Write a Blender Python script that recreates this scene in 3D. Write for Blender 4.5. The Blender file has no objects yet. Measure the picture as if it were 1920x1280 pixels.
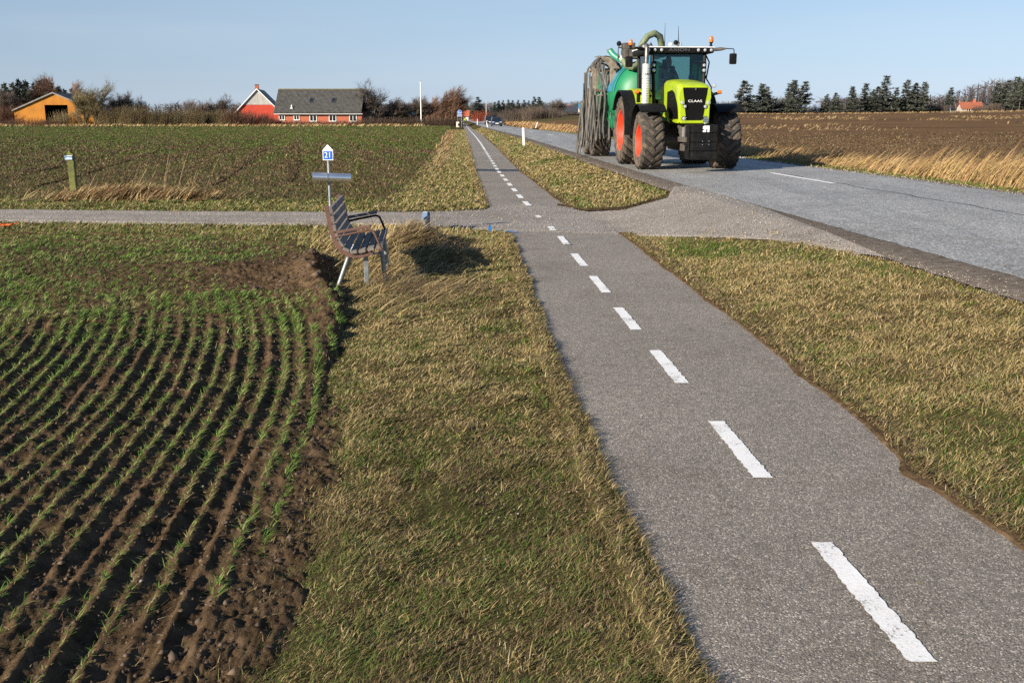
import bpy, bmesh, math, random
import numpy as np
from mathutils import Vector, Matrix, Quaternion

rnd = random.Random(7)
rng = np.random.default_rng(11)
scene = bpy.context.scene
COL = scene.collection
R = math.radians

# ------------------------------------------------------------------ camera
CAM_H = 1.9
PITCH = math.atan((640 - 212) / 1867.0)
cam_d = bpy.data.cameras.new("camera")
cam = bpy.data.objects.new("camera", cam_d)
COL.objects.link(cam)
cam.location = (0, 0, CAM_H)
cam.rotation_euler = (math.pi / 2 - PITCH, 0, 0)
cam_d.sensor_width = 36.0
cam_d.lens = 35.0
cam_d.clip_start = 0.1
cam_d.clip_end = 6000
cam_d.dof.use_dof = True
cam_d.dof.focus_distance = 24.0
cam_d.dof.aperture_fstop = 16.0
scene.camera = cam

# ------------------------------------------------------------------ light
SUN_EL = R(21.0)
SHADOW = Vector((0.755, 0.656, 0)).normalized()       # where shadows fall
world = bpy.data.worlds.new("World")
scene.world = world
world.use_nodes = True
wn = world.node_tree
wn.nodes.clear()
w_out = wn.nodes.new("ShaderNodeOutputWorld")
w_bg = wn.nodes.new("ShaderNodeBackground")
w_sky = wn.nodes.new("ShaderNodeTexSky")
w_sky.sky_type = 'NISHITA'
w_sky.sun_disc = False
w_sky.sun_elevation = SUN_EL
w_sky.sun_rotation = math.pi / 2 - math.atan2(-SHADOW.y, -SHADOW.x)
w_sky.altitude = 0
w_sky.air_density = 1.0
w_sky.dust_density = 0.35
w_sky.ozone_density = 3.0
w_bg.inputs[1].default_value = 0.10
# the Nishita sky is yellow-green near the horizon; the photograph's is a clear pale blue
w_tc = wn.nodes.new("ShaderNodeTexCoord")
w_sep = wn.nodes.new("ShaderNodeSeparateXYZ")
wn.links.new(w_tc.outputs["Generated"], w_sep.inputs[0])
w_rmp = wn.nodes.new("ShaderNodeValToRGB")
w_el = w_rmp.color_ramp.elements
SKY = [(0.0, (.400, .510, .660)), (.06, (.355, .480, .640)), (.13, (.300, .435, .610)), (.4, (.105, .215, .420)), (1.0, (.030, .075, .200))]
while len(w_el) < len(SKY):
    w_el.new(.5)
for e_, (p_, c_) in zip(w_el, SKY):
    e_.position = p_
    e_.color = (c_[0], c_[1], c_[2], 1)
wn.links.new(w_sep.outputs[2], w_rmp.inputs[0])
w_az = wn.nodes.new("ShaderNodeMapRange")
w_az.inputs[1].default_value = -.6; w_az.inputs[2].default_value = .6
w_az.inputs[3].default_value = 0.74 * 6.25; w_az.inputs[4].default_value = 1.14 * 6.25
wn.links.new(w_sep.outputs[0], w_az.inputs[0])
w_sc = wn.nodes.new("ShaderNodeVectorMath"); w_sc.operation = 'SCALE'
wn.links.new(w_rmp.outputs[0], w_sc.inputs[0]); wn.links.new(w_az.outputs[0], w_sc.inputs[3])
w_mix = wn.nodes.new("ShaderNodeMix"); w_mix.data_type = 'RGBA'
w_mix.inputs[0].default_value = .88
wn.links.new(w_sky.outputs[0], w_mix.inputs[6]); wn.links.new(w_sc.outputs[0], w_mix.inputs[7])
# faint streaks of high haze
w_mp = wn.nodes.new("ShaderNodeMapping"); w_mp.inputs["Scale"].default_value = (1.6, 1.6, 13)
w_mp.inputs["Rotation"].default_value = (0, R(4), 0)
w_nz = wn.nodes.new("ShaderNodeTexNoise"); w_nz.inputs["Scale"].default_value = 2.2; w_nz.inputs["Detail"].default_value = 6
wn.links.new(w_tc.outputs["Generated"], w_mp.inputs[0]); wn.links.new(w_mp.outputs[0], w_nz.inputs["Vector"])
w_cr = wn.nodes.new("ShaderNodeMapRange")
w_cr.inputs[1].default_value = .42; w_cr.inputs[2].default_value = .75; w_cr.inputs[3].default_value = 0; w_cr.inputs[4].default_value = .16
wn.links.new(w_nz.outputs[0], w_cr.inputs[0])
w_cm = wn.nodes.new("ShaderNodeMix"); w_cm.data_type = 'RGBA'
w_cm.inputs[7].default_value = (3.6, 3.95, 4.4, 1)
wn.links.new(w_cr.outputs[0], w_cm.inputs[0]); wn.links.new(w_mix.outputs[2], w_cm.inputs[6])
wn.links.new(w_cm.outputs[2], w_bg.inputs[0])
wn.links.new(w_bg.outputs[0], w_out.inputs[0])

sun_d = bpy.data.lights.new("sun", 'SUN')
sun_d.energy = 5.0
sun_d.angle = R(0.53)
sun_d.color = (1.0, 0.90, 0.75)
sun = bpy.data.objects.new("sun", sun_d)
COL.objects.link(sun)
ldir = Vector((SHADOW.x * math.cos(SUN_EL), SHADOW.y * math.cos(SUN_EL), -math.sin(SUN_EL)))
sun.rotation_euler = ldir.to_track_quat('-Z', 'Y').to_euler()
sun.location = (-30, -30, 40)

vs = scene.view_settings
scene.display_settings.display_device = 'sRGB'
vs.view_transform = 'Standard'
vs.look = 'None'
vs.exposure = 1.0
vs.gamma = 1.0
vs.use_curve_mapping = False
scene.render.engine = 'CYCLES'
scene.cycles.max_bounces = 6
scene.cycles.diffuse_bounces = 3
scene.cycles.glossy_bounces = 3
scene.cycles.transparent_max_bounces = 12
scene.cycles.transmission_bounces = 4
scene.cycles.use_denoising = False
scene.cycles.use_adaptive_sampling = True
scene.cycles.adaptive_threshold = 0.01

# ------------------------------------------------------------------ helpers
def tag(o, label=None, cat=None, group=None, kind=None):
    if label: o["label"] = label
    if cat: o["category"] = cat
    if group: o["group"] = group
    if kind: o["kind"] = kind
    return o

def empty(name, loc=(0, 0, 0), rz=0.0):
    o = bpy.data.objects.new(name, None)
    o.empty_display_size = 0.2
    COL.objects.link(o)
    o.location = loc
    o.rotation_euler = (0, 0, rz)
    return o

def link(name, me, mat=None, parent=None, smooth=False):
    o = bpy.data.objects.new(name, me)
    COL.objects.link(o)
    if mat is not None and len(me.materials) == 0:
        me.materials.append(mat)
    if parent is not None:
        o.parent = parent
    if smooth:
        me.polygons.foreach_set("use_smooth", np.ones(len(me.polygons), bool))
    return o

def copy_tree(o, parent=None):
    c = o.copy()
    COL.objects.link(c)
    if parent is not None:
        c.parent = parent
    for ch in list(o.children):
        copy_tree(ch, c)
    return c

class MB:
    """collects faces of one mesh"""
    def __init__(s):
        s.v = []; s.f = []
    def add(s, vs, fs):
        n = len(s.v)
        s.v += [tuple(p) for p in vs]
        s.f += [tuple(i + n for i in f) for f in fs]
        return s
    def box(s, c, size, rot=None, taper=1.0):
        x, y, z = [k / 2 for k in size]
        p = []
        for dz in (-1, 1):
            k = taper if dz > 0 else 1.0
            for dx, dy in ((-1, -1), (1, -1), (1, 1), (-1, 1)):
                p.append(Vector((dx * x * k, dy * y * k, dz * z)))
        if rot is not None:
            m = rot if isinstance(rot, Matrix) else Matrix.Rotation(rot, 3, 'Z')
            p = [m @ q for q in p]
        p = [q + Vector(c) for q in p]
        return s.add(p, [(3, 2, 1, 0), (4, 5, 6, 7), (0, 1, 5, 4), (1, 2, 6, 5), (2, 3, 7, 6), (3, 0, 4, 7)])
    def rbox(s, c, size, b, rot=None):
        """box with chamfered edges"""
        x, y, z = [k / 2 for k in size]
        bm = bmesh.new()
        bmesh.ops.create_cube(bm, size=1.0)
        for v in bm.verts:
            v.co = Vector((v.co.x * size[0], v.co.y * size[1], v.co.z * size[2]))
        bmesh.ops.bevel(bm, geom=list(bm.edges), offset=min(b, 0.45 * min(size)), segments=2, profile=0.6, affect='EDGES')
        bm.verts.index_update()
        m = rot if isinstance(rot, Matrix) else (Matrix.Rotation(rot, 3, 'Z') if rot is not None else Matrix.Identity(3))
        s.add([m @ v.co + Vector(c) for v in bm.verts], [[v.index for v in f.verts] for f in bm.faces])
        bm.free()
        return s
    def tube(s, pts, r, n=8, caps=True):
        pts = [Vector(p) for p in pts]
        rs = r if isinstance(r, (list, tuple)) else [r] * len(pts)
        t0 = (pts[1] - pts[0]).normalized()
        up = Vector((0, 0, 1)) if abs(t0.z) < 0.9 else Vector((1, 0, 0))
        nrm = t0.cross(up).normalized()
        vs = []
        for i, p in enumerate(pts):
            a = pts[max(i - 1, 0)]; b = pts[min(i + 1, len(pts) - 1)]
            t = (b - a).normalized() if (b - a).length > 1e-9 else t0
            nrm = (nrm - t * nrm.dot(t))
            nrm = nrm.normalized() if nrm.length > 1e-6 else t.orthogonal().normalized()
            bn = t.cross(nrm)
            for k in range(n):
                a_ = 2 * math.pi * k / n
                vs.append(p + (nrm * math.cos(a_) + bn * math.sin(a_)) * rs[i])
        fs = []
        for i in range(len(pts) - 1):
            for k in range(n):
                k2 = (k + 1) % n
                fs.append((i * n + k, i * n + k2, (i + 1) * n + k2, (i + 1) * n + k))
        if caps:
            fs.append(tuple(range(n - 1, -1, -1)))
            fs.append(tuple(range((len(pts) - 1) * n, len(pts) * n)))
        return s.add(vs, fs)
    def lathe(s, prof, c=(0, 0, 0), axis='Z', n=24, caps=True):
        """prof: (r, h) pairs along the axis"""
        vs = []
        for r, h in prof:
            for k in range(n):
                a = 2 * math.pi * k / n
                x, y = r * math.cos(a), r * math.sin(a)
                p = (x, y, h) if axis == 'Z' else ((h, x, y) if axis == 'X' else (y, h, x))
                vs.append((p[0] + c[0], p[1] + c[1], p[2] + c[2]))
        fs = []
        m = len(prof)
        for i in range(m - 1):
            for k in range(n):
                k2 = (k + 1) % n
                fs.append((i * n + k, i * n + k2, (i + 1) * n + k2, (i + 1) * n + k))
        if caps:
            fs.append(tuple(range(n - 1, -1, -1)))
            fs.append(tuple(range((m - 1) * n, m * n)))
        return s.add(vs, fs)
    def prism(s, poly, h0, h1, axis='Y'):
        """polygon in the plane across `axis`, extruded from h0 to h1"""
        def P(a, b, h):
            return (a, h, b) if axis == 'Y' else ((h, a, b) if axis == 'X' else (a, b, h))
        n = len(poly)
        vs = [P(a, b, h0) for a, b in poly] + [P(a, b, h1) for a, b in poly]
        fs = [tuple(range(n)), tuple(range(2 * n - 1, n - 1, -1))]
        for i in range(n):
            j = (i + 1) % n
            fs.append((i, i + n, j + n, j))
        return s.add(vs, fs)
    def loft(s, rings, caps=True):
        n = len(rings[0])
        vs = [p for r in rings for p in r]
        fs = []
        for i in range(len(rings) - 1):
            for k in range(n):
                k2 = (k + 1) % n
                fs.append((i * n + k, i * n + k2, (i + 1) * n + k2, (i + 1) * n + k))
        if caps:
            fs.append(tuple(range(n - 1, -1, -1)))
            fs.append(tuple(range((len(rings) - 1) * n, len(rings) * n)))
        return s.add(vs, fs)
    def sheet(s, rows, thick=None):
        m = len(rows[0])
        vs = [p for r in rows for p in r]
        fs = []
        for i in range(len(rows) - 1):
            for k in range(m - 1):
                fs.append((i * m + k, i * m + k + 1, (i + 1) * m + k + 1, (i + 1) * m + k))
        return s.add(vs, fs)
    def build(s, name, mat, parent=None, smooth=False, fix=True):
        me = bpy.data.meshes.new(name)
        me.from_pydata([tuple(p) for p in s.v], [], s.f)
        if fix:
            bm = bmesh.new(); bm.from_mesh(me)
            bmesh.ops.recalc_face_normals(bm, faces=bm.faces)
            bm.to_mesh(me); bm.free()
        me.update()
        o = link(name, me, mat, parent, False)
        if smooth:
            me.polygons.foreach_set("use_smooth", np.ones(len(me.polygons), bool))
            try:
                me.set_sharp_from_angle(angle=R(38))
            except Exception:
                pass
        return o

def np_mesh(name, V, F, mat, col=None, parent=None, smooth=False):
    """V (n,3); F (m,3) or (m,4) array, or a list of such arrays"""
    Fs = F if isinstance(F, list) else [F]
    me = bpy.data.meshes.new(name)
    me.vertices.add(len(V))
    me.vertices.foreach_set("co", np.ascontiguousarray(V, np.float32).ravel())
    loops = np.concatenate([f.ravel() for f in Fs]).astype(np.int32)
    tot = np.concatenate([np.full(len(f), f.shape[1], np.int32) for f in Fs])
    start = np.concatenate([[0], np.cumsum(tot)[:-1]]).astype(np.int32)
    me.loops.add(len(loops))
    me.loops.foreach_set("vertex_index", loops)
    me.polygons.add(len(tot))
    me.polygons.foreach_set("loop_start", start)
    try:
        me.polygons.foreach_set("loop_total", tot)
    except Exception:
        pass
    me.update(calc_edges=True)
    if col is not None:
        a = me.color_attributes.new("col", 'FLOAT_COLOR', 'POINT')
        c4 = np.ones((len(V), 4), np.float32)
        c4[:, :3] = col
        a.data.foreach_set("color", c4.ravel())
    if smooth:
        me.polygons.foreach_set("use_smooth", np.ones(len(me.polygons), bool))
    return link(name, me, mat, parent)

# value noise -----------------------------------------------------
def _hash(ix, iy, seed):
    h = (ix.astype(np.int64) * 374761393 + iy.astype(np.int64) * 668265263 + seed * 974634777) & 0x7fffffff
    h = ((h ^ (h >> 13)) * 1274126177) & 0x7fffffff
    h = h ^ (h >> 16)
    return (h & 0xffff) / 65535.0
def vnoise(x, y, seed=0):
    x = np.asarray(x, float); y = np.asarray(y, float)
    ix = np.floor(x); iy = np.floor(y)
    fx = x - ix; fy = y - iy
    fx = fx * fx * (3 - 2 * fx); fy = fy * fy * (3 - 2 * fy)
    a = _hash(ix, iy, seed); b = _hash(ix + 1, iy, seed)
    c = _hash(ix, iy + 1, seed); d = _hash(ix + 1, iy + 1, seed)
    return (a * (1 - fx) + b * fx) * (1 - fy) + (c * (1 - fx) + d * fx) * fy
def fnoise(x, y, seed=0, oct=4, gain=0.5):
    t = 0; amp = 1; tot = 0
    for o in range(oct):
        t = t + amp * vnoise(x * 2 ** o + o * 17.3, y * 2 ** o - o * 9.1, seed + o)
        tot += amp; amp *= gain
    return t / tot
def sst(a, b, x):
    t = np.clip((np.asarray(x, float) - a) / (b - a), 0, 1)
    return t * t * (3 - 2 * t)

# ------------------------------------------------------------------ the lie of the land
def tab(pts):
    p = np.array(pts, float)
    return lambda Y: np.interp(Y, p[:, 0], p[:, 1])
roadL = tab([(-40, 8.6), (0, 5.6), (9.3, 4.88), (13, 4.55), (17.8, 4.15), (22.2, 3.77), (31.4, 3.08), (43.2, 2.32), (64.6, .9), (95, -1.1), (148, -4.0), (234, -8.9), (320, -14.8), (520, -29)])
roadR = tab([(-40, 14.4), (0, 11.4), (19.3, 9.85), (24, 9.42), (29.2, 8.7), (34.3, 8.1), (75, 5.0), (97, 3.4), (148, .6), (234, -4.4), (320, -10.4), (520, -24.6)])
pathL = tab([(-10, 1.4), (0, .86), (3.06, .64), (4.0, .55), (5.15, .45), (6.9, .37), (9.24, .25), (12.5, .1), (15.6, -.06), (20.5, -.5), (34.1, -1.27), (64, -2.75), (100, -4.6), (174, -8.2), (234, -11.6), (306, -16.6), (520, -32)])
pathR = tab([(-10, 2.6), (0, 2.42), (4.3, 2.3), (5.07, 2.2), (5.9, 2.25), (7.2, 2.18), (9.24, 2.12), (12.5, 1.95), (15.9, 1.8), (21.8, 1.1), (34.1, .28), (64, -1.2), (100, -3.0), (174, -6.9), (234, -10.3), (306, -15.2), (520, -30.5)])
fieldE = tab([(-10, -.5), (0, -.85), (3.0, -.93), (3.8, -.97), (4.6, -1.03), (5.6, -1.12), (6.6, -1.27), (7.9, -1.39), (9.4, -1.55), (10.2, -1.72), (10.95, -2.0), (12.5, -2.37), (14.0, -2.75), (14.9, -3.3), (15.4, -4.3), (15.9, -5.7), (16.3, -9), (16.9, -20)])
fieldF = tab([(22.0, -2.6), (24, -2.6), (31, -2.75), (47, -3.5), (91, -5.9), (174, -10.6), (260, -16)])
def drop(Y):
    return -0.6 * sst(60, 180, Y)
def tz(X, Y):
    X = np.asarray(X, float); Y = np.asarray(Y, float)
    pr = pathR(Y) + .15; rl = roadL(Y) - .35
    k = np.clip((X - pr) / np.maximum(rl - pr, .3), 0, 1)
    z = drop(Y) + .35 * k
    u = X - roadR(Y)
    z = z + 1.95 * sst(50, 225, Y) * sst(3, 42, u) + .8 * sst(60, 135, u) * sst(90, 235, Y)
    z = z + .26 * np.exp(-(((X + 1.48) / .36) ** 2 + ((Y - 14.3) / .70) ** 2)) + .10 * np.exp(-(((X + .95) / .45) ** 2 + ((Y - 13.2) / .55) ** 2))      # grass mound by the bench; low hump added to break the shadow
    return z
def tz1(x, y):
    return float(tz(np.array([x]), np.array([y]))[0])

# ------------------------------------------------------------------ materials
def nt(name):
    m = bpy.data.materials.new(name)
    m.use_nodes = True
    t = m.node_tree
    return m, t, t.nodes["Principled BSDF"], t.nodes["Material Output"]
def N(t, typ, **kw):
    n = t.nodes.new(typ)
    for k, v in kw.items():
        if k.startswith("i_"):
            key = k[2:]
            n.inputs[int(key) if key.isdigit() else key].default_value = v
        else:
            setattr(n, k, v)
    return n
def ramp(t, stops, interp='LINEAR'):
    r = t.nodes.new("ShaderNodeValToRGB")
    r.color_ramp.interpolation = interp
    el = r.color_ramp.elements
    while len(el) < len(stops):
        el.new(0.5)
    for e, (p, c) in zip(el, stops):
        e.position = p
        e.color = (c[0], c[1], c[2], 1)
    return r
def noise(t, vec, scale, detail=4, rough=0.55):
    n = N(t, "ShaderNodeTexNoise")
    n.inputs["Scale"].default_value = scale
    n.inputs["Detail"].default_value = detail
    n.inputs["Roughness"].default_value = rough
    t.links.new(vec, n.inputs["Vector"])
    return n
def mixc(t, fac, a, b, mode='MIX'):
    m = N(t, "ShaderNodeMix", data_type='RGBA', blend_type=mode)
    for i, s in ((0, fac), (6, a), (7, b)):
        if hasattr(s, "links"):
            t.links.new(s, m.inputs[i])
        else:
            m.inputs[i].default_value = s if i == 0 else (s[0], s[1], s[2], 1)
    return m.outputs[2]
def bump(t, bsdf, h, strength, dist):
    b = N(t, "ShaderNodeBump")
    b.inputs["Strength"].default_value = strength
    b.inputs["Distance"].default_value = dist
    t.links.new(h, b.inputs["Height"])
    t.links.new(b.outputs[0], bsdf.inputs["Normal"])
    return b
def pm(name, c1, c2=None, scale=6.0, rough=0.7, metal=0.0, bmp=0.0, bscale=None, spec=0.5, coat=0.0, lo=.35, hi=.65):
    m, t, b, o = nt(name)
    b.inputs["Roughness"].default_value = rough
    b.inputs["Metallic"].default_value = metal
    b.inputs["Specular IOR Level"].default_value = spec
    b.inputs["Coat Weight"].default_value = coat
    tc = N(t, "ShaderNodeTexCoord")
    n = noise(t, tc.outputs["Object"], scale, 5)
    if c2 is None:
        c2 = tuple(k * .8 for k in c1)
    r = ramp(t, [(lo, c1), (hi, c2)])
    t.links.new(n.outputs[0], r.inputs[0])
    t.links.new(r.outputs[0], b.inputs["Base Color"])
    if bmp:
        n2 = noise(t, tc.outputs["Object"], bscale or scale * 4, 4)
        bump(t, b, n2.outputs[0], bmp, 0.02)
    return m
def leafmat(name, trans=0.25, rough=0.65):
    """colour of each blade or leaf comes from the mesh's own attribute"""
    m, t, b, o = nt(name)
    at = N(t, "ShaderNodeAttribute", attribute_name="col")
    b.inputs["Roughness"].default_value = rough
    b.inputs["Specular IOR Level"].default_value = 0.25
    t.links.new(at.outputs["Color"], b.inputs["Base Color"])
    if trans:
        tr = N(t, "ShaderNodeBsdfTranslucent")
        t.links.new(at.outputs["Color"], tr.inputs[0])
        mx = N(t, "ShaderNodeMixShader")
        mx.inputs[0].default_value = trans
        t.links.new(b.outputs[0], mx.inputs[1])
        t.links.new(tr.outputs[0], mx.inputs[2])
        t.links.new(mx.outputs[0], o.inputs[0])
    return m

def asphalt(name, lo, mid, hi, cell, big, rough, tint, bstr=0.5, lanes=0):
    m, t, b, o = nt(name)
    tc = N(t, "ShaderNodeTexCoord")
    P = tc.outputs["Object"]
    v = N(t, "ShaderNodeTexVoronoi")
    v.inputs["Scale"].default_value = 1.0 / cell
    t.links.new(P, v.inputs["Vector"])
    sep = N(t, "ShaderNodeSeparateColor")
    t.links.new(v.outputs["Color"], sep.inputs[0])
    r = ramp(t, [(0.0, lo), (0.45, mid), (0.8, mid), (1.0, hi)])
    t.links.new(sep.outputs[0], r.inputs[0])
    n1 = noise(t, P, 0.45, 5, .6)
    r1 = ramp(t, [(.3, tuple(k * .86 for k in tint)), (.7, tuple(k * 1.1 for k in tint))])
    t.links.new(n1.outputs[0], r1.inputs[0])
    c = mixc(t, 1.0, r.outputs[0], r1.outputs[0], 'MULTIPLY')
    n2 = noise(t, P, 14, 3, .6)
    r2 = ramp(t, [(.35, (.88, .88, .88)), (.65, (1.08, 1.08, 1.08))])
    t.links.new(n2.outputs[0], r2.inputs[0])
    c = mixc(t, 1.0, c, r2.outputs[0], 'MULTIPLY')
    # worn-in dirt and damp stains
    n4 = noise(t, P, 1.1, 6, .7)
    r4 = ramp(t, [(.50, (1, 1, 1)), (.72, (.74, .70, .65))])
    t.links.new(n4.outputs[0], r4.inputs[0])
    c = mixc(t, 1.0, c, r4.outputs[0], 'MULTIPLY')
    if lanes:
        mp = N(t, "ShaderNodeMapping")
        mp.inputs["Rotation"].default_value = (0, 0, R(-4.4))
        mp.inputs["Scale"].default_value = (1.0, .06, 1)
        t.links.new(P, mp.inputs[0])
        n5 = noise(t, mp.outputs[0], 1.35, 5, .62)
        r5 = ramp(t, [(.32, (.80, .80, .80)), (.5, (1, 1, 1)), (.68, (1.14, 1.14, 1.14))])
        t.links.new(n5.outputs[0], r5.inputs[0])
        c = mixc(t, 1.0, c, r5.outputs[0], 'MULTIPLY')
    t.links.new(c, b.inputs["Base Color"])
    b.inputs["Roughness"].default_value = rough
    mth = N(t, "ShaderNodeMath", operation='MULTIPLY_ADD')
    t.links.new(v.outputs["Distance"], mth.inputs[0])
    mth.inputs[1].default_value = -1.0
    t.links.new(sep.outputs[1], mth.inputs[2])
    bump(t, b, mth.outputs[0], bstr, cell * .8)
    return m

def soilmat(name, dark, light, green=None, gscale=1.0, gpos=(.5, .62), rowscale=None):
    m, t, b, o = nt(name)
    tc = N(t, "ShaderNodeTexCoord")
    P = tc.outputs["Object"]
    n1 = noise(t, P, 9.0, 8, .65)
    r = ramp(t, [(.35, dark), (.68, light)])
    t.links.new(n1.outputs[0], r.inputs[0])
    c = r.outputs[0]
    nb = noise(t, P, .12, 4, .5)
    r0 = ramp(t, [(.35, (.8, .8, .8)), (.65, (1.15, 1.12, 1.08))])
    t.links.new(nb.outputs[0], r0.inputs[0])
    c = mixc(t, 1.0, c, r0.outputs[0], 'MULTIPLY')
    if green:
        mp = N(t, "ShaderNodeMapping")
        mp.inputs["Scale"].default_value = rowscale or (1, 1, 1)
        t.links.new(P, mp.inputs[0])
        n2 = noise(t, mp.outputs[0], gscale, 7, .7)
        r2 = ramp(t, [(gpos[0], (0, 0, 0)), (gpos[1], (1, 1, 1))])
        t.links.new(n2.outputs[0], r2.inputs[0])
        c = mixc(t, r2.outputs[0], c, green)
    t.links.new(c, b.inputs["Base Color"])
    b.inputs["Roughness"].default_value = .95
    b.inputs["Specular IOR Level"].default_value = .0
    n3 = noise(t, P, 22.0, 8, .7)
    bump(t, b, n3.outputs[0], .7, .03)
    return m

M = {}
M['path'] = asphalt("path_asphalt", (.090, .080, .068), (.218, .195, .168), (.56, .51, .45), .0065, 1, .8, (1.0, .97, .93))
M['road'] = asphalt("road_asphalt", (.12, .118, .112), (.29, .285, .272), (.62, .61, .585), .019, 1, .66, (1.0, 1.0, 1.0), .35, 1)
M['track'] = asphalt("track_gravel", (.13, .117, .103), (.265, .240, .214), (.46, .425, .385), .017, 1, .9, (1.0, .97, .94), .6)
M['shoulder'] = asphalt("shoulder_gravel", (.045, .037, .031), (.115, .096, .082), (.27, .235, .205), .017, 1, .95, (1.0, .95, .9), .6)
m, t, b, o = nt("white_road_paint")
tc = N(t, "ShaderNodeTexCoord")
n1 = noise(t, tc.outputs["Object"], 70, 6, .7)
n2 = noise(t, tc.outputs["Object"], 3.0, 4, .6)
ad = N(t, "ShaderNodeMath", operation='ADD')
t.links.new(n1.outputs[0], ad.inputs[0]); t.links.new(n2.outputs[0], ad.inputs[1])
r1 = ramp(t, [(.40, (.80, .79, .77)), (.560, (.68, .67, .65)), (.580, (.24, .22, .20))])
dv = N(t, "ShaderNodeMath", operation='MULTIPLY'); dv.inputs[1].default_value = .5
t.links.new(ad.outputs[0], dv.inputs[0]); t.links.new(dv.outputs[0], r1.inputs[0])
t.links.new(r1.outputs[0], b.inputs["Base Color"])
b.inputs["Roughness"].default_value = .65
bump(t, b, n1.outputs[0], .35, .006)
M['white_paint'] = m
M['shoulder'] = soilmat("shoulder_mud", (.105, .088, .074), (.205, .178, .152))
M['tar'] = pm("tar_strip", (.018, .018, .02), (.03, .03, .03), 20, .6)
M['soil'] = soilmat("field_soil", (.050, .033, .019), (.15, .101, .060))
M['verge_soil'] = soilmat("verge_soil", (.045, .035, .018), (.11, .085, .042), (.05, .06, .018), 3.0, (.45, .65))
M['field_far'] = soilmat("young_crop_field", (.080, .058, .034), (.17, .128, .078), (.085, .125, .028), .9, (.38, .62))
M['plough'] = soilmat("ploughed_soil", (.085, .052, .030), (.20, .13, .078))
M['ground'] = soilmat("open_ground", (.060, .046, .026), (.13, .098, .055), (.085, .078, .036), .05, (.4, .6))
M['blade'] = leafmat("grass_blade", .22)
M['needle'] = leafmat("needle", .08, .8)
M['bark'] = pm("bark", (.085, .068, .052), (.045, .036, .030), 8, .95, bmp=.5)
M['grey_bark'] = pm("grey_bark", (.14, .125, .105), (.075, .066, .056), 8, .95, bmp=.5)

def to_mesh(o):
    """replace a lettering curve with its mesh"""
    dg = bpy.context.evaluated_depsgraph_get()
    me = bpy.data.meshes.new_from_object(o.evaluated_get(dg))
    n = bpy.data.objects.new(o.name, me)
    COL.objects.link(n)
    n.parent = o.parent
    n.location = o.location; n.rotation_euler = o.rotation_euler; n.scale = o.scale
    nm = o.name
    bpy.data.objects.remove(o)
    n.name = nm
    return n
ORD = ["first", "second", "third", "fourth", "fifth", "sixth", "seventh", "eighth", "ninth", "tenth", "eleventh", "twelfth", "thirteenth", "fourteenth", "fifteenth",
       "sixteenth", "seventeenth", "eighteenth", "nineteenth", "twentieth", "twenty-first", "twenty-second", "twenty-third", "twenty-fourth", "twenty-fifth", "twenty-sixth", "twenty-seventh", "twenty-eighth"]
# ------------------------------------------------------------------ ground sheets
def structure(o):
    o["kind"] = "structure"
    return o

def grid_sheet(name, Ys, xfun, n, zfun, mat, smooth=True):
    """rows at Ys; xfun(Y)->(lo,hi); n columns"""
    Ys = np.asarray(Ys, float)
    s = np.linspace(0, 1, n)
    lo, hi = xfun(Ys)
    X = lo[:, None] + (hi - lo)[:, None] * s[None, :]
    Y = np.repeat(Ys[:, None], n, 1)
    Z = zfun(X, Y)
    V = np.stack([X, Y, Z], -1).reshape(-1, 3)
    i = np.arange(len(Ys) - 1)[:, None] * n + np.arange(n - 1)[None, :]
    i = i.ravel()
    F = np.stack([i, i + 1, i + n + 1, i + n], 1)
    return np_mesh(name, V, F, mat, smooth=smooth)

def geom(a, b, r):
    out = [a]
    while out[-1] < b:
        out.append(out[-1] + max(.02, r * abs(out[-1])))
    return np.array(out)

# base ground to the horizon
ax = np.concatenate([-np.geomspace(2600, 14, 46), np.arange(-13, 14, 1.0), np.geomspace(14, 2600, 46)])
ay = np.concatenate([-np.geomspace(600, 3, 16), np.arange(-2, 40, 1.0), np.geomspace(40, 4200, 80)])
gx, gy = np.meshgrid(ax, ay)
gz = tz(gx, np.minimum(gy, 420)) - .13 - .1 * sst(60, 200, gy)
gV = np.stack([gx, gy, gz], -1).reshape(-1, 3)
nn = len(ax)
ii = (np.arange(len(ay) - 1)[:, None] * nn + np.arange(nn - 1)[None, :]).ravel()
structure(np_mesh("ground", gV, np.stack([ii, ii + 1, ii + nn + 1, ii + nn], 1), M['ground'], smooth=True))

# verge soil under the grass between the fields
def verge_z(X, Y):
    X = np.asarray(X, float); Y = np.asarray(Y, float)
    z = tz(X, Y) - .032 + .020 * sst(-.02, .05, np.maximum(pathL(Y) - X, X - pathR(Y))) * (1 - sst(roadL(Y) - .75, roadL(Y) - .6, X)) * (1 - sst(16.2, 16.8, Y) * (1 - sst(19.5, 20.5, Y)))
    z = z + .020 * (fnoise(X * 4, Y * 4, 5) - .5) * (1 - sst(30, 80, Y)) - .03 * sst(40, 120, Y)
    inl = sst(.04, .22, np.maximum(pathL(Y) - X, X - pathR(Y))) * (1 - sst(roadL(Y) - .95, roadL(Y) - .65, X)) * (1 - sst(15.2, 16.2, Y) * (1 - sst(20.6, 22, Y))) * (1 - sst(30, 60, Y))
    inl = inl * sst(.05, .3, X - np.where(Y < 17, fieldE(Y), -50)) * (1 - sst(10.8, 12.2, Y) * (1 - sst(21.5, 23, Y)) * sst(1.4, 1.9, X))
    z = z + inl * .085 * (np.maximum(fnoise(X * 3.4, Y * 3.4, 7, 3) - .38, 0))
    return z - .10 * sst(.02, .16, fieldE(Y) - X) * (Y < 17)
YY = np.concatenate([np.arange(1.2, 24, .07), geom(24, 330, .018)])
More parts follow.
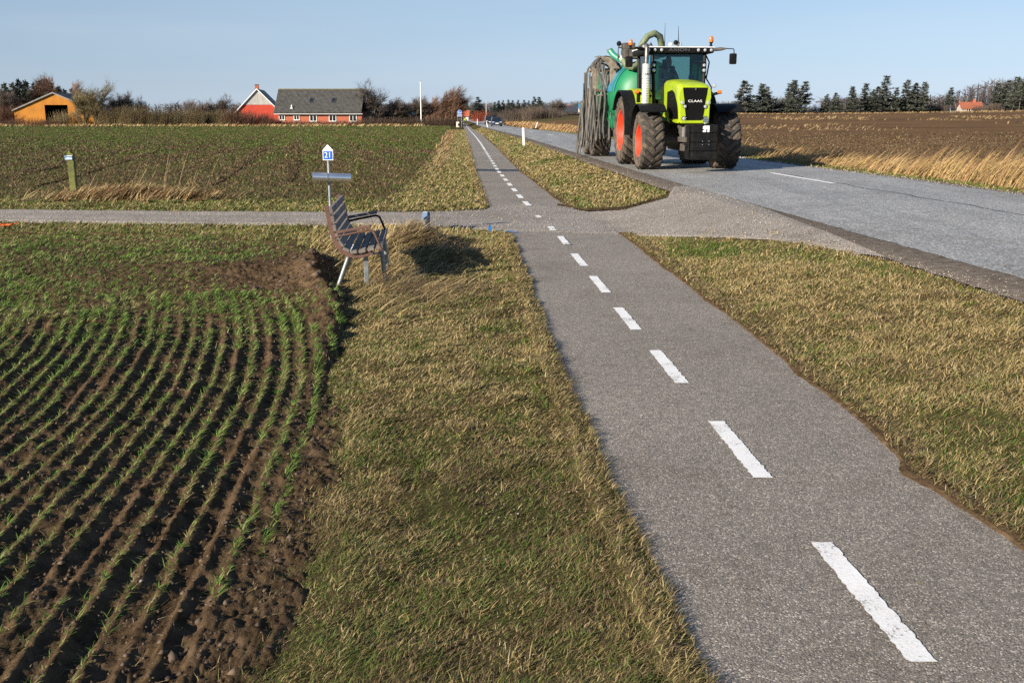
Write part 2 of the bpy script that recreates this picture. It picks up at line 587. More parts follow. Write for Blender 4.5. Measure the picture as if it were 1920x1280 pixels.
structure(grid_sheet("verge_ground", YY, lambda Y: (np.interp(Y, [0, 13.5, 15.5, 22, 24], [-1.3, -3.2, -4.6, -4.6, -3.4]) + np.where(Y > 24, fieldF(Y) + 2.7, 0), roadR(Y) + 3.2), 190,
    verge_z, M['verge_soil']))
# strip of verge north and south of the gravel track, far to the west
structure(grid_sheet("track_verge", np.arange(15.3, 22.8, .12), lambda Y: (np.full_like(Y, -26.), np.full_like(Y, -2.9)), 150,
    lambda X, Y: tz(X, Y) - .035 + .03 * (fnoise(X * 3, Y * 3, 6) - .5), M['verge_soil']))

# the path, with ragged edges
def path_z(X, Y):
    return tz(np.clip(X, pathL(Y), pathR(Y)), Y) + .0
PY = np.concatenate([np.arange(1.0, 24, .04), geom(24, 520, .012)])
def ragged(f, Y, s, amp=.05):
    k = amp * (fnoise(Y * 3.3, Y * 0 + s, s, 6, .7) - .5) * 2
    return f(Y) + k * (1 - .6 * sst(30, 120, Y))
structure(grid_sheet("cycle_path", PY, lambda Y: (ragged(pathL, Y, 3), ragged(pathR, Y, 8)), 9, path_z, M['path']))
RY = np.concatenate([np.arange(1.0, 24, .1), geom(24, 520, .02)])
def road_z(X, Y):
    c = (roadL(Y) + roadR(Y)) / 2
    return tz(np.clip(X, roadL(Y), roadR(Y)), Y) + .012 + .03 * (1 - ((X - c) / 2.9) ** 2)
road_ob = structure(grid_sheet("road", RY, lambda Y: (ragged(roadL, Y, 13, .05), ragged(roadR, Y, 18, .05)), 13, road_z, M['road']))
structure(grid_sheet("road_shoulder", RY, lambda Y: (ragged(lambda y: roadL(y) - np.interp(y, [0, 8, 13, 20, 40, 100], [.62, .56, .56, .6, .5, .35]), Y, 23, .05), roadL(Y) + .1), 8,
    lambda X, Y: tz(np.minimum(X, roadL(Y)), Y) + .004, M['shoulder']))
structure(grid_sheet("far_shoulder", RY, lambda Y: (roadR(Y) - .1, ragged(lambda y: roadR(y) + .38, Y, 27, .08)), 6,
    lambda X, Y: tz(X, Y) + .004 + .012 * (fnoise(X * 5, Y * 5, 3) - .5), M['shoulder']))

# gravel track and the crossing apron
tLo = lambda X: np.interp(X, [-26, -9.2, -6.2, -3.2, -1.86, -.9, 0, 1.9, 2.66, 3.5, 4.0, 4.25], [18.9, 17.96, 17.6, 17.43, 17.34, 17.0, 16.35, 15.85, 14.7, 13.3, 11.6, 11.0])
tHi = lambda X: np.interp(X, [-26, -10.3, -6.95, -3.5, -1.7, -.6, .35, 1.0, 1.48, 2.15, 3.1, 3.5, 4.25], [21.0, 20.08, 19.75, 19.5, 19.64, 20.2, 21.7, 20.9, 19.9, 19.2, 20.0, 22.0, 22.6])
tx = np.concatenate([np.linspace(-26, -4, 90), np.linspace(-3.95, 4.2, 110)])
tl = tLo(tx) + .16 * (fnoise(tx * 1.6, tx * 0, 31) - .5); th_ = tHi(tx) + .16 * (fnoise(tx * 1.6, tx * 0 + 4, 37) - .5)
s_ = np.linspace(0, 1, 30)
tX = np.repeat(tx[:, None], 30, 1)
tY = tl[:, None] + (th_ - tl)[:, None] * s_[None]
rut = np.exp(-((s_ - .27) / .09) ** 2) + np.exp(-((s_ - .75) / .09) ** 2)
west = (1 - sst(-2.5, -.8, tX))
tZ = np.minimum(tz(tX, tY), .352) + .006 - .05 * np.clip(1 - np.minimum(s_, 1 - s_)[None] / .035, 0, 1) * (tX < 4.0) + west * (.02 - .03 * rut[None] + .015 * (fnoise(tX * 4, tY * 4, 41) - .5))
tV = np.stack([tX, tY, tZ], -1).reshape(-1, 3)
ii = (np.arange(len(tx) - 1)[:, None] * 30 + np.arange(29)[None]).ravel()
structure(np_mesh("gravel_track", tV, np.stack([ii, ii + 30, ii + 31, ii + 1], 1), M['track'], smooth=True))

# near crop field: drilled rows and clods, real relief
def rowshift(Y):
    return .085 * (Y - 3) + .038 * np.maximum(0, Y - 5.8) ** 1.75
ROW = .124
def fan(X):
    return 1 + .09 * np.clip(-X - 1.2, 0, 4)
def field_h(X, Y):
    d = fieldE(Y) - X                                  # distance from the field's edge
    u = (X + rowshift(Y) * fan(X)) / ROW
    wob = .25 * (fnoise(X * 1.1, Y * .9, 51) - .5) + .22 * (fnoise(X * 6, Y * 5, 52, 3) - .5)
    ph = (u + wob) * 2 * math.pi
    amp = .0145 * (.35 + 1.1 * fnoise(np.floor(u + wob + .25) * 3.1, Y * .9, 53, 3))
    furrow = amp * (np.cos(ph) + .25 * np.cos(2 * ph + .6))
    m = (1 - sst(8.4, 11.0, Y + .12 * (-X))) * sst(.10, .32, d)
    clod = .052 * (fnoise(X * 7, Y * 7, 55, 7, .74) - .5) - .036 * np.abs(fnoise(X * 13 + 5, Y * 13, 57, 5, .68) - .5)
    big = .05 * (fnoise(X * 1.3, Y * 1.3, 59, 3) - .5)
    z = .005 + m * furrow + clod * (1.1 + .5 * (1 - m)) + big
    # spoil dug out along the edge beside the bench
    ed = np.exp(-((d - .18) / .16) ** 2)
    z += ed * (.14 * fnoise(X * 5, Y * 5, 67, 4) * sst(6.6, 9.2, Y) * (1 - sst(12.2, 13.2, Y)) + .015)
    z += (.05 + .12 * fnoise(X * 6, Y * 6, 69, 4)) * np.exp(-(((X + 2.55) / .22) ** 2 + ((Y - 12.6) / .62) ** 2))
    z += .05 * np.exp(-(((X + 2.35) / .3) ** 2 + ((Y - 11.4) / .8) ** 2))
    z += .05 * np.exp(-(((X + 3.6) / .9) ** 2 + ((Y - 12.2) / .9) ** 2)) * (.4 + 1.2 * fnoise(X * 5, Y * 5, 61))
    z -= .10 * np.exp(-((d + .02) / .07) ** 2) * sst(6.2, 8.0, Y) * (1 - sst(11.4, 12.4, Y))
    z -= .05 * sst(.0, -.28, d)
    return z
FY = np.concatenate([geom(1.6, 6, .0042), geom(6.02, 16.6, .0052)])
def fx(Y):
    return (-.66 * Y - 1.2, fieldE(Y) + .22 + .07 * (fnoise(Y * 3, Y * 0, 77) - .5))
structure(grid_sheet("field_soil", FY, fx, 430, lambda X, Y: tz(X, Y) + field_h(X, Y), M['soil']))
# the same soil further west, coarse
structure(grid_sheet("field_soil", np.linspace(-6, 17.5, 80), lambda Y: (np.full_like(Y, -60.), np.minimum(-.66 * np.maximum(Y, 1.6) - 1.15, -2.2)), 60,
    lambda X, Y: tz(X, Y) - .012 + .02 * (fnoise(X * 2, Y * 2, 55) - .5), M['soil']))

# far crop field beyond the track, and the ploughed field across the road
FFY = np.concatenate([np.arange(21.9, 40, .12), geom(40, 236, .008)])
def ff_z(X, Y):
    k = 1 - .75 * sst(28, 90, Y)
    d = fieldF(Y) - X
    rows = .03 * np.cos((X * .62 - Y * 1.0) * 2 * math.pi / .9)
    return tz(X, Y) - .0 + k * (.10 * (fnoise(X * 3, Y * 3, 63, 5, .6) - .5) + rows * .6) - .05 * sst(.3, -.3, d) + .02
structure(grid_sheet("crop_field", FFY, lambda Y: (-.60 * Y - 8, fieldF(Y) + .15 + .2 * (fnoise(Y * .8, Y * 0, 78) - .5)), 330, ff_z, M['field_far']))
PFY = np.concatenate([np.arange(14, 50, .18), geom(50, 232, .009)])
structure(grid_sheet("ploughed_field", PFY, lambda Y: (roadR(Y) + 2.7, np.maximum(roadR(Y) + 9, .62 * Y + 14)), 260,
    lambda X, Y: tz(X, Y) + .02 + (1 - .7 * sst(40, 120, Y)) * (.13 * (fnoise(X * 2.4, Y * 2.4, 65, 5, .6) - .5) + .03 * np.cos((X + .07 * Y) * 2 * math.pi / .8)), M['plough']))
# wheel ruts on the far crop, their shade painted as dark strips
M['rut'] = soilmat("rut_shade_and_mud", (.034, .024, .015), (.065, .047, .030))  # dark tone stands for shade in the ruts; the mud patch shares it
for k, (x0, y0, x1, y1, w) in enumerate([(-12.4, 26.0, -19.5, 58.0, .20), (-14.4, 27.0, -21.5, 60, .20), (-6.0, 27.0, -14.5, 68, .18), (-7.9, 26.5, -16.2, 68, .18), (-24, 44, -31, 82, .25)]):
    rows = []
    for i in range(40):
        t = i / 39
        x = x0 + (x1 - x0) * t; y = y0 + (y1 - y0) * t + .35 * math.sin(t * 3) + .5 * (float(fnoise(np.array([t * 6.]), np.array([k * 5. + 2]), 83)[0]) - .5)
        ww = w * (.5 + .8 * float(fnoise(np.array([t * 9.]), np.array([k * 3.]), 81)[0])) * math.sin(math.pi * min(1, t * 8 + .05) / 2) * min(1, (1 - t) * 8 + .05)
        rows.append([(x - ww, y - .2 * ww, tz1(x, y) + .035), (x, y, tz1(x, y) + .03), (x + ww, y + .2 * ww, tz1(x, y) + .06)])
    structure(MB().sheet(rows).build("rut_shade", M['rut']))

# painted markings -------------------------------------------------
def marking(name, pts_l, pts_r, zf, off, parent, rag=.006, seed=0):
    """irregular painted strip from two edge polylines"""
    r = random.Random(seed)
    n = 44
    rows = []
    for i in range(n):
        t = i / (n - 1)
        a = [pts_l[0][k] + (pts_l[1][k] - pts_l[0][k]) * t for k in (0, 1)]
        b = [pts_r[0][k] + (pts_r[1][k] - pts_r[0][k]) * t for k in (0, 1)]
        a[0] += r.uniform(-rag, rag); b[0] += r.uniform(-rag, rag)
        mid = ((a[0] + b[0]) / 2, (a[1] + b[1]) / 2)
        rows.append([(q[0], q[1], float(zf(np.array([q[0]]), np.array([q[1]]))[0]) + off) for q in (a, mid, b)])
    o = MB().sheet(rows).build(name, M['white_paint'])
    o["kind"] = "structure"
    return o
dashes = [(1.43, 4.2, 3.19), (1.315, 6.02, 5.02), (1.2, 7.95, 6.93), (1.09, 9.79, 8.74), (.995, 11.77, 10.64), (.89, 13.71, 12.57), (.785, 15.66, 14.62), (.67, 17.05, 16.45)]
cyp = bpy.data.objects["cycle_path"]
for k, (x, ya, yb) in enumerate(dashes):
    sl = -.054; L = ya - yb
    marking("lane_dash", [(x - .052 - sl * L / 2, yb), (x - .050 + sl * L / 2, ya)], [(x + .052 - sl * L / 2, yb), (x + .050 + sl * L / 2, ya)], path_z, .012 if k > 5 else .005, None, .0065, k)
def pc(Y):
    return .5 * (pathL(Y) + pathR(Y)) + .02
marking("lane_dash", [(.47, 18.5), (.43, 18.95)], [(.56, 18.5), (.52, 18.95)], path_z, .012, None, .02, 30)
y = 20.9; k = 40
while y < 52:
    L = 1.05 * (1 if y < 45 else 1.05)
    x0 = float(pc(y)) ; x1 = float(pc(y + L))
    marking("lane_dash", [(x0 - .06, y), (x1 - .06, y + L)], [(x0 + .06, y), (x1 + .06, y + L)], path_z, .016 if y < 22.5 else .006, None, .004, k)
    y += 2.02 - (y - 20) * .008; k += 1
ys = np.concatenate([np.arange(y, 110, 3.0), geom(110, 280, .03)])
rows = []
for yy in ys:
    w = .055
    x = float(pc(yy))
    z = float(path_z(np.array([x]), np.array([yy]))[0]) + .012
    rows.append([(x - w, yy, z), (x + w, yy, z)])
structure(MB().sheet(rows).build("lane_line", M['white_paint']))
# road centre dashes
for k, y0 in enumerate([-2.0, 22.0, 38.5, 55, 71, 87, 103, 119, 135]):
    L = 4.0
    cx = lambda Y: float(.5 * (roadL(Y) + roadR(Y))) + .36 * (1 if Y < 40 else 0)
    marking("centre_dash", [(cx(y0) - .085, y0), (cx(y0 + L) - .085, y0 + L)], [(cx(y0) + .085, y0), (cx(y0 + L) + .085, y0 + L)], road_z, .008, None, .006, 60 + k)
# long crack along the middle of the carriageway and a tar strip over the path
rows = []
for i in range(60):
    yy = 8 + i * .3
    x = float(.5 * (roadL(yy) + roadR(yy))) + .5 + .05 * math.sin(i * .7) + rnd.uniform(-.03, .03)
    w = .012 + .012 * rnd.random()
    rows.append([(x - w, yy, float(road_z(np.array([x]), np.array([yy]))[0]) + .004), (x + w, yy, float(road_z(np.array([x]), np.array([yy]))[0]) + .004)])
structure(MB().sheet(rows).build("road_crack", M['tar']))
rows = []
for i in range(12):
    t = i / 11
    x = float(pathL(34.2)) - .02 + t * (float(pathR(34.2)) - float(pathL(34.2)) + .03)
    yy = 34.6 - t * .35
    rows.append([(x, yy - .62 + rnd.uniform(-.05, .05), .004), (x, yy + .62 + rnd.uniform(-.05, .05), .004)])
structure(MB().sheet(rows).build("tar_strip", M['tar']))
# soil carried onto the path beside the crossing
rows = []
for i in range(30):
    t = i / 29
    x = .95 + 1.9 * t; yy = float(np.interp(x, [.4, 1.0, 1.48, 2.15, 2.9], [21.2, 21.0, 20.0, 19.3, 19.8]))
    w = (.04 + .16 * math.sin(math.pi * min(1, t * 1.1))) * (.4 + .9 * rnd.random()) * sst(.1, .35, t)
    zz = tz1(x, yy) + .014
    rows.append([(x, yy - w, zz - .005), (x, yy, zz + .03), (x, yy + w, zz - .005)])
structure(MB().sheet(rows).build("mud_patch", M['rut']))
# soil and roots creeping over the path's edges, with a ragged outline
def creep(side, f, y0, y1, seed, mean, mat):
    ys = np.concatenate([np.arange(y0, min(y1, 16.2), .028), geom(max(y0, 20.6), y1, .004) if y1 > 21 else []])
    w = mean * np.clip(2.6 * (fnoise(ys * 1.7, ys * 0 + seed, seed, 6, .68) - .30), 0, 2.2) + .02
    w = w + .07 * np.exp(-((ys - 5.1) / .16) ** 2) * (side > 0)
    rows = []
    prev = None
    for y, ww in zip(ys, w):
        if prev is not None and y - prev > 1:
            if rows: structure(MB().sheet(rows).build("path_edge_soil", mat))
            rows = []
        prev = y
        x = float(f(np.array([y]))[0])
        z = float(path_z(np.array([x]), np.array([y]))[0])
        rows.append([(x + side * .16, y, z - .020), (x + side * .05, y, z + .012), (x - side * ww * .6, y, z + .011), (x - side * ww, y, z + .002), (x - side * (ww + .012), y, z - .012)])
    structure(MB().sheet(rows).build("path_edge_soil", mat))
    return lambda Y: np.interp(Y, ys, w)
creepL = creep(-1, pathL, 1.6, 70, 3, .050, M['verge_soil'])
creepR = creep(1, pathR, 2.2, 90, 8, .040, M['soil'])

# ------------------------------------------------------------------ blades
PALE = np.array([(.44, .33, .155), (.38, .28, .12), (.34, .25, .11), (.50, .39, .21), (.30, .235, .10)])
OLIVE = np.array([(.12, .125, .030), (.15, .145, .040), (.10, .105, .028), (.17, .15, .050)])
GREEN = np.array([(.085, .135, .022), (.07, .12, .018), (.11, .16, .03), (.13, .16, .035)])
BROWN = np.array([(.13, .085, .045), (.09, .06, .032), (.17, .115, .06), (.20, .14, .075)])
CROP = np.array([(.10, .19, .030), (.13, .22, .038), (.08, .155, .026), (.22, .26, .075), (.26, .25, .10)])
REDST = np.array([(.36, .20, .095), (.30, .165, .08), (.42, .26, .13), (.46, .33, .17)])

def region(Y0, Y1, lo, hi, dens):
    """random points between the curves lo(Y), hi(Y), dens(Y) per square metre"""
    P = []
    y = Y0
    while y < Y1:
        dy = min(max(.08, .025 * y), Y1 - y + 1e-6)
        l = float(np.asarray(lo(y + dy / 2))); h = float(np.asarray(hi(y + dy / 2)))
        if h > l:
            n = int(dens(y) * (h - l) * dy + rng.random())
            if n > 0:
                P.append(np.stack([l + (h - l) * rng.random(n), y + dy * rng.random(n)], 1))
        y += dy
    return np.concatenate(P) if P else np.zeros((0, 2))

def pick(pal, n):
    c = pal[rng.integers(0, len(pal), n)]
    return c * (.78 + .44 * rng.random((n, 1)))

def blades(name, xy, z, L, W, az, lean, curl, col, seg=2, mat=None):
    n = len(xy)
    L = np.broadcast_to(L, n); W = np.broadcast_to(W, n); lean = np.broadcast_to(lean, n); curl = np.broadcast_to(curl, n)
    wd = az + math.pi / 2 + rng.normal(0, .7, n)
    wx, wy = np.cos(wd), np.sin(wd)
    dx, dy = np.cos(az), np.sin(az)
    nv = 2 * seg + 1
    V = np.zeros((n, nv, 3))
    px = np.zeros(n); pz = np.zeros(n)
    for k in range(seg + 1):
        t = k / seg
        if k:
            a = lean + curl * ((k - .5) / seg)
            px = px + np.sin(a) * L / seg
            pz = pz + np.cos(a) * L / seg
        cx = xy[:, 0] + dx * px; cy = xy[:, 1] + dy * px; cz = z + np.maximum(pz, -.0)
        if k < seg:
            w = W * (1 - .45 * t) / 2
            V[:, 2 * k, 0] = cx - wx * w; V[:, 2 * k, 1] = cy - wy * w; V[:, 2 * k, 2] = cz
            V[:, 2 * k + 1, 0] = cx + wx * w; V[:, 2 * k + 1, 1] = cy + wy * w; V[:, 2 * k + 1, 2] = cz
        else:
            V[:, 2 * k, 0] = cx; V[:, 2 * k, 1] = cy; V[:, 2 * k, 2] = cz
    base = (np.arange(n) * nv)[:, None]
    Fq = [base + np.array([[2 * k, 2 * k + 1, 2 * k + 3, 2 * k + 2]]) for k in range(seg - 1)]
    Ft = base + np.array([[2 * seg - 2, 2 * seg - 1, 2 * seg]])
    F = ([np.concatenate(Fq)] if Fq else []) + [Ft]
    C = np.repeat(col, nv, 0)
    return np_mesh(name, V.reshape(-1, 3), F, mat or M['blade'], C)

def stuff(o, label, cat):
    return tag(o, label, cat, None, "stuff")

WIND = math.atan2(.35, 1.0)
def turf(name, xy, label, pale, green, brown, Lm=.055, Wk=.00105, Wmin=.0038, zoff=-.03, flat=.95, long=0):
    """short winter turf; pale/green/brown are weights (0..1 arrays or numbers)"""
    n = len(xy)
    X, Y = xy[:, 0], xy[:, 1]
    w = np.stack([np.broadcast_to(pale, n), np.broadcast_to(green, n), np.broadcast_to(brown, n), np.full(n, .55)], 1)
    w = np.maximum(w, 0.01); w = w / w.sum(1, keepdims=True)
    u = rng.random(n)
    cs = np.cumsum(w, 1)
    k = (u[:, None] > cs).sum(1).clip(0, 3)
    col = np.choose(k[:, None], [pick(PALE, n) * .88, pick(GREEN, n), pick(BROWN, n), pick(OLIVE, n)])
    tuft = fnoise(X * 6, Y * 6, 101, 3)
    L = Lm * (.45 + 1.1 * tuft) * (.6 + .8 * rng.random(n)) * (1 + .005 * Y)
    W = np.maximum(Wmin, Wk * Y) * (.7 + .6 * rng.random(n))
    az = np.where(rng.random(n) < .6, WIND + rng.normal(0, .7, n), rng.uniform(0, 2 * math.pi, n))
    az = az + 2.0 * (fnoise(X * 2.2, Y * 2.2, 103, 2) - .5)
    lean = flat * (.35 + .9 * rng.random(n))
    z = np.maximum(verge_z(X, Y), tz(X, Y) - .045) + zoff + .026
    o = blades(name, xy, z, L, W, az, lean, .5 + .5 * rng.random(n), col)
    return stuff(o, label, "grass")

def cover(k, Lm=.055, Wk=.00105, Wmin=.0038):
    return lambda y: k / (max(Wmin, Wk * y) * Lm * (1 + .005 * y))

# verge between the field and the path
xy = region(1.9, 16.4, lambda y: fieldE(y) + .10 * math.sin(y * 5) - .05, lambda y: pathL(y) + .06, cover(2.5, .036, .0008, .0026))
X, Y = xy.T
g = fnoise(X * 1.6, Y * 1.6, 111, 3)
keep = rng.random(len(X)) < np.where((np.hypot(X + .15, Y - 4.55) < .33) & (g > .3), .35, 1.0)
xy, g = xy[keep], g[keep]; X, Y = xy.T
edge = np.exp(-((pathL(Y) - X) / .12) ** 2)
straw = sst(4.6, 7.5, Y) * (.55 + 1.1 * sst(.4, .65, fnoise(X * 1.1 + 9, Y * 1.1, 115, 3)))
turf("verge_grass", xy, "matted olive and straw winter grass between crop and cycle path", .10 + .9 * edge + 1.15 * straw + .9 * sst(.52, .68, fnoise(X * 3 + 7, Y * 3, 119, 3)), .10 + .6 * sst(.5, .65, fnoise(X * 4 + 3, Y * 4, 120, 3)) + .9 * sst(.52, .66, g) - .1 * straw, .85 + .5 * (1 - g) - .5 * straw, Lm=.036, Wk=.0008, Wmin=.0026, flat=1.05)
# thin grass straggling out over the soil
xy = region(1.9, 11.5, lambda y: fieldE(y) - .42, lambda y: fieldE(y) + .05, lambda y: 4200 * (1 if y < 5.2 else .3))
X, Y = xy.T
k_ = (fnoise(X * 4, Y * 4, 113, 3) > .52 + .45 * np.clip((fieldE(Y) - X) / .42, 0, 1)) & (rng.random(len(X)) < .8)
xy = xy[k_]; X, Y = xy.T; n = len(xy)
o = blades("verge_grass", xy, tz(X, Y) + field_h(X, Y) - .01, .02 + .04 * rng.random(n), np.full(n, .0034), rng.uniform(0, 6.28, n), .4 + .8 * rng.random(n), .6, np.where((rng.random(n) < .45)[:, None], pick(OLIVE, n), np.where((rng.random(n) < .5)[:, None], pick(BROWN, n) * 1.3, pick(PALE, n) * .8)), 2)
stuff(o, "sparse grass straggling from the verge on to the bare soil", "grass")
# overhang along the path's west edge
y_ = 2.0 + 14.2 * rng.random(26000) ** 1.5
y_ = np.concatenate([y_, rng.uniform(20.8, 60, 5000)])
xy = np.stack([pathL(y_) + creepL(y_) * 1.0 - .17 * rng.random(len(y_)) ** 1.3, y_], 1)
turf("edge_grass", xy, "bleached grass fringe hanging over the west edge of the path", 1.7, .25, 1.1, Lm=.050, Wk=.0008, Wmin=.003, flat=1.2, zoff=.014)

# verge between the path and the road, near
xy = region(2.6, 16.2, lambda y: float(pathR(y)) + .05 - .20 * float(fnoise(np.array([y * 2.3]), np.array([3.]), 127, 4)[0]), lambda y: min(float(roadL(y)) - .46, 6.5), cover(2.5, .046, .0008, .0028))
X, Y = xy.T
cut = (Y < np.interp(X, [1.7, 1.9, 2.66, 3.5, 3.95, 4.6], [16.0, 15.85, 14.65, 13.25, 12.4, 12.2]) + .2 * (fnoise(X * 4, Y * 4, 123) - .5)) & (X < roadL(Y) - .52 + .16 * (fnoise(X * 3, Y * 3, 125) - .5))
xy = xy[cut]; X, Y = xy.T
g = fnoise(X * .8 + 3, Y * .45, 121, 3)
g = sst(.5, .72, g) + .8 * np.exp(-((Y - np.interp(X, [1.9, 2.66, 3.5, 4.2], [15.3, 14.0, 12.4, 9.6])) / .8) ** 2) * sst(2.0, 2.6, X)
turf("verge_grass", xy, "golden dead grass with green patches between near path and road", 2.35 - 1.8 * g + .7 * (fnoise(X * 3, Y * 3, 128, 3) - .5), .10 + 1.7 * g, .3 + 1.3 * sst(.5, .68, fnoise(X * 2.6 + 5, Y * 2.6, 129, 3)), Lm=.046, Wk=.0008, Wmin=.0028, flat=1.1)

# ragged fringe on the path's east edge, tufts and stray stems
y_ = np.concatenate([2.5 + 13.5 * rng.random(15000) ** 1.4, rng.uniform(20.8, 60, 5200)])
xy = np.stack([pathR(y_) - creepR(y_) * .55 + .17 * rng.random(len(y_)), y_], 1)
turf("edge_grass", xy, "dead grass fringe creeping over the east edge of the path", 1.3, .25, 1.5, Lm=.044, Wk=.0008, Wmin=.003, flat=1.25, zoff=.014)
def tufts(centres, label, per, L, pal, spread=.05):
    idx = np.repeat(np.arange(len(centres)), per)
    xy = centres[idx] + rng.normal(0, spread, (len(idx), 2)) * (.5 + rng.random((len(centres), 1))[idx])
    X, Y = xy.T; n = len(xy)
    o = blades("grass_tufts", xy, verge_z(X, Y) - .004, L * (.5 + .9 * rng.random(n)) * (.6 + .8 * rng.random(len(centres)))[idx], np.maximum(.0036, .0009 * Y), rng.uniform(0, 6.28, n), .25 + .7 * rng.random(n), .5 + .7 * rng.random(n), pick(pal, n), 3)
    return stuff(o, label, "grass")
c_ = region(2.2, 12, lambda y: fieldE(y) + .05, lambda y: pathL(y) - .1, lambda y: 7)
tufts(c_, "coarse green tufts in the verge between crop and path", 46, .055, np.concatenate([GREEN, OLIVE]))
c_ = region(3.5, 14, lambda y: pathR(y) + .2, lambda y: float(roadL(y)) - .9, lambda y: 3)
tufts(c_, "coarse green tufts in the verge between path and road", 46, .06, np.concatenate([GREEN, GREEN, OLIVE]))
c_ = region(2.2, 14, lambda y: fieldE(y) + .1, lambda y: pathL(y) - .05, lambda y: 6)
tufts(c_, "bleached tussocks in the verge between crop and path", 40, .055, PALE, .04)
c_ = region(3.5, 14, lambda y: pathR(y) + .1, lambda y: float(roadL(y)) - .8, lambda y: 6)
tufts(c_, "bleached tussocks in the verge between path and road", 44, .062, PALE, .05)
xy = region(3, 15, lambda y: pathR(y) + .1, lambda y: float(roadL(y)) - .7, lambda y: 5); n = len(xy)
o = blades("stray_stems", xy, tz(xy[:, 0], xy[:, 1]) + .03, .10 + .22 * rng.random(n), np.maximum(.0035, .0009 * xy[:, 1]), rng.uniform(0, 6.28, n), 1.25 + .25 * rng.random(n), .1, pick(PALE, n) * 1.2, 3)
stuff(o, "single bleached stems lying on the verge between path and road", "dry grass")
# leaf scraps and crumbs on the path
xy = np.concatenate([region(2.4, 16, lambda y: pathL(y), lambda y: pathR(y), lambda y: 3.2), np.stack([1.62 + rng.normal(0, .04, 9), 8.75 + rng.normal(0, .03, 9)], 1)])
X, Y = xy.T
k_ = (rng.random(len(X)) < np.exp(-np.minimum(X - pathL(Y), pathR(Y) - X) / .22)) | (np.abs(Y - 8.75) < .12)
xy = xy[k_]; n = len(xy)
o = blades("leaf_litter", xy, np.full(n, .006), .02 + .05 * rng.random(n), np.full(n, .007), rng.uniform(0, 6.28, n), np.full(n, 1.45), .05, np.where((rng.random(n) < .6)[:, None], pick(BROWN, n), pick(PALE, n)), 2)
stuff(o, "brown leaf scraps and straw lying on the cycle path", "leaf litter")
# verge beyond the crossing between path and road
xy = region(19.4, 150, lambda y: pathR(y) + .02, lambda y: float(roadL(y)) - np.interp(y, [20, 40, 100], [.66, .5, .36]), cover(1.5, .07, .00105))
X, Y = xy.T
keep = Y > np.interp(X, [.8, 1.05, 1.55, 2.2, 3.1, 3.5], [21.6, 21.0, 20.2, 19.5, 20.4, 22.0])
xy = xy[keep]; X, Y = xy.T
g = sst(.46, .66, fnoise(X * .9, Y * .35, 131, 3)) * (1 - .7 * sst(50, 100, Y))
edge = np.exp(-((X - pathR(Y)) / .25) ** 2)
turf("verge_grass", xy, "yellowed grass strip with green patches beyond the gravel crossing", 1.7 - 1.1 * g + edge, .25 + 1.5 * g, .3, Lm=.07, flat=.95)

# verge left of the path beyond the track
xy = region(20.0, 150, lambda y: (float(fieldF(y)) - .25) if y > 22 else -2.9, lambda y: pathL(y) + .03, cover(1.5, .07))
X, Y = xy.T
keep = Y > np.interp(X, [-3, -1.7, -.6, -.3], [19.75, 19.8, 20.4, 21.0])
xy = xy[keep]; X, Y = xy.T
edge = np.exp(-((pathL(Y) - X) / .3) ** 2)
fe = np.exp(-((X - fieldF(Y)) / .5) ** 2) * sst(28, 40, Y)
turf("verge_grass", xy, "straw coloured grass strip between far crop and cycle path", 1.3 + edge + 1.6 * fe, .55, .35 + .6 * fe, Lm=.075, flat=.95)
# long dead stems along the far field's corner
xy = region(26, 120, lambda y: float(fieldF(y)) - .3, lambda y: float(fieldF(y)) + .55, lambda y: 6 * float(sst(26, 45, y)))
n = len(xy)
o = blades("dry_stems", xy, tz(xy[:, 0], xy[:, 1]) - .03, .22 + .3 * rng.random(n), .00115 * xy[:, 1], WIND + rng.normal(0, .6, n), .4 + .6 * rng.random(n), .5, np.where(rng.random((n, 1)) < .6, pick(REDST, n) * .8, pick(BROWN, n)), 3)
stuff(o, "reddish dead stems along the edge of the far crop", "dry grass")

# grass either side of the gravel track to the west
xy = region(19.5, 22.6, lambda y: -14.5, lambda y: -2.9, cover(1.5, .065))
X, Y = xy.T
keep = (Y > tHi(X) + .02 + .15 * (fnoise(X * 2, X * 0, 9) - .5)) & (Y < np.interp(X, [-14, -11.5, -7.8, -4.3, -2.8], [22.8, 22.5, 22.1, 22.5, 22.0]) + .5 * (fnoise(X, X * 0, 19) - .5))
xy = xy[keep]
turf("track_grass", xy, "green and yellow grass strip on the far side of the gravel track", .9, 1.0, .3, Lm=.075, flat=.8)
xy = region(14.2, 18.2, lambda y: -12.5, lambda y: 0.0, cover(1.6, .07))
X, Y = xy.T
fe = np.interp(X, [-12, -8.35, -5.64, -4.23, -3.21, -2.72, -2.37], [16.6, 16.2, 15.9, 15.4, 14.9, 14.0, 12.5])
keep = (Y > fe - .1 + .5 * (fnoise(X * 1.5, Y * 1.5, 29) - .5)) & (Y < tLo(X) - .02 + .1 * (fnoise(X * 3, X * 0, 9) - .5)) & (X < pathL(Y) + .05)
xy = xy[keep]; X, Y = xy.T
g = fnoise(X * 1.1, Y * 1.4, 139, 3)
turf("track_grass", xy, "tufted grass strip between the near crop and the gravel track", .55 + 1.6 * sst(-3.6, -2.3, X), .5 + 1.0 * sst(.5, .7, g), .35, Lm=.08, flat=.85)
# thin grass on the crown of the track
xy = region(18.2, 20.0, lambda y: -13, lambda y: -3.0, lambda y: 55)
X, Y = xy.T
tc_ = tLo(X) + (tHi(X) - tLo(X)) * .5
xy = xy[np.abs(Y - tc_) < .22]
turf("track_grass", xy, "sparse grass along the middle of the gravel track", 1.0, .6, .3, Lm=.05, zoff=.005)

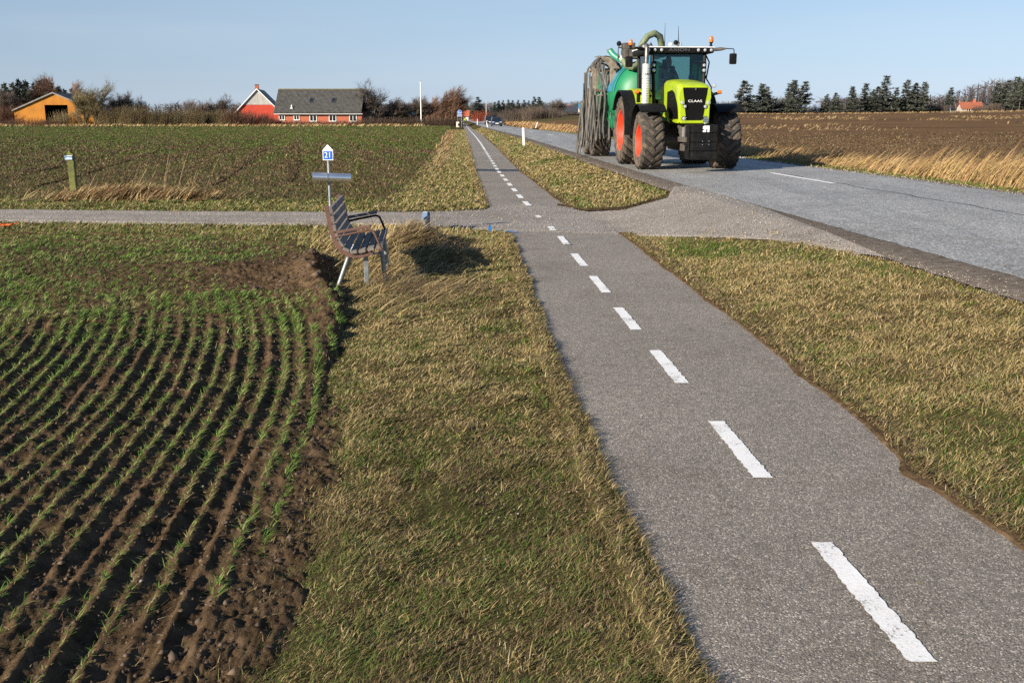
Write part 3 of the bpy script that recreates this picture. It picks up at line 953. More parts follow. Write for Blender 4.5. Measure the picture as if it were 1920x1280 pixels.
# tall dry grass along the far side of the road
xy = region(11, 205, lambda y: float(roadR(y)) + .85, lambda y: float(roadR(y)) + 3.3 + .02 * max(0, y - 60), lambda y: min(560, 7.0 / (.0007 * y) * .62))
X, Y = xy.T
xy = xy[~((np.abs(X - .0232 * Y) < .40) & (Y > 100) & (Y < 139.5))]      # mown round the marker post
X, Y = xy.T; n = len(xy)
u = X - roadR(Y)
hgt = np.interp(Y, [11, 22, 27, 31, 38, 60, 150], [1.12, 1.05, .75, .5, .55, .65, .7]) * (.5 + .9 * fnoise(X * .8, Y * .8, 141, 3)) * np.clip(.55 + .5 * u, .5, 1.1)
az = -.15 + .55 * (fnoise(X * .5, Y * .5, 143, 2) - .5) + rng.normal(0, .35, n)
lean = np.interp(Y, [11, 22, 27, 40, 60], [.22, .28, .75, .75, .45]) * (.5 + rng.random(n))
red = sst(45, 75, Y)
col = np.where((rng.random(n) < .34 + .45 * red)[:, None], pick(REDST, n), pick(PALE, n) * np.array([1, .92, .82]))
o = blades("tall_dry_grass", xy, tz(X, Y) - .05, hgt * (.45 + .75 * rng.random(n) ** 2.2), np.maximum(.005, .00066 * Y), az, lean, .4 + .8 * rng.random(n), col, 4)
stuff(o, "tall straw coloured dead grass along the far roadside", "dry grass")
xy = region(11, 110, lambda y: float(roadR(y)) + .28, lambda y: float(roadR(y)) + 1.15, cover(1.3, .08))
turf("roadside_turf", xy, "low green turf at the far edge of the road", .7, 1.0, .4, Lm=.085)
# second belt of pale grass across the ploughed field
xy = np.concatenate([region(84, 118, lambda y: 22, lambda y: .58 * y, lambda y: .9), region(138, 176, lambda y: 20, lambda y: .58 * y, lambda y: .9), region(205, 232, lambda y: 20, lambda y: .58 * y, lambda y: .8)])
X, Y = xy.T
keep = fnoise(X * .12, Y * .05, 151, 3) > np.where(Y > 200, .2, .54)
xy = xy[keep]; X, Y = xy.T; n = len(xy)
o = blades("field_margin_grass", xy, tz(X, Y) - .05, .25 + .40 * rng.random(n), .0011 * Y, rng.normal(0, .6, n), .5 + .4 * rng.random(n), .5, np.where((rng.random(n) < .5)[:, None], pick(REDST, n) * .7, pick(PALE, n) * .72), 2)
stuff(o, "pale margins of dead grass crossing the ploughed field", "dry grass")
# straw line under the hedges behind the far crop
xy = region(190, 203, lambda y: -.57 * y, lambda y: -.082 * y, lambda y: 3.6)
X, Y = xy.T; n = len(xy)
keep = rng.random(n) < (.25 + .9 * sst(.4, .6, fnoise(X * .12, Y * .12, 153, 2)))
xy = xy[keep]; X, Y = xy.T; n = len(xy)
o = blades("field_margin_grass", xy, tz(X, Y) - .02, .35 + .55 * rng.random(n), .0013 * Y, rng.normal(0, .6, n), .4 + .3 * rng.random(n), .5, np.where((rng.random(n) < .3)[:, None], pick(REDST, n), pick(PALE, n)), 2)
stuff(o, "pale dead grass in front of the hedges behind the far crop", "dry grass")

# crop seedlings in the drilled rows -------------------------------
pts = []
for k in range(-2, 76):
    x0 = -(7.22 + k) * ROW
    yv = np.arange(1.7, 10.6, .017)
    yv = yv + rng.normal(0, .006, len(yv))
    xv = x0 - rowshift(yv)
    for _ in range(6):
        xv = x0 - rowshift(yv) * fan(xv)
    xv = xv + rng.normal(0, .010, len(yv))
    wobx = .25 * ROW * (fnoise(xv * 1.1, yv * .9, 51) - .5)
    xv = xv - wobx + ROW * .5 * 0
    gap = fnoise(yv * .9, np.full_like(yv, k * 7.7), 161, 3)
    ok = (gap > .33 + .10 * (k % 3 == 1) + .16 * (1 - sst(2.6, 5.2, yv))) & (xv > -.66 * yv - 1.0) & (xv < fieldE(yv) - .07) & (rng.random(len(yv)) < .92)
    ok &= (yv < 9.6 - .10 * (-xv)) | (rng.random(len(yv)) < .6)
    pts.append(np.stack([xv[ok], yv[ok]], 1))
P1 = np.concatenate(pts)
# beyond the rows the crop stands thick and without order
P2 = region(8.0, 16.2, lambda y: -.64 * y - .8, lambda y: float(fieldE(y)) - .15, lambda y: 270)
X, Y = P2.T
bare = .9 * np.exp(-(((X + 3.0) / 1.15) ** 2 + ((Y - 12.0) / 1.7) ** 2)) + .8 * np.exp(-((fieldE(Y) - X) / .55) ** 2) * (1 - sst(12.5, 14, Y))
dn = sst(7.9, 9.6, Y + .18 * (-X - 1.5)) * (1 - np.clip(bare * 1.3, 0, 1)) * (.5 + 1.0 * sst(.34, .54, fnoise(X * 1.4, Y * 1.4, 163, 3)))
P2 = P2[rng.random(len(P2)) < dn]
P = np.concatenate([P1, P2])
nb = np.concatenate([rng.integers(4, 7, len(P1)), rng.integers(3, 5, len(P2))])
idx = np.repeat(np.arange(len(P)), nb)
xy = P[idx] + rng.normal(0, .006, (len(idx), 2))
X, Y = xy.T; n = len(xy)
size = (.45 + 1.15 * fnoise(P[:, 0] * 2.5, P[:, 1] * 2.5, 165, 2))[idx]
L = (.028 + .038 * rng.random(n)) * size * np.where(Y > 8.5, 1.25, 1)
az = np.where(rng.random(n) < .62, WIND * .3 + rng.normal(0, .75, n), rng.uniform(0, 6.28, n))
tone = fnoise(P[:, 0] * 1.3 + 40, P[:, 1] * 1.3, 167, 3)[idx]
cc = pick(CROP[:3], n)
yel = pick(CROP[3:], n)
col = np.where((rng.random(n) < .22 + .5 * sst(.5, .7, tone))[:, None], yel, cc)
o = blades("crop_seedlings", xy, tz(X, Y) + field_h(X, Y) - .006, L, np.maximum(.0038, .0008 * Y) * (.7 + .5 * rng.random(n)), az, .45 + .55 * rng.random(n), .35 + .6 * rng.random(n), col, 3)
stuff(o, "young green cereal shoots in curving drilled rows on dark soil", "crop")
# straw litter and old stubble on the soil
xy = region(1.8, 15.5, lambda y: -.64 * y - .8, lambda y: float(fieldE(y)) + .05, lambda y: min(420, 1500 / y))
n = len(xy); X, Y = xy.T
o = blades("straw_litter", xy, tz(X, Y) + field_h(X, Y) + .002, .018 + .05 * rng.random(n) ** 2, np.maximum(.0028, .0007 * Y), rng.uniform(0, 6.28, n), 1.1 + .35 * rng.random(n), .1, np.where((rng.random(n) < .7)[:, None], pick(BROWN, n) * 1.2, pick(PALE, n)), 2)
stuff(o, "bits of straw and old stubble lying on the near soil", "straw")
# far crop: shoots and straw seen at a flat angle
xy = region(22.2, 200, lambda y: -.56 * y - 2, lambda y: float(fieldF(y)) - .05, lambda y: .62 / (.00125 * y * .085) * (1 - .55 * float(sst(60, 160, y))))
X, Y = xy.T; n = len(xy)
gg = fnoise(X * .5 - Y * .12, Y * .5, 171, 4)
greenp = np.clip(.06 + .6 * sst(.46, .66, gg) * sst(27, 55, Y) + .40 * sst(36, 95, Y) + .20 * np.cos((X + .2 * Y) * 2 * math.pi / 1.7) * sst(24, 40, Y), 0, .85)
col = np.where((rng.random(n) < greenp)[:, None], pick(CROP[:4], n) * np.array([.68, .60, .60]), np.where((rng.random(n) < .90)[:, None], pick(BROWN, n) * .78, pick(PALE, n) * .7))
o = blades("crop_seedlings", xy, ff_z(X, Y) - .005, (.05 + .06 * rng.random(n)) * (1 + .004 * Y), .00095 * Y * (.7 + .6 * rng.random(n)), rng.uniform(0, 6.28, n), .3 + .8 * rng.random(n), .5, col, 2)
stuff(o, "patchy young crop and old stubble on the field beyond the track", "crop")
xy = region(15, 90, lambda y: float(roadR(y)) + 2.9, lambda y: .56 * y + 4, lambda y: .32 / (.00125 * y * .085) * (1 - float(sst(35, 88, y))))
xy = xy[xy[:, 0] < .56 * xy[:, 1] + 3]
X, Y = xy.T; n = len(xy)
col = np.where((rng.random(n) < .88)[:, None], pick(BROWN, n) * .8, pick(PALE, n) * .6)
o = blades("stubble", xy, tz(X, Y) + .02, (.05 + .06 * rng.random(n)), .00095 * Y * (.7 + .6 * rng.random(n)), rng.uniform(0, 6.28, n), .3 + .8 * rng.random(n), .5, col, 2)
stuff(o, "brown stubble scraps on the ploughed field across the road", "stubble")

# clods and stones --------------------------------------------------
def pebbles(name, xy, z, size, cols, label, cat, flat=.6, mat=None):
    n = len(xy)
    base = np.array([(1, 0, 0), (.3, .95, 0), (-.8, .6, 0), (-.8, -.6, 0), (.3, -.95, 0), (.1, .1, 1), (0, 0, -.6)])
    F0 = np.array([(0, 1, 5), (1, 2, 5), (2, 3, 5), (3, 4, 5), (4, 0, 5), (1, 0, 6), (2, 1, 6), (3, 2, 6), (4, 3, 6), (0, 4, 6)])
    a = rng.uniform(0, 6.28, n)
    V = base[None] * (.7 + .6 * rng.random((n, 7, 1))) * np.broadcast_to(size, n)[:, None, None] * .5
    V[:, :, 2] *= flat
    x = V[:, :, 0] * np.cos(a)[:, None] - V[:, :, 1] * np.sin(a)[:, None]
    y = V[:, :, 0] * np.sin(a)[:, None] + V[:, :, 1] * np.cos(a)[:, None]
    V[:, :, 0] = x + xy[:, :1]; V[:, :, 1] = y + xy[:, 1:2]; V[:, :, 2] += (z + .1 * np.broadcast_to(size, n))[:, None]
    F = (np.arange(n) * 7)[:, None, None] + F0[None]
    return stuff(np_mesh(name, V.reshape(-1, 3), F.reshape(-1, 3), mat or M['stone_col'], np.repeat(cols, 7, 0)), label, cat)
M['stone_col'] = leafmat("stone", 0, .85)
GRAVEL = np.array([(.40, .36, .32), (.26, .23, .20), (.33, .28, .23), (.52, .48, .43), (.17, .15, .135), (.45, .38, .31)])
xy = region(11.2, 22.6, lambda y: -12.5, lambda y: 4.1, lambda y: 210)
X, Y = xy.T
inside = (Y > tLo(X) - .06) & (Y < tHi(X) + .05)
sfr = (Y - tLo(X)) / (tHi(X) - tLo(X))
west = 1 - sst(-1.5, .6, X)
ruts = np.exp(-((sfr - .27) / .10) ** 2) + np.exp(-((sfr - .75) / .10) ** 2)
prob = np.clip(west * (1.0 - .75 * ruts) + (1 - west) * (.26 + .7 * sst(2.3, 3.6, X) * (1 - sst(.0, .45, np.abs(sfr - .05))) + .7 * np.exp(-(sfr / .10) ** 2) + .25 * sst(.5, .6, fnoise(X * 2, Y * 2, 175))), 0, 1)
xy = xy[inside & (rng.random(len(X)) < prob)]
X, Y = xy.T; n = len(xy)
pebbles("gravel", xy, np.minimum(tz(X, Y), .352) + .014, .009 + .024 * rng.random(n) ** 2, pick(GRAVEL, n) * .80, "loose grey and tan gravel on the farm track and crossing", "gravel")
xy = region(5.5, 46, lambda y: float(roadL(y)) - np.interp(y, [8, 20, 40], [.62, .62, .5]), lambda y: float(roadL(y)) - .12, lambda y: min(900, 12000 / y / y * 6))
X, Y = xy.T
xy = xy[rng.random(len(X)) < np.clip(.12 + 1.25 * (1 - (X - roadL(Y) + .62) / .26), .10, 1)]
X, Y = xy.T; n = len(xy)
pebbles("gravel", xy, tz(X, Y) + .008, np.maximum(.010, .0007 * Y) * (.6 + 1.0 * rng.random(n)), pick(GRAVEL, n), "pebbles washed onto the road shoulder beside the verge", "gravel")
xy = region(11, 45, lambda y: float(roadR(y)) + .02, lambda y: float(roadR(y)) + .4, lambda y: 90)
X, Y = xy.T; n = len(xy)
pebbles("gravel", xy, tz(X, Y) + .008, np.maximum(.016, .001 * Y) * (.7 + .8 * rng.random(n)), pick(GRAVEL, n), "pebbles along the far edge of the road", "gravel")
# crumbs of soil
xy = region(1.8, 15, lambda y: -.64 * y - .7, lambda y: float(fieldE(y)) + .04, lambda y: min(420, 1700 / y))
X, Y = xy.T; n = len(xy)
SOILC = np.array([(.085, .058, .040), (.060, .042, .030), (.11, .078, .055)])
pebbles("soil_crumbs", xy, tz(X, Y) + field_h(X, Y) - .002, .008 + .020 * rng.random(n) ** 3 + .0005 * Y, pick(SOILC, n), "dark crumbs of soil on the near field", "soil", .8)
xy = np.concatenate([region(3.6, 10, lambda y: float(fieldE(y)) - .8, lambda y: float(fieldE(y)) + .02, lambda y: 3), np.stack([rng.normal(-.12, .20, 60), rng.normal(4.75, .28, 60)], 1)])
X, Y = xy.T; n = len(xy)
zz = np.where(X < fieldE(Y), field_h(X, Y), .0)
pebbles("stones", xy, tz(X, Y) + zz, .008 + .016 * rng.random(n) ** 2, pick(np.array([(.26, .22, .17), (.20, .15, .11), (.30, .26, .22), (.16, .11, .08)]), n), "small pale stones on the soil edge and in the bare verge patch", "stones")

xy = np.concatenate([np.stack([rng.normal(-2.42, .22, 260), rng.uniform(10.4, 13.4, 260)], 1), region(3.0, 10.5, lambda y: float(fieldE(y)) - .30, lambda y: float(fieldE(y)) + .06, lambda y: 60)])
X, Y = xy.T; ok = X < fieldE(Y) + .08
xy = xy[ok]; X, Y = xy.T; n = len(xy)
pebbles("soil_clods", xy, tz(X, Y) + field_h(X, Y) - .012, .022 + .075 * rng.random(n) ** 2.5 * np.where(Y > 9.5, 1.2, .6), pick(SOILC, n), "rough clods of dug soil along the field edge and beside the bench", "soil", .85)
# long matted grass blown over round the bench ---------------------
def mat_grass(name, cx, cy, sx, sy, n, L, label, az0=.3, lean=.8, pal=PALE, up=0.0, W=.0055, zfun=None):
    xy = np.stack([rng.normal(cx, sx, n), rng.normal(cy, sy, n)], 1)
    X, Y = xy.T
    ok = (X > fieldE(Y) - .05) & (X < pathL(Y) - .05) if cx > -4 and cy < 17 else np.ones(n, bool)
    xy = xy[ok]; X, Y = xy.T; m = len(xy)
    z = tz(X, Y) - .03 + up * np.exp(-(((X - cx) / (sx * 1.2)) ** 2 + ((Y - cy) / (sy * 1.2)) ** 2))
    az = az0 + 2.6 * (fnoise(X * 2.2, Y * 2.2, 181, 3) - .5) + rng.normal(0, .5, m)
    o = blades(name, xy, z, L * (.5 + .8 * rng.random(m)), np.maximum(W, .0009 * Y) * (.6 + .6 * rng.random(m)), az, lean * (.55 + .6 * rng.random(m)), .5 + .6 * rng.random(m), np.where((rng.random(m) < .15 + .5 * sst(.5, .7, fnoise(X * 2.5, Y * 2.5, 183, 2)))[:, None], pick(BROWN, m), pick(pal, m)), 4)
    return stuff(o, label, "dry grass")
mat_grass("matted_grass", -1.55, 12.3, .42, 1.2, 3000, .27, "long straw coloured grass blown flat under and round the bench", .35, 1.15)
mat_grass("matted_grass", -1.15, 10.6, .42, .55, 2600, .32, "long blown grass lying in front of the bench legs", .45, 1.25, np.concatenate([PALE, BROWN]))
mat_grass("matted_grass", -1.46, 14.2, .34, .55, 3400, .27, "mounded tuft of long grass between the bench and the blue post", .15, 1.0, np.concatenate([PALE, BROWN, BROWN]), .02)
mat_grass("matted_grass", -.95, 13.1, .34, .7, 2400, .17, "rough brown grass on the added low hump beside the bench mound", .2, 1.0, np.concatenate([PALE, BROWN, OLIVE]))
mat_grass("matted_grass", -2.15, 14.6, .45, .9, 1500, .32, "long pale grass behind the bench", .5, .7)
mat_grass("matted_grass", -8.6, 22.35, .9, .22, 2400, .42, "pale clump of dead grass beside the mossy wooden post", .35, .65, np.concatenate([PALE, REDST]), .12, .01)
n = 70
xy = np.stack([rng.normal(-8.3, .9, n), rng.normal(22.6, .25, n)], 1)
o = blades("weed_stalks", xy, tz(xy[:, 0], xy[:, 1]), .5 + .75 * rng.random(n), np.full(n, .017), .3 + rng.normal(0, .5, n), .1 + .35 * rng.random(n), .3, pick(BROWN, n) * 1.3, 4)
stuff(o, "thin brown weed stalks standing in the pale grass clump", "dry grass")
# ------------------------------------------------------------------ object materials
M['galv'] = pm("galvanised_steel", (.32, .335, .335), (.20, .215, .22), 25, .5, .7)
M['steel'] = pm("polished_steel", (.80, .81, .82), (.70, .71, .72), 8, .22, .9)
M['plank'] = pm("weathered_plank", (.105, .088, .078), (.19, .165, .148), 9, .75, bmp=.3, bscale=60)
M['rail'] = pm("red_brown_rail", (.13, .062, .044), (.085, .045, .034), 10, .65, bmp=.2)
M['white'] = pm("white_plastic", (.82, .82, .80), (.72, .72, .70), 10, .45)
M['blue'] = pm("sign_blue", (.012, .12, .52), (.010, .10, .46), 3, .35)
M['mossy'] = pm("mossy_wood", (.16, .17, .035), (.09, .085, .03), 9, .9, bmp=.4)
M['post_blue'] = pm("faded_blue_plastic", (.085, .15, .25), (.05, .095, .18), 12, .6)
M['post_grey'] = pm("pale_blue_plastic", (.30, .35, .40), (.22, .28, .34), 12, .5)
M['strap'] = pm("bright_blue_plastic", (.02, .22, .62), (.02, .17, .5), 12, .4)
M['net'] = pm("orange_net", (.75, .16, .03), (.55, .12, .03), 12, .6)
M['red'] = pm("red_reflector", (.55, .04, .03), (.45, .03, .02), 12, .35)
M['black'] = pm("black_plastic", (.0055, .0055, .006), (.012, .0115, .011), 10, .55, spec=.12)
M['rubber'] = pm("black_rubber", (.030, .028, .027), (.045, .040, .036), 8, .8)

def text(name, body, size, mat, parent, loc, rot, extrude=.002, font_scale_x=1.0):
    cu = bpy.data.curves.new(name, 'FONT')
    cu.body = body
    cu.size = size
    cu.extrude = extrude
    cu.align_x = 'CENTER'; cu.align_y = 'CENTER'
    cu.materials.append(mat)
    o = bpy.data.objects.new(name, cu)
    COL.objects.link(o)
    o.parent = parent
    o.location = loc
    o.rotation_euler = rot
    o.scale = (font_scale_x, 1, 1)
    return to_mesh(o)

# ------------------------------------------------------------------ bench
bench = empty("park_bench", (-2.02, 11.0, 0.0), math.atan2(.09, 1.0))
tag(bench, "weathered plank bench with brown armrests and galvanised legs facing the path", "bench")
prof = [(0, .90), (.02, .76), (.045, .62), (.085, .50), (.15, .41), (.24, .368), (.34, .372), (.46, .40), (.60, .43)]
def prof_at(s):
    d = 0
    for a, b in zip(prof, prof[1:]):
        l = math.hypot(b[0] - a[0], b[1] - a[1])
        if d + l >= s:
            t = (s - d) / l
            return a[0] + (b[0] - a[0]) * t, a[1] + (b[1] - a[1]) * t, math.atan2(b[1] - a[1], b[0] - a[0])
        d += l
    return b[0], b[1], math.atan2(b[1] - a[1], b[0] - a[0])
plen = sum(math.hypot(b[0] - a[0], b[1] - a[1]) for a, b in zip(prof, prof[1:]))
BL = 1.72
step = plen / 10
for i in range(10):
    x, z, a = prof_at(step * (i + .5))
    nx, nz = -math.sin(a), math.cos(a)
    m = Matrix.Rotation(-a, 3, 'Y')
    MB().rbox((x + nx * .022, BL / 2 + rnd.uniform(-.012, .012), z + nz * .022), (step - .026, BL, .034), .006, m).build("plank", M['plank'], bench)
for yy in (.05, BL - .05):
    rows = []
    for i in range(25):
        x, z, a = prof_at(plen * i / 24 * .86)
        nx, nz = -math.sin(a), math.cos(a)
        rows.append([(x - nx * .045, yy - .03, z - nz * .045), (x - nx * .045, yy + .03, z - nz * .045), (x + nx * .004, yy + .03, z + nz * .004), (x + nx * .004, yy - .03, z + nz * .004)])
    MB().loft(rows).build("side_rail", M['rail'], bench, True)
    MB().tube([(.055, yy - .04, .56), (.25, yy - .04, .60), (.44, yy - .04, .635), (.485, yy - .04, .62), (.52, yy - .04, .54), (.57, yy - .04, .405)], .014, 8).build("arm_tube", M['rail'] if yy < 1 else M['black'], bench, True)
    MB().rbox((.27, yy - .04, .645), (.38, .06, .032), .008, Matrix.Rotation(-.17, 3, 'Y')).build("armrest", M['rail'] if yy < 1 else M['plank'], bench)
for yy in (.12, 1.05):
    MB().tube([(.20, yy, .345), (.03, yy + .02, -.10)], .027, 10).build("leg", M['galv'], bench, True)
    MB().tube([(.55, yy + .28, .38), (.59, yy + .30, -.10)], .026, 10).build("leg", M['galv'], bench, True)
    MB().rbox((.36, yy, .345), (.40, .05, .012), .004, Matrix.Rotation(-.10, 3, 'Y')).build("seat_bracket", M['galv'], bench)
MB().rbox((.385, .10, .12), (.052, .014, .46), .004).build("leg", M['galv'], bench)

# ------------------------------------------------------------------ sign 21 with its steel tube
sg = empty("route_sign", (-2.80, 15.42, 0))
tag(sg, "slim steel sign post with house shaped blue 21 plate behind the bench", "sign")
MB().tube([(0, 0, -.1), (0, 0, 1.22)], .024, 12).build("post", M['galv'], sg, True)
MB().prism([(-.078, 1.20), (.078, 1.20), (.078, 1.352), (0, 1.435), (-.078, 1.352)], -.034, -.022).build("sign_board", M['white'], sg)
MB().prism([(-.068, 1.212), (.068, 1.212), (.068, 1.335), (-.068, 1.335)], -.037, -.0345).build("number_panel", M['blue'], sg)
text("number", "21", .118, M['white'], sg, (0, -.0385, 1.273), (math.pi / 2, 0, 0), .001, .92)
tb = empty("steel_tube", (-2.80, 15.42, 0))
tb.location = (-2.75, 15.36, .94); tb.rotation_euler = (0, .05, R(14))
tag(tb, "shiny horizontal steel tube strapped across the slim sign post", "steel tube")
MB().lathe([(.058, -.29), (.066, -.285), (.068, -.27), (.068, .27), (.066, .285), (.058, .29)], axis='X', n=24, caps=False).build("tube_wall", M['steel'], tb, True)
MB().lathe([(.050, .262), (.058, .263)], axis='X', n=20).build("tube_end", M['black'], tb)
MB().lathe([(.050, -.263), (.058, -.262)], axis='X', n=20).build("tube_end", M['black'], tb)
MB().lathe([(.069, -.08), (.072, -.078), (.072, -.055), (.069, -.053)], axis='X', n=24, caps=False).build("clamp_band", M['galv'], tb, True)

# small posts and litter
wp = empty("wooden_post", (-10.77, 24.7, 0), .1)
tag(wp, "mossy green wooden post with a small blue plate by the far field", "post")
MB().rbox((0, 0, .42), (.15, .15, 1.04), .012).build("post_body", M['mossy'], wp)
MB().prism([(-.06, .93), (.03, .93), (-.01, 1.02), (-.04, 1.0)], -.06, .06).build("broken_top", M['mossy'], wp)
o = MB().rbox((-.03, -.092, .84), (.18, .012, .11), .004).build("name_plate", M['air_blue'] if 'air_blue' in M else pm("faded_blue_plate", (.08, .19, .34), (.14, .26, .40), 12, .5), wp)
MB().prism([(-.11, .815), (-.06, .800), (-.02, .80), (.02, .81), (.05, .80), (.055, .83), (.0, .835), (-.05, .84)], -.102, -.0985).build("plate_lettering", M['white'], wp)
MB().rbox((.0, -.099, .885), (.13, .002, .012), .0008).build("plate_lettering", M['white'], wp)

bp = empty("blue_post", (-1.44, 16.75, 0), R(-22))
tag(bp, "stubby blue plastic post standing between matted grass and gravel track", "post")
MB().rbox((0, 0, .10), (.10, .10, .36), .008).build("post_body", M['post_blue'], bp)
MB().rbox((-.0515, 0, .10), (.006, .082, .34), .002).build("side_face", M['post_grey'], bp)
MB().rbox((0, 0, .283), (.08, .08, .012), .004).build("post_cap", M['post_grey'], bp)

st = empty("plastic_strap", (-.13, 16.1, .012), R(-6))
tag(st, "torn bright blue plastic strip lying at the corner of path and track", "litter")
MB().sheet([[(-.12, -.02, .05), (-.12, .02, .055)], [(-.02, -.025, .022), (-.02, .025, .030)], [(.12, -.03, .03), (.12, .03, .035)], [(.22, -.012, .01), (.22, .02, .012)], [(.26, 0, .004), (.26, .01, .006)]]).build("flat_strip", M['strap'], st)
MB().sheet([[(-.24, 0, .0), (-.21, .02, .0)], [(-.255, 0, .07), (-.20, .02, .065)], [(-.235, 0, .13), (-.215, .015, .12)]]).build("upright_tab", M['strap'], st)

nt_ = empty("barrier_net", (-8.78, 17.0, .02)); nt_.scale = (.62, .8, .6)
tag(nt_, "scrap of orange barrier net lying in grass beside the gravel track", "litter")
mb = MB()
for i in range(7):
    mb.tube([(-.5 + .15 * i, -.16, .01 + .03 * rnd.random()), (-.47 + .15 * i, 0, .05 + .05 * rnd.random()), (-.5 + .15 * i, .16, .02)], .012, 4)
for i in range(4):
    mb.tube([(-.55, -.15 + .1 * i, .03), (-.2, -.14 + .1 * i, .06), (.1, -.15 + .1 * i, .03), (.45, -.13 + .1 * i, .05)], .012, 4)
mb.build("net_mesh", M['net'], nt_)

# marker posts along the road
def marker(loc, tilt, label):
    o = empty("marker_post", loc)
    o.rotation_euler = (tilt[0], tilt[1], 0)
    tag(o, label, "marker post", "white marker posts along the road")
    MB().loft([[(-.055, -.03, -.05), (.055, -.03, -.05), (.04, .045, -.05), (-.04, .045, -.05)],
               [(-.055, -.03, .80), (.055, -.03, .80), (.04, .045, .80), (-.04, .045, .80)],
               [(-.05, -.03, .83), (.05, -.03, .86), (.035, .045, .84), (-.035, .045, .82)]]).build("post_body", M['white'], o)
    MB().rbox((0, -.032, .72), (.07, .006, .045), .002).build("reflector", M['red'], o)
    return o
marker((.60, 52.0, .33), (0, -.05), "white marker post standing between cycle path and tractor")
marker((-3.55, 148, tz1(-3.55, 148)), (0, -.22), "white marker post leaning in front of the two dark cars")
marker((-6.5, 190, tz1(-6.5, 190)), (0, .05), "thin white marker post left upright beyond the leaning one")
marker((3.2, 138, tz1(3.2, 138)), (0, .30), "white marker post tilting on the far roadside")
marker((-7.9, 232, tz1(-7.9, 232)), (0, .02), "distant white marker post beside the far bend of the road")
marker((-6.2, 236, tz1(-6.2, 236)), (0, -.1), "most distant white marker post in front of the red shrub")

# ------------------------------------------------------------------ tyres
def tyre_mesh(r, w, rim_r, nl):
    mb = MB()
    h = w / 2
    prof_ = [(rim_r, -h * .86), (rim_r + .04, -h * .98), (r * .80, -h * 1.04), (r * .895, -h * .96), (r * .935, -h * .74), (r * .945, -h * .3), (r * .95, 0),
             (r * .945, h * .3), (r * .935, h * .74), (r * .895, h * .96), (r * .80, h * 1.04), (rim_r + .04, h * .98), (rim_r, h * .86)]
    mb.lathe(prof_, axis='X', n=48, caps=False)
    return mb
def lug_mesh(r, w, nl):
    mb = MB()
    h = w / 2
    def P(u, rad, a):
        return (u, -rad * math.cos(a), rad * math.sin(a))
    for sd in (-1, 1):
        for k in range(nl):
            a0 = 2 * math.pi * k / nl + (math.pi / nl if sd > 0 else 0)
            rings = []
            for t in (0, .25, .55, .85, 1.0):
                u = sd * h * (-.10 + 1.08 * t)
                da = .40 * (t ** .85)
                rt = r * (1.0 - .012 * t - (.045 if t == 1.0 else 0))
                rb = r * (.92 if t < .8 else (.89 if t < 1 else .85))
                wd = (.030 + .012 * t) / r * 1.35
                a = a0 + da
                rings.append([P(u, rb, a - wd * 1.2), P(u, rt, a - wd), P(u, rt, a + wd), P(u, rb, a + wd * 1.2)])
            mb.loft(rings)
    return mb
def rim_mesh(rim_r, w, out):
    """dished wheel disc; out = +1/-1 the side that shows"""
    h = w / 2
    pr = [(rim_r + .012, h * .90), (rim_r - .02, h * .86), (rim_r - .05, h * .55), (rim_r * .86, h * .30), (rim_r * .5, h * .22), (rim_r * .46, h * .34), (rim_r * .30, h * .36), (.001, h * .37)]
    return MB().lathe([(a, out * b) for a, b in pr], axis='X', n=40, caps=False)
M['tyre'] = None
m, t, b, o = nt("muddy_tyre")
tc = N(t, "ShaderNodeTexCoord")
n1 = noise(t, tc.outputs["Object"], 5.0, 7, .65)
r1 = ramp(t, [(.36, (.028, .026, .025)), (.50, (.075, .058, .042)), (.66, (.145, .105, .070))])
t.links.new(n1.outputs[0], r1.inputs[0])
t.links.new(r1.outputs[0], b.inputs["Base Color"])
b.inputs["Roughness"].default_value = .85
n2 = noise(t, tc.outputs["Object"], 40, 5)
bump(t, b, n2.outputs[0], .35, .02)
M['tyre'] = m
M['lug'] = pm("dark_tread_rubber", (.030, .027, .025), (.085, .066, .048), 7, .85, bmp=.3, lo=.45, hi=.75)
M['rim_red'] = pm("red_rim_paint", (.72, .048, .016), (.33, .075, .035), 6, .42, coat=.15, lo=.5, hi=.8)
M['lime'] = pm("lime_paint", (.32, .43, .006), (.235, .27, .035), 3.5, .36, coat=.25, lo=.5, hi=.78)
M['grille'] = pm("black_grille", (.0035, .003, .003), (.006, .0055, .0055), 90, .6, bmp=.2, bscale=160, spec=.12)
M['chrome'] = pm("chrome", (.85, .85, .86), (.75, .75, .76), 5, .12, 1.0)
M['lens'] = pm("lamp_lens", (.74, .76, .78), (.42, .43, .45), 70, .14, .45)
M['amber'] = pm("amber_lens", (.75, .20, .02), (.62, .12, .01), 20, .15, coat=.6)
M['guard'] = pm("exhaust_guard_steel", (.74, .73, .71), (.60, .59, .57), 9, .38, .45)
M['pipe'] = pm("dull_exhaust_steel", (.16, .15, .145), (.09, .085, .08), 9, .4, .6)
M['cabwhite'] = pm("roof_white", (.78, .77, .74), (.62, .61, .58), 5, .5)
M['silver'] = pm("silver_paint", (.55, .55, .55), (.42, .42, .42), 8, .35, .6)
M['weight'] = pm("cast_weight", (.004, .0045, .006), (.012, .0115, .011), 9, .65, spec=.12, bmp=.3)
M['iron'] = pm("dirty_iron", (.045, .040, .036), (.10, .085, .07), 8, .75, bmp=.3)
m, t, b, o = nt("cab_glass")
tr = N(t, "ShaderNodeBsdfTransparent"); tr.inputs[0].default_value = (.60, .74, .72, 1)
gl = N(t, "ShaderNodeBsdfGlossy"); gl.inputs["Roughness"].default_value = .03; gl.inputs[0].default_value = (.9, .95, .95, 1)
fr = N(t, "ShaderNodeFresnel"); fr.inputs[0].default_value = 1.5
mx = N(t, "ShaderNodeMixShader")
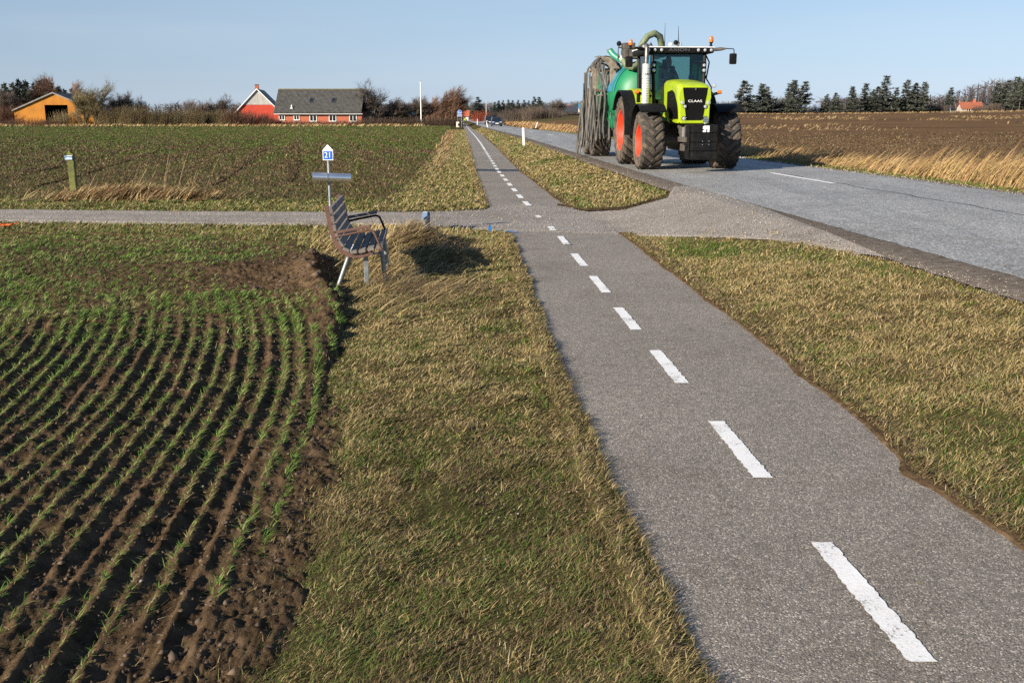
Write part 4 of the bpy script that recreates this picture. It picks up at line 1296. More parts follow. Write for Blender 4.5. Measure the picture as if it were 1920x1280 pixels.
t.links.new(fr.outputs[0], mx.inputs[0]); t.links.new(tr.outputs[0], mx.inputs[1]); t.links.new(gl.outputs[0], mx.inputs[2])
t.links.new(mx.outputs[0], o.inputs[0])
t.nodes.remove(b)
M['cabglass'] = m
M['dark_glass'] = pm("dark_glass", (.012, .014, .016), (.02, .022, .024), 3, .06, spec=.8)

# ------------------------------------------------------------------ tractor (local: -y forward, origin under the front axle)
TR_Z = .365
TH = R(4.2)
tr_ = empty("tractor", (4.84, 28.25, TR_Z), TH)
tag(tr_, "muddy lime green tractor with red rims driving towards the camera", "tractor")
def wheel(parent, u, y, r, w, rim_r, nl, name="wheel", rimmat="rim_red"):
    e = empty(name)
    e.parent = parent
    e.location = (u, y, r * .985)
    tyre_mesh(r, w, rim_r, nl).build("tyre", M['tyre'], e, False)
    s = -1 if u < 0 else 1
    rim_mesh(rim_r, w, s).build("rim", M[rimmat], e, True)
    lug_mesh(r, w, nl).build("tread_lugs", M['lug'], e, False)
    mb = MB()
    mb.lathe([(rim_r * .22, s * w * .15), (rim_r * .22, s * w * .26), (rim_r * .16, s * w * .30), (.001, s * w * .30)], axis='X', n=20, caps=False)
    for k in range(10):
        a = 2 * math.pi * k / 10
        mb.lathe([(.014, s * w * .15), (.014, s * w * .21), (.001, s * w * .215)], (0, rim_r * .38 * math.cos(a), rim_r * .38 * math.sin(a)), 'X', 6, False)
    mb.build("hub", M[rimmat], e, True)
    return e
for u in (-1.06, 1.06):
    wheel(tr_, u, 0, .80, .60, .43, 19)
for u in (-1.0, 1.0):
    wheel(tr_, u, 2.95, 1.035, .70, .60, 21)
# axles, engine block, chassis
mb = MB()
mb.rbox((0, 0, .80), (1.7, .22, .24), .04)
mb.rbox((0, .9, 1.0), (.50, 2.6, .50), .06)
mb.rbox((0, 2.9, 1.05), (1.5, .7, .55), .08)
mb.tube([(-.75, 0, .8), (.75, 0, .8)], .15, 12)
mb.rbox((-.50, .9, 1.15), (.30, .9, .34), .05)
mb.rbox((.50, .9, 1.15), (.30, .9, .34), .05)
mb.rbox((-.62, 1.75, .85), (.42, .9, .62), .06)
mb.rbox((.62, 1.75, .85), (.42, .9, .62), .06)
mb.rbox((0, .2, .62), (.5, 2.0, .2), .04)
mb.build("chassis", M['iron'], tr_)
mb = MB()
for i in range(4):
    mb.rbox((-.86, 1.5 + .0 * i, .55 + .26 * i), (.34, .46, .045), .01)
mb.build("cab_step", M['black'], tr_)
_before = set(tr_.children)
# hood: lofted along y
def hood_ring(y, hw, zb, zt, r=.20):
    pts = []
    pts += [(-hw, y, zb), (-hw, y, zb + (zt - zb) * .5), (-hw, y, zt - r)]
    for k in range(1, 6):
        a = math.pi / 2 * k / 5
        pts.append((-hw + r * (1 - math.cos(a)), y, zt - r + r * math.sin(a)))
    m_ = [(-x, yy, z) for x, yy, z in reversed(pts)]
    mid = [(-hw * .35, y, zt + .015), (hw * .35, y, zt + .015)]
    return pts + mid + m_
rings = [hood_ring(1.25, .35, 1.45, 2.45, .16), hood_ring(.6, .36, 1.38, 2.44, .155), hood_ring(-.1, .385, 1.32, 2.40, .15), hood_ring(-.6, .41, 1.28, 2.34, .14), hood_ring(-.92, .42, 1.27, 2.28, .13), hood_ring(-1.02, .41, 1.28, 2.22, .11), hood_ring(-1.045, .39, 1.30, 2.18, .09)]
MB().loft(rings).build("hood", M['lime'], tr_, True)
# front grille: tapering black panel, and the side grilles
FY = -1.05
def plate(name, poly, y0, y1, mat, parent=tr_):
    return MB().prism(poly, y0, y1).build(name, mat, parent)
gp = [(-.40, 2.19), (.40, 2.19), (.375, 2.02), (.33, 1.82), (.31, 1.60), (.275, 1.42), (.24, 1.35), (-.24, 1.35), (-.275, 1.42), (-.31, 1.60), (-.33, 1.82), (-.375, 2.02)]
plate("front_grille", [(a * .84, b) for a, b in gp], FY - .022, FY + .03, M['grille'])
for s in (-1, 1):
    # lime band on the nose beside the grille, bulging forward, with its lamps
    band = [(.41, 2.20), (.48, 2.12), (.50, 1.95), (.47, 1.80), (.45, 1.32), (.25, 1.32), (.285, 1.42), (.32, 1.60), (.34, 1.82), (.385, 2.02)]
    plate("hood_band", [(s * a * .84, b) for a, b in band], FY - .05, FY + .02, M['lime'])
    side = [(-1.00, 2.05), (-.93, 1.98), (-.62, 1.70), (-.60, 1.36), (-1.0, 1.36)]
    sidep = [(.35, 2.10), (-.10, 2.14), (-.42, 2.06), (-.78, 1.80), (-.93, 1.62), (-.98, 1.38), (.35, 1.38)]
    MB().prism([(a, b) for a, b in sidep], s * .385, s * .432, 'X').build("side_grille", M['grille'], tr_)
    def lamp(name, x, z, r, y=FY - .05, mat='lens', ring='black', parent=tr_):
        o = MB().lathe([(r * 1.25, .03), (r * 1.25, -.012), (r * 1.02, -.016), (r * 1.0, -.004)], (x, y, z), 'Y', 16, False).build("lamp_housing", M[ring], parent, True)
        MB().lathe([(r, .0), (r * .95, -.012), (r * .55, -.022), (.001, -.026)], (x, y, z), 'Y', 16, False).build(name, M[mat], o, True)
    lamp("headlight", s * .35, 1.80, .050, ring='lime')
    lamp("headlight", s * .275, 1.70, .045)
    lamp("headlight", s * .29, 1.39, .052)
    # side struts of the hood's foot
    MB().prism([(.50, 1.62), (.54, 1.52), (.46, 1.28), (.40, 1.28), (.42, 1.5)] if s > 0 else [(-.50, 1.62), (-.54, 1.52), (-.46, 1.28), (-.40, 1.28), (-.42, 1.5)], .05, .13).build("hood_bracket", M['lime'], tr_)
MB().rbox((0, FY - .035, 1.30), (.78, .12, .075), .03).build("bumper_lip", M['lime'], tr_)
text("maker_badge", "CLAAS", .085, M['white'], tr_, (.0, FY - .026, 1.84), (math.pi / 2, 0, 0), .004, 1.5)
MB().prism([(-.012, 2.13), (.012, 2.13), (0, 2.19)], FY - .06, FY - .03).build("hood_emblem", M['chrome'], tr_)
for _o in set(tr_.children) - _before:
    _o.location.x -= .06
# front linkage, coupling and weight block
mb = MB()
mb.rbox((0, -1.15, 1.02), (.62, .30, .40), .03)
mb.rbox((-.40, -1.25, .85), (.10, .75, .14), .03); mb.rbox((.40, -1.25, .85), (.10, .75, .14), .03)
mb.build("front_linkage", M['iron'], tr_)
MB().rbox((-.40, -1.32, 1.02), (.06, .04, .30), .01).build("linkage_plate", M['silver'], tr_)
mb = MB()
mb.tube([(.16, -1.12, 1.36), (.16, -1.28, 1.40), (.18, -1.34, 1.34)], .045, 10)
mb.lathe([(.075, -.06), (.08, 0), (.06, .03)], (.18, -1.30, 1.36), 'Y', 14)
mb.tube([(.18, -1.3, 1.34), (.17, -1.32, 1.18)], .03, 8)
mb.build("hose_coupling", M['chrome'], tr_, True)
wt = empty("weight_block"); wt.parent = tr_
for k in range(4):
    z = .34 + .115 + k * .228
    MB().rbox((.0, -1.70, z), (.68, .62, .222), .03).build("weight_slab", M['weight'], wt)
MB().rbox((-.365, -1.62, .78), (.03, .40, .86), .01).build("weight_frame", M['weight'], wt)
MB().lathe([(.10, -.01), (.10, .02), (.06, .025), (.06, .04), (.001, .04)], (0.02, -2.012, .78), 'Y', 18, False).build("tow_socket", M['grille'], wt, True)
for k in range(4):
    a = math.pi / 4 + k * math.pi / 2
    MB().lathe([(.016, 0), (.014, -.014), (.001, -.016)], (.02 + .12 * math.cos(a), -2.015, .78 + .06 * math.sin(a)), 'Y', 8, False).build("bolt", M['chrome'], wt, True)
em = [(-.085, .06), (-.055, .085), (.085, .085), (.085, -.075), (.035, -.075), (.035, .0), (.0, -.0), (.0, -.075), (-.085, -.075), (-.085, -.03), (-.045, -.03), (-.045, -.005), (-.085, .0)]
MB().prism([(a + .02, b + 1.13) for a, b in em], -2.018, -2.012).build("weight_emblem", M['white'], wt)
# fenders
def arch(name, u0, u1, yc, zc, r, a0, a1, mat, th=.03, flare=0.0, n=16, parent=tr_):
    rows = []
    for i in range(n + 1):
        a = R(a0 + (a1 - a0) * i / n)
        o_ = [(u0, yc - r * math.cos(a), zc + r * math.sin(a)), (u1, yc - r * math.cos(a), zc + r * math.sin(a)),
              (u1, yc - (r + th) * math.cos(a), zc + (r + th) * math.sin(a)), (u0, yc - (r + th + flare) * math.cos(a), zc + (r + th + flare) * math.sin(a))]
        rows.append(o_)
    return MB().loft(rows).build(name, mat, parent, True)
for s in (-1, 1):
    a, b_ = sorted((s * .70, s * 1.42))
    arch("front_fender", a, b_, 0, .86, .90, 50, 168, M['black'])
    MB().tube([(s * .62, .1, 1.05), (s * .72, .16, 1.45), (s * .9, .1, 1.76)], .035, 8).build("fender_arm", M['black'], tr_, True)
    a, b_ = sorted((s * 1.04, s * 1.40))
    arch("rear_fender", a, b_, 2.95, 1.06, 1.11, -8, 150, M['black'], .04)
    a, b_ = sorted((s * .60, s * 1.035))
    arch("inner_fender", a, b_, 2.95, 1.06, 1.16, 18, 150, M['lime'], .04)
    MB().prism([(2.95 - 1.18 * math.cos(R(k)), 1.06 + 1.18 * math.sin(R(k))) for k in range(20, 152, 12)] + [(3.2, 1.3), (2.3, 1.3)], s * .61, s * .64, 'X').build("fender_wall", M['lime'], tr_)
    MB().rbox((s * 1.05, 1.62, 1.98), (.10, .12, .30), .03).build("lamp_arm", M['black'], tr_)
    MB().tube([(s * .78, 1.15, 2.0), (s * 1.0, 1.12, 2.05), (s * 1.18, 1.10, 2.10)], .04, 8).build("lamp_arm", M['black'], tr_, True)
    MB().lathe([(.001, -.075), (.045, -.06), (.058, -.02), (.055, .04), (.001, .07)], (s * 1.20, 1.08, 2.12), 'X', 14, False).build("indicator", M['amber'], tr_, True)
    MB().lathe([(.05, .05), (.06, -.03), (.05, -.045), (.001, -.05)], (s * 1.02, 1.05, 2.29), 'Y', 14, False).build("work_lamp", M['lens'], tr_, True)
MB().tube([(-.86, -.28, 1.56), (-.86, -.28, 1.72)], .05, 10).build("fire_bottle", M['red'], tr_, True)
# exhaust
MB().tube([(-.99, .9, 1.35), (-.99, .9, 2.88)], .112, 20).build("exhaust_guard", M['guard'], tr_, True)
MB().tube([(-.99, .9, 2.85), (-.99, .9, 3.30), (-.99, .97, 3.40)], .062, 14).build("exhaust_pipe", M['pipe'], tr_, True)
mb = MB()
for i in range(15):
    for k in range(9):
        if 11 <= i <= 12:
            continue
        a = math.pi + math.pi * (k + .5 * (i % 2)) / 8.5
        c_ = (-.99 + .1135 * math.cos(a), .9 + .1135 * math.sin(a), 1.80 + i * .068)
        m_ = Matrix.Rotation(a, 3, 'Z')
        mb.box(c_, (.004, .013, .016), m_)
tag(mb.build("guard_holes", M['black'], tr_), kind="stuff")
text("exhaust_badge", "CLAAS", .085, M['black'], tr_, (-.985, .9 - .1145, 2.60), (math.pi / 2, 0, 0), .004, .95)
# blue air pipe beside the exhaust
M['air_blue'] = pm("blue_column", (.02, .12, .26), (.03, .20, .36), 10, .3)
MB().tube([(-.83, 1.25, 1.9), (-.83, 1.25, 3.12)], .045, 10).build("air_column", M['air_blue'], tr_, True)
# cab
def strut(name, a, b, w, mat, d=None):
    a = Vector(a); b = Vector(b)
    return MB().tube([a, b], w, 6).build(name, mat, tr_, True)
cb = dict(fl=(-.70, 1.05, 1.62), fr=(.70, 1.05, 1.62), tl=(-.76, 1.25, 3.22), tr=(.76, 1.25, 3.22), rl=(-.80, 2.85, 1.95), rr=(.80, 2.85, 1.95), btl=(-.80, 2.95, 3.22), btr=(.80, 2.95, 3.22))
for a, b_ in (("fl", "tl"), ("fr", "tr"), ("rl", "btl"), ("rr", "btr")):
    strut("cab_pillar", cb[a], cb[b_], .052, M['black'])
for s in (-1, 1):
    MB().tube([(s * .74, 1.95, 1.7), (s * .80, 2.0, 3.22)], .04, 6).build("door_pillar", M['black'], tr_, True)
def pane(name, pts):
    a, b_, c_, d_ = [Vector(p) for p in pts]
    rows = []
    n = (b_ - a).cross(d_ - a).normalized() * .006
    return MB().add([p - n for p in (a, b_, c_, d_)] + [p + n for p in (a, b_, c_, d_)], [(0, 1, 2, 3), (7, 6, 5, 4), (0, 4, 5, 1), (1, 5, 6, 2), (2, 6, 7, 3), (3, 7, 4, 0)]).build(name, M['cabglass'], tr_)
pane("windscreen", [(-.66, 1.06, 1.66), (.66, 1.06, 1.66), (.72, 1.24, 3.2), (-.72, 1.24, 3.2)])
pane("side_window", [(-.73, 1.1, 1.68), (-.77, 2.84, 2.0), (-.80, 2.92, 3.2), (-.77, 1.28, 3.2)])
pane("side_window", [(.73, 1.1, 1.68), (.77, 2.84, 2.0), (.80, 2.92, 3.2), (.77, 1.28, 3.2)])
pane("rear_window", [(-.76, 2.9, 2.0), (.76, 2.9, 2.0), (.76, 2.97, 3.2), (-.76, 2.97, 3.2)])
mb = MB(); mb.rbox((0, 2.0, 1.62), (1.42, 1.9, .14), .03); mb.rbox((0, 2.9, 1.75), (1.3, .14, .40), .04)
mb.build("cab_floor", M['black'], tr_)
MB().rbox((0, 2.08, 3.27), (1.98, 1.98, .165), .05).build("roof_fascia", M['black'], tr_)
MB().loft([[(-1.0, 1.09, 3.345), (1.0, 1.09, 3.345), (1.0, 3.1, 3.335), (-1.0, 3.1, 3.335)], [(-.99, 1.10, 3.362), (.99, 1.10, 3.362), (.98, 3.08, 3.375), (-.98, 3.08, 3.375)], [(-.80, 1.35, 3.385), (.80, 1.35, 3.385), (.80, 2.9, 3.41), (-.80, 2.9, 3.41)]]).build("roof_shell", M['cabwhite'], tr_)
for s in (-1, 1):
    for x in (.53, .72, .90):
        lamp("work_lamp", s * x, 3.275, .046, 1.085)
    lamp("work_lamp", s * .725, 2.86, .046, 1.13)
    lamp("work_lamp", s * .725, 2.72, .05, 1.12)
    MB().rbox((s * .725, 1.18, 2.79), (.15, .08, .34), .03).build("lamp_bracket", M['black'], tr_)
M['text_grey'] = pm("dull_lettering", (.10, .10, .11), (.08, .08, .09), 10, .5)
text("roof_badge", "AXION", .10, M['text_grey'], tr_, (-.02, 1.083, 3.275), (math.pi / 2, 0, 0), .002, 1.9)
# mirrors
def mirror(s, x, z, yarm):
    MB().tube([(s * .92, 1.15, 3.28), (s * 1.15, 1.02, 3.30), (s * 1.30, .96, 3.31)], [.045, .05, .02], 8).build("mirror_arm", M['iron'] if s > 0 else M['black'], tr_, True)
    MB().tube([(s * 1.28, .96, 3.31), (s * (x - .02), .95, 3.30), (s * x, .95, 3.27), (s * x, .95, z + .1)], .014, 6).build("mirror_arm", M['black'], tr_, True)
    MB().rbox((s * (x - .02), .95, z), (.21, .09, .30), .04).build("mirror", M['black'], tr_, True)
mirror(-1, 1.50, 2.94, .95)
mirror(1, 1.52, 3.03, .95)
# hoses and lamps at the cab corner, beacon, aerials, globe
mb = MB(); mb.tube([(.78, 1.3, 3.2), (.90, 1.25, 2.95), (.84, 1.28, 2.5), (.98, 1.2, 2.25), (.96, 1.2, 2.0)], .022, 6)
mb.build("grab_rail", M['black'], tr_, True)
MB().prism([(.82, 2.40), (1.03, 2.55), (.98, 2.62), (.86, 2.88), (.82, 2.88)], 1.9, 1.95).build("rear_flap", M['black'], tr_)
def beacon(parent, loc):
    e = empty("beacon"); e.parent = parent; e.location = loc
    MB().lathe([(.05, -.10), (.03, -.04), (.055, 0), (.06, .012)], axis='Z', n=16).build("beacon_base", M['black'], e, True)
    MB().lathe([(.058, .012), (.066, .05), (.062, .12), (.045, .165), (.001, .18)], axis='Z', n=16, caps=False).build("beacon_lens", M['amber'], e, True)
beacon(tr_, (.97, 1.4, 3.50))
beacon(tr_, (-1.14, 2.55, 3.48))
MB().tube([(-.95, 2.55, 3.40), (-1.14, 2.55, 3.40), (-1.14, 2.55, 3.46)], .02, 6).build("beacon_bracket", M['black'], tr_, True)
MB().tube([(-.20, 2.2, 3.42), (-.20, 2.2, 3.60), (-.20, 2.22, 4.10)], [.014, .010, .004], 6).build("aerial", M['black'], tr_, True)
MB().tube([(.16, 2.0, 3.42), (.16, 2.0, 3.62), (.15, 2.02, 4.0)], [.020, .012, .005], 6).build("aerial", M['black'], tr_, True)
MB().lathe([(.001, -.075), (.055, -.05), (.075, 0), (.055, .05), (.001, .075)], (-.03, 1.5, 3.50), 'Z', 14, False).build("dome_receiver", M['black'], tr_, True)
MB().lathe([(.10, -.03), (.09, .03), (.04, .06), (.001, .065)], (.08, 1.6, 3.46), 'Z', 14, False).build("dome_receiver", M['cabwhite'], tr_, True)
MB().lathe([(.07, -.03), (.06, .02), (.03, .04), (.001, .045)], (-.15, 1.6, 3.46), 'Z', 14, False).build("dome_receiver", M['cabwhite'], tr_, True)
# inside of the cab
M['seat'] = pm("seat_fabric", (.06, .06, .065), (.09, .09, .09), 20, .9)
mb = MB(); mb.rbox((-.02, 2.35, 2.15), (.52, .5, .14), .05); mb.rbox((-.02, 2.60, 2.55), (.50, .14, .72), .06); mb.rbox((-.02, 2.60, 3.0), (.28, .10, .18), .04); mb.rbox((-.02, 2.35, 1.88), (.35, .35, .42), .04)
mb.build("driver_seat", M['seat'], tr_)
mb = MB(); mb.lathe([(.20, 0), (.215, .015), (.20, .03), (.185, .015), (.20, 0)], (0, 0, 0), 'Z', 24, False)
ws = mb.build("steering_wheel", M['black'], tr_, True); ws.location = (-.02, 1.75, 2.38); ws.rotation_euler = (-.6, 0, 0)
mb = MB(); mb.tube([(-.02, 1.60, 1.7), (-.02, 1.72, 2.36)], .06, 8); mb.rbox((-.02, 1.5, 2.26), (.66, .30, .26), .12); mb.rbox((.48, 2.1, 2.3), (.10, .1, .35), .03); mb.rbox((.42, 2.3, 2.2), (.24, .6, .10), .03)
mb.build("dashboard", M['black'], tr_)
MB().rbox((.52, 1.75, 2.55), (.16, .04, .13), .02).build("monitor", M['air_blue'], tr_)
MB().tube([(-.05, 1.10, 2.30), (.62, 1.11, 2.42)], .008, 5).build("wiper", M['black'], tr_)

# ------------------------------------------------------------------ people
def body_mesh(name, verts, edges, radii, mat, parent=None, root=0, sub=1):
    me = bpy.data.meshes.new(name)
    me.from_pydata(verts, edges, [])
    o = link(name, me, mat, parent)
    sk = o.modifiers.new("Skin", 'SKIN')
    sk.use_smooth_shade = True
    if not me.skin_vertices:
        pass
    lay = me.skin_vertices[0].data
    for i, r in enumerate(radii):
        rr = r if isinstance(r, tuple) else (r, r)
        lay[i].radius = rr
    lay[root].use_root = True
    sb = o.modifiers.new("Subsurf", 'SUBSURF')
    sb.levels = sub; sb.render_levels = sub + 1
    return o
M['skin'] = pm("skin", (.52, .30, .21), (.46, .26, .18), 8, .6)
M['hair'] = pm("dark_hair", (.05, .035, .025), (.08, .055, .035), 30, .7)
M['overall'] = pm("dark_work_clothes", (.030, .035, .045), (.045, .05, .06), 14, .9)
M['hivis'] = pm("hi_vis_yellow", (.62, .80, .03), (.52, .70, .03), 8, .7)

def head(parent, c, yaw=0, hair=True, s=1.0):
    e = empty("head"); e.parent = parent; e.location = c; e.rotation_euler = (0, 0, yaw); e.scale = (s, s, s)
    rings = []
    for z, rx, ry, oy in [(-.115, .035, .04, -.02), (-.10, .055, .065, -.015), (-.06, .068, .085, -.006), (0, .074, .096, 0), (.05, .074, .096, .004), (.09, .058, .078, .006), (.115, .02, .03, .008)]:
        rings.append([(rx * math.cos(2 * math.pi * k / 16), oy + ry * math.sin(2 * math.pi * k / 16), z) for k in range(16)])
    mb = MB().loft(rings)
    mb.loft([[(-.012, -.092, .01), (.012, -.092, .01), (0, -.08, .02)], [(-.018, -.115, -.028), (.018, -.115, -.028), (0, -.095, -.02)]])
    for sx in (-1, 1):
        mb.rbox((sx * .077, .005, -.005), (.012, .035, .06), .005)
    mb.build("face", M['skin'], e, True)
    for sx in (-1, 1):
        MB().lathe([(.011, 0), (.008, -.006), (.001, -.008)], (sx * .030, -.088, .012), 'Y', 8, False).build("eye", M['black'], e)
    MB().rbox((0, -.088, -.062), (.042, .008, .008), .003).build("mouth", M['red'], e)
    rings = []
    for z, rx, ry, oy in [(-.02, .072, .06, .045), (.03, .082, .085, .022), (.075, .078, .094, .010), (.11, .055, .07, .01), (.128, .02, .03, .01)]:
        rings.append([(rx * math.cos(2 * math.pi * k / 16), oy + ry * math.sin(2 * math.pi * k / 16), z) for k in range(16)])
    MB().loft(rings).build("hair", M['hair'], e, True)
    return e
def hand(parent, name, c, d, mat):
    """palm, four fingers and a thumb closed round a bar that runs along x"""
    mb = MB()
    c = Vector(c)
    mb.rbox(c, (.085, .05, .035), .015)
    for k, l in enumerate((.055, .065, .06, .045)):
        x = -.032 + .021 * k
        mb.tube([c + Vector((x, -.02, .005)), c + Vector((x, -.02 - l * .5, .006)), c + Vector((x, -.02 - l * .75, -.02)), c + Vector((x, -.02 - l * .4, -.04))], [.010, .0095, .009, .007], 6)
    mb.tube([c + Vector((d * .04, .005, 0)), c + Vector((d * .062, -.015, -.012)), c + Vector((d * .055, -.035, -.03))], [.012, .011, .008], 6)
    return mb.build(name, mat, parent, True)

# tractor driver, seated
dr = empty("person", (4.84, 28.25, TR_Z), TH)
tag(dr, "driver in dark work clothes sitting behind the tractor's windscreen", "person")
bx, by, bz = -.03, 2.34, 2.22
jt = [(bx, by, bz + .10), (bx, by + .06, bz + .32), (bx, by + .07, bz + .52), (bx, by + .05, bz + .62),
      (bx - .19, by + .05, bz + .50), (bx - .27, by - .10, bz + .28), (bx - .16, by - .40, bz + .24),
      (bx + .19, by + .05, bz + .50), (bx + .27, by - .10, bz + .28), (bx + .16, by - .40, bz + .24),
      (bx - .12, by - .12, bz + .06), (bx - .16, by - .50, bz + .06), (bx - .16, by - .62, bz - .38),
      (bx + .12, by - .12, bz + .06), (bx + .16, by - .50, bz + .06), (bx + .16, by - .62, bz - .38)]
ed = [(0, 1), (1, 2), (2, 3), (2, 4), (4, 5), (5, 6), (2, 7), (7, 8), (8, 9), (0, 10), (10, 11), (11, 12), (0, 13), (13, 14), (14, 15)]
rd = [(.16, .13), (.165, .12), (.15, .11), (.06, .06), .075, .055, .042, .075, .055, .042, .095, .075, .055, .095, .075, .055]
body_mesh("body", jt, ed, rd, M['overall'], dr)
head(dr, (bx, by + .01, bz + .82), R(4))
MB().tube([(bx, by + .05, bz + .6), (bx, by + .02, bz + .74)], .055, 12).build("neck", M['skin'], dr, True)
MB().prism([(bx - .05, bz + .60), (bx + .05, bz + .60), (bx, bz + .50)], by - .07, by - .06).build("shirt_collar", M['white'], dr)
hand(dr, "hand", (bx - .15, by - .44, bz + .25), 1, M['skin'])
hand(dr, "hand", (bx + .15, by - .44, bz + .25), -1, M['skin'])
# ------------------------------------------------------------------ slurry tanker trailer behind the tractor
M['tank'] = None
m, t, b, o = nt("green_tank_paint")
tc = N(t, "ShaderNodeTexCoord")
n1 = noise(t, tc.outputs["Object"], 2.2, 6, .6)
r1 = ramp(t, [(.35, (.006, .13, .050)), (.6, (.008, .18, .075)), (.75, (.05, .15, .07))])
t.links.new(n1.outputs[0], r1.inputs[0]); t.links.new(r1.outputs[0], b.inputs["Base Color"])
b.inputs["Roughness"].default_value = .48
M['tank'] = m
M['tank_reflection_blue'] = pm("blue_tank_reflection", (.02, .17, .34), (.03, .26, .40), 3, .3, coat=.3)  # blue reflection on the tank side, put into the colour
M['mint'] = pm("mint_pipe", (.035, .27, .16), (.03, .21, .13), 6, .35)
M['hose_green'] = pm("olive_hose", (.15, .18, .10), (.10, .125, .07), 10, .6)
M['hose'] = pm("muddy_grey_hose", (.105, .101, .093), (.038, .036, .034), 4, .8, bmp=.3)
M['hose_b'] = pm("pale_dusty_hose", (.175, .167, .152), (.085, .080, .074), 6, .85, bmp=.3)
M['hose_c'] = pm("dark_wet_hose", (.085, .075, .065), (.035, .032, .030), 4, .6, bmp=.3)
def hose_mat():
    return M[rnd.choice(['hose', 'hose', 'hose_b', 'hose_c'])]
M['tan_metal'] = pm("muddy_frame", (.26, .22, .16), (.12, .10, .075), 7, .8, bmp=.3)
TL = 8.6
off = Vector((0, TL, 0)); off.rotate(Matrix.Rotation(TH, 3, 'Z'))
tk = empty("slurry_trailer", (4.84 + off.x, 28.25 + off.y, TR_Z), TH)
tag(tk, "green slurry tanker trailer draped with grey hoses behind the tractor", "trailer")
# tank along y: front at y=-3.1, rear y=3.2
tr_r = 1.10; zc = 2.12; uc = .06
prof_t = [(.001, -3.35), (.35, -3.33), (.70, -3.22), (.95, -3.04), (tr_r - .02, -2.80), (tr_r, -2.70), (tr_r, 2.9), (.95, 3.2), (.5, 3.4), (.001, 3.45)]
MB().lathe(prof_t, (uc, 0, zc), 'Y', 44, False).build("tank", M['tank'], tk, True)
for y0 in (-2.55, -1.2, .2, 1.6):
    MB().lathe([(tr_r + .001, -.045), (tr_r + .045, -.04), (tr_r + .045, .04), (tr_r + .001, .045)], (uc, y0, zc), 'Y', 44, False).build("tank_rib", M['tank'], tk, True)
rows = []
for k in range(15):
    a = R(98 + 76 * k / 14)
    rows.append([(uc + (tr_r + .006) * math.cos(a), -2.78, zc + (tr_r + .006) * math.sin(a)), (uc + (tr_r + .012) * math.cos(a), -2.6, zc + (tr_r + .012) * math.sin(a)), (uc + (tr_r + .012) * math.cos(a), -1.25, zc + (tr_r + .012) * math.sin(a))])
MB().sheet(rows).build("tank_reflection", M['tank_reflection_blue'], tk, True)  # sheet painted as a reflection on the green tank
rows = []
for k in range(15):
    a = R(98 + 76 * k / 14)
    rows.append([(uc + (tr_r + .012) * math.cos(a), -1.1, zc + (tr_r + .012) * math.sin(a)), (uc + (tr_r + .012) * math.cos(a), .1, zc + (tr_r + .012) * math.sin(a))])
MB().sheet(rows).build("tank_reflection", M['tank_reflection_blue'], tk, True)
# lattice guard low on the side
mb = MB()
for i in range(9):
    mb.tube([(uc - 1.02, -2.9 + i * .42, 1.05), (uc - 1.02, -2.6 + i * .42, 1.85)], .022, 5)
    mb.tube([(uc - 1.03, -2.6 + i * .42, 1.05), (uc - 1.03, -2.9 + i * .42, 1.85)], .022, 5)
mb.build("side_lattice", M['tank'], tk, True)
mb = MB()
mb.rbox((0, -.2, .98), (1.0, 6.0, .22), .03)
mb.rbox((0, -3.6, .85), (.4, 1.7, .2), .04)
mb.tube([(-.95, .1, .78), (.95, .1, .78)], .10, 10); mb.tube([(-.95, 1.75, .78), (.95, 1.75, .78)], .10, 10)
mb.tube([(0, -4.2, .85), (0, -4.9, .75)], .07, 8)
mb.build("trailer_chassis", M['iron'], tk)
for u in (-1.02, 1.02):
    for y0 in (.1, 1.75):
        wheel(tk, u, y0, .76, .62, .40, 18, rimmat='iron')
    MB().rbox((u, .92, 1.62), (.66, 3.0, .05), .02).build("mudguard", M['black'], tk)
# pump, gantry and suction pipes over the tank's front
mb = MB()
mb.rbox((-.50, -2.9, 3.42), (.62, .55, .30), .04); mb.rbox((-.62, -2.9, 3.66), (.40, .4, .20), .03)
mb.rbox((-.1, -2.7, 3.36), (1.1, .4, .18), .03)
mb.tube([(-.95, -2.9, 3.25), (-.95, -2.9, 3.62), (.2, -2.9, 3.62)], .03, 6); mb.tube([(-.3, -3.0, 3.2), (.1, -3.05, 3.75), (.3, -2.8, 3.4)], .035, 6)
mb.tube([(-.7, -3.0, 3.25), (-.2, -3.1, 3.72)], .03, 6)
mb.build("pump_frame", M['iron'], tk)
mb = MB()
mb.rbox((-.30, -3.05, 3.52), (.20, .14, .12), .02); mb.rbox((-.12, -3.05, 3.62), (.14, .12, .16), .02); mb.tube([(-.62, -3.12, 3.5), (.1, -3.12, 3.56)], .035, 8); mb.tube([(-.42, -3.15, 3.36), (-.12, -3.15, 3.66)], .03, 8)
mb.build("valve_block", M['silver'], tk, True)
MB().lathe([(.001, -.09), (.06, -.06), (.085, 0), (.06, .06), (.001, .09)], (-.93, -2.9, 3.74), 'Z', 14, False).build("float_ball", M['black'], tk, True)
MB().tube([(-.22, -2.75, 3.45), (-.16, -2.8, 3.72), (.02, -2.85, 3.98), (.26, -2.8, 4.08), (.46, -2.7, 3.98), (.55, -2.6, 3.70), (.56, -2.5, 3.35)], [.10, .10, .105, .11, .11, .11, .11], 14).build("suction_hose", M['hose_green'], tk, True)
MB().tube([(-.24, -2.75, 3.40), (-.19, -2.77, 3.62)], .112, 14).build("hose_sleeve", M['tan_metal'], tk, True)
MB().tube([(-.78, -2.95, 3.22), (-.70, -3.1, 3.05), (-.52, -3.2, 2.98), (-.34, -3.15, 3.05), (-.24, -3.0, 3.25)], .11, 14).build("suction_hose", M['hose_green'], tk, True)
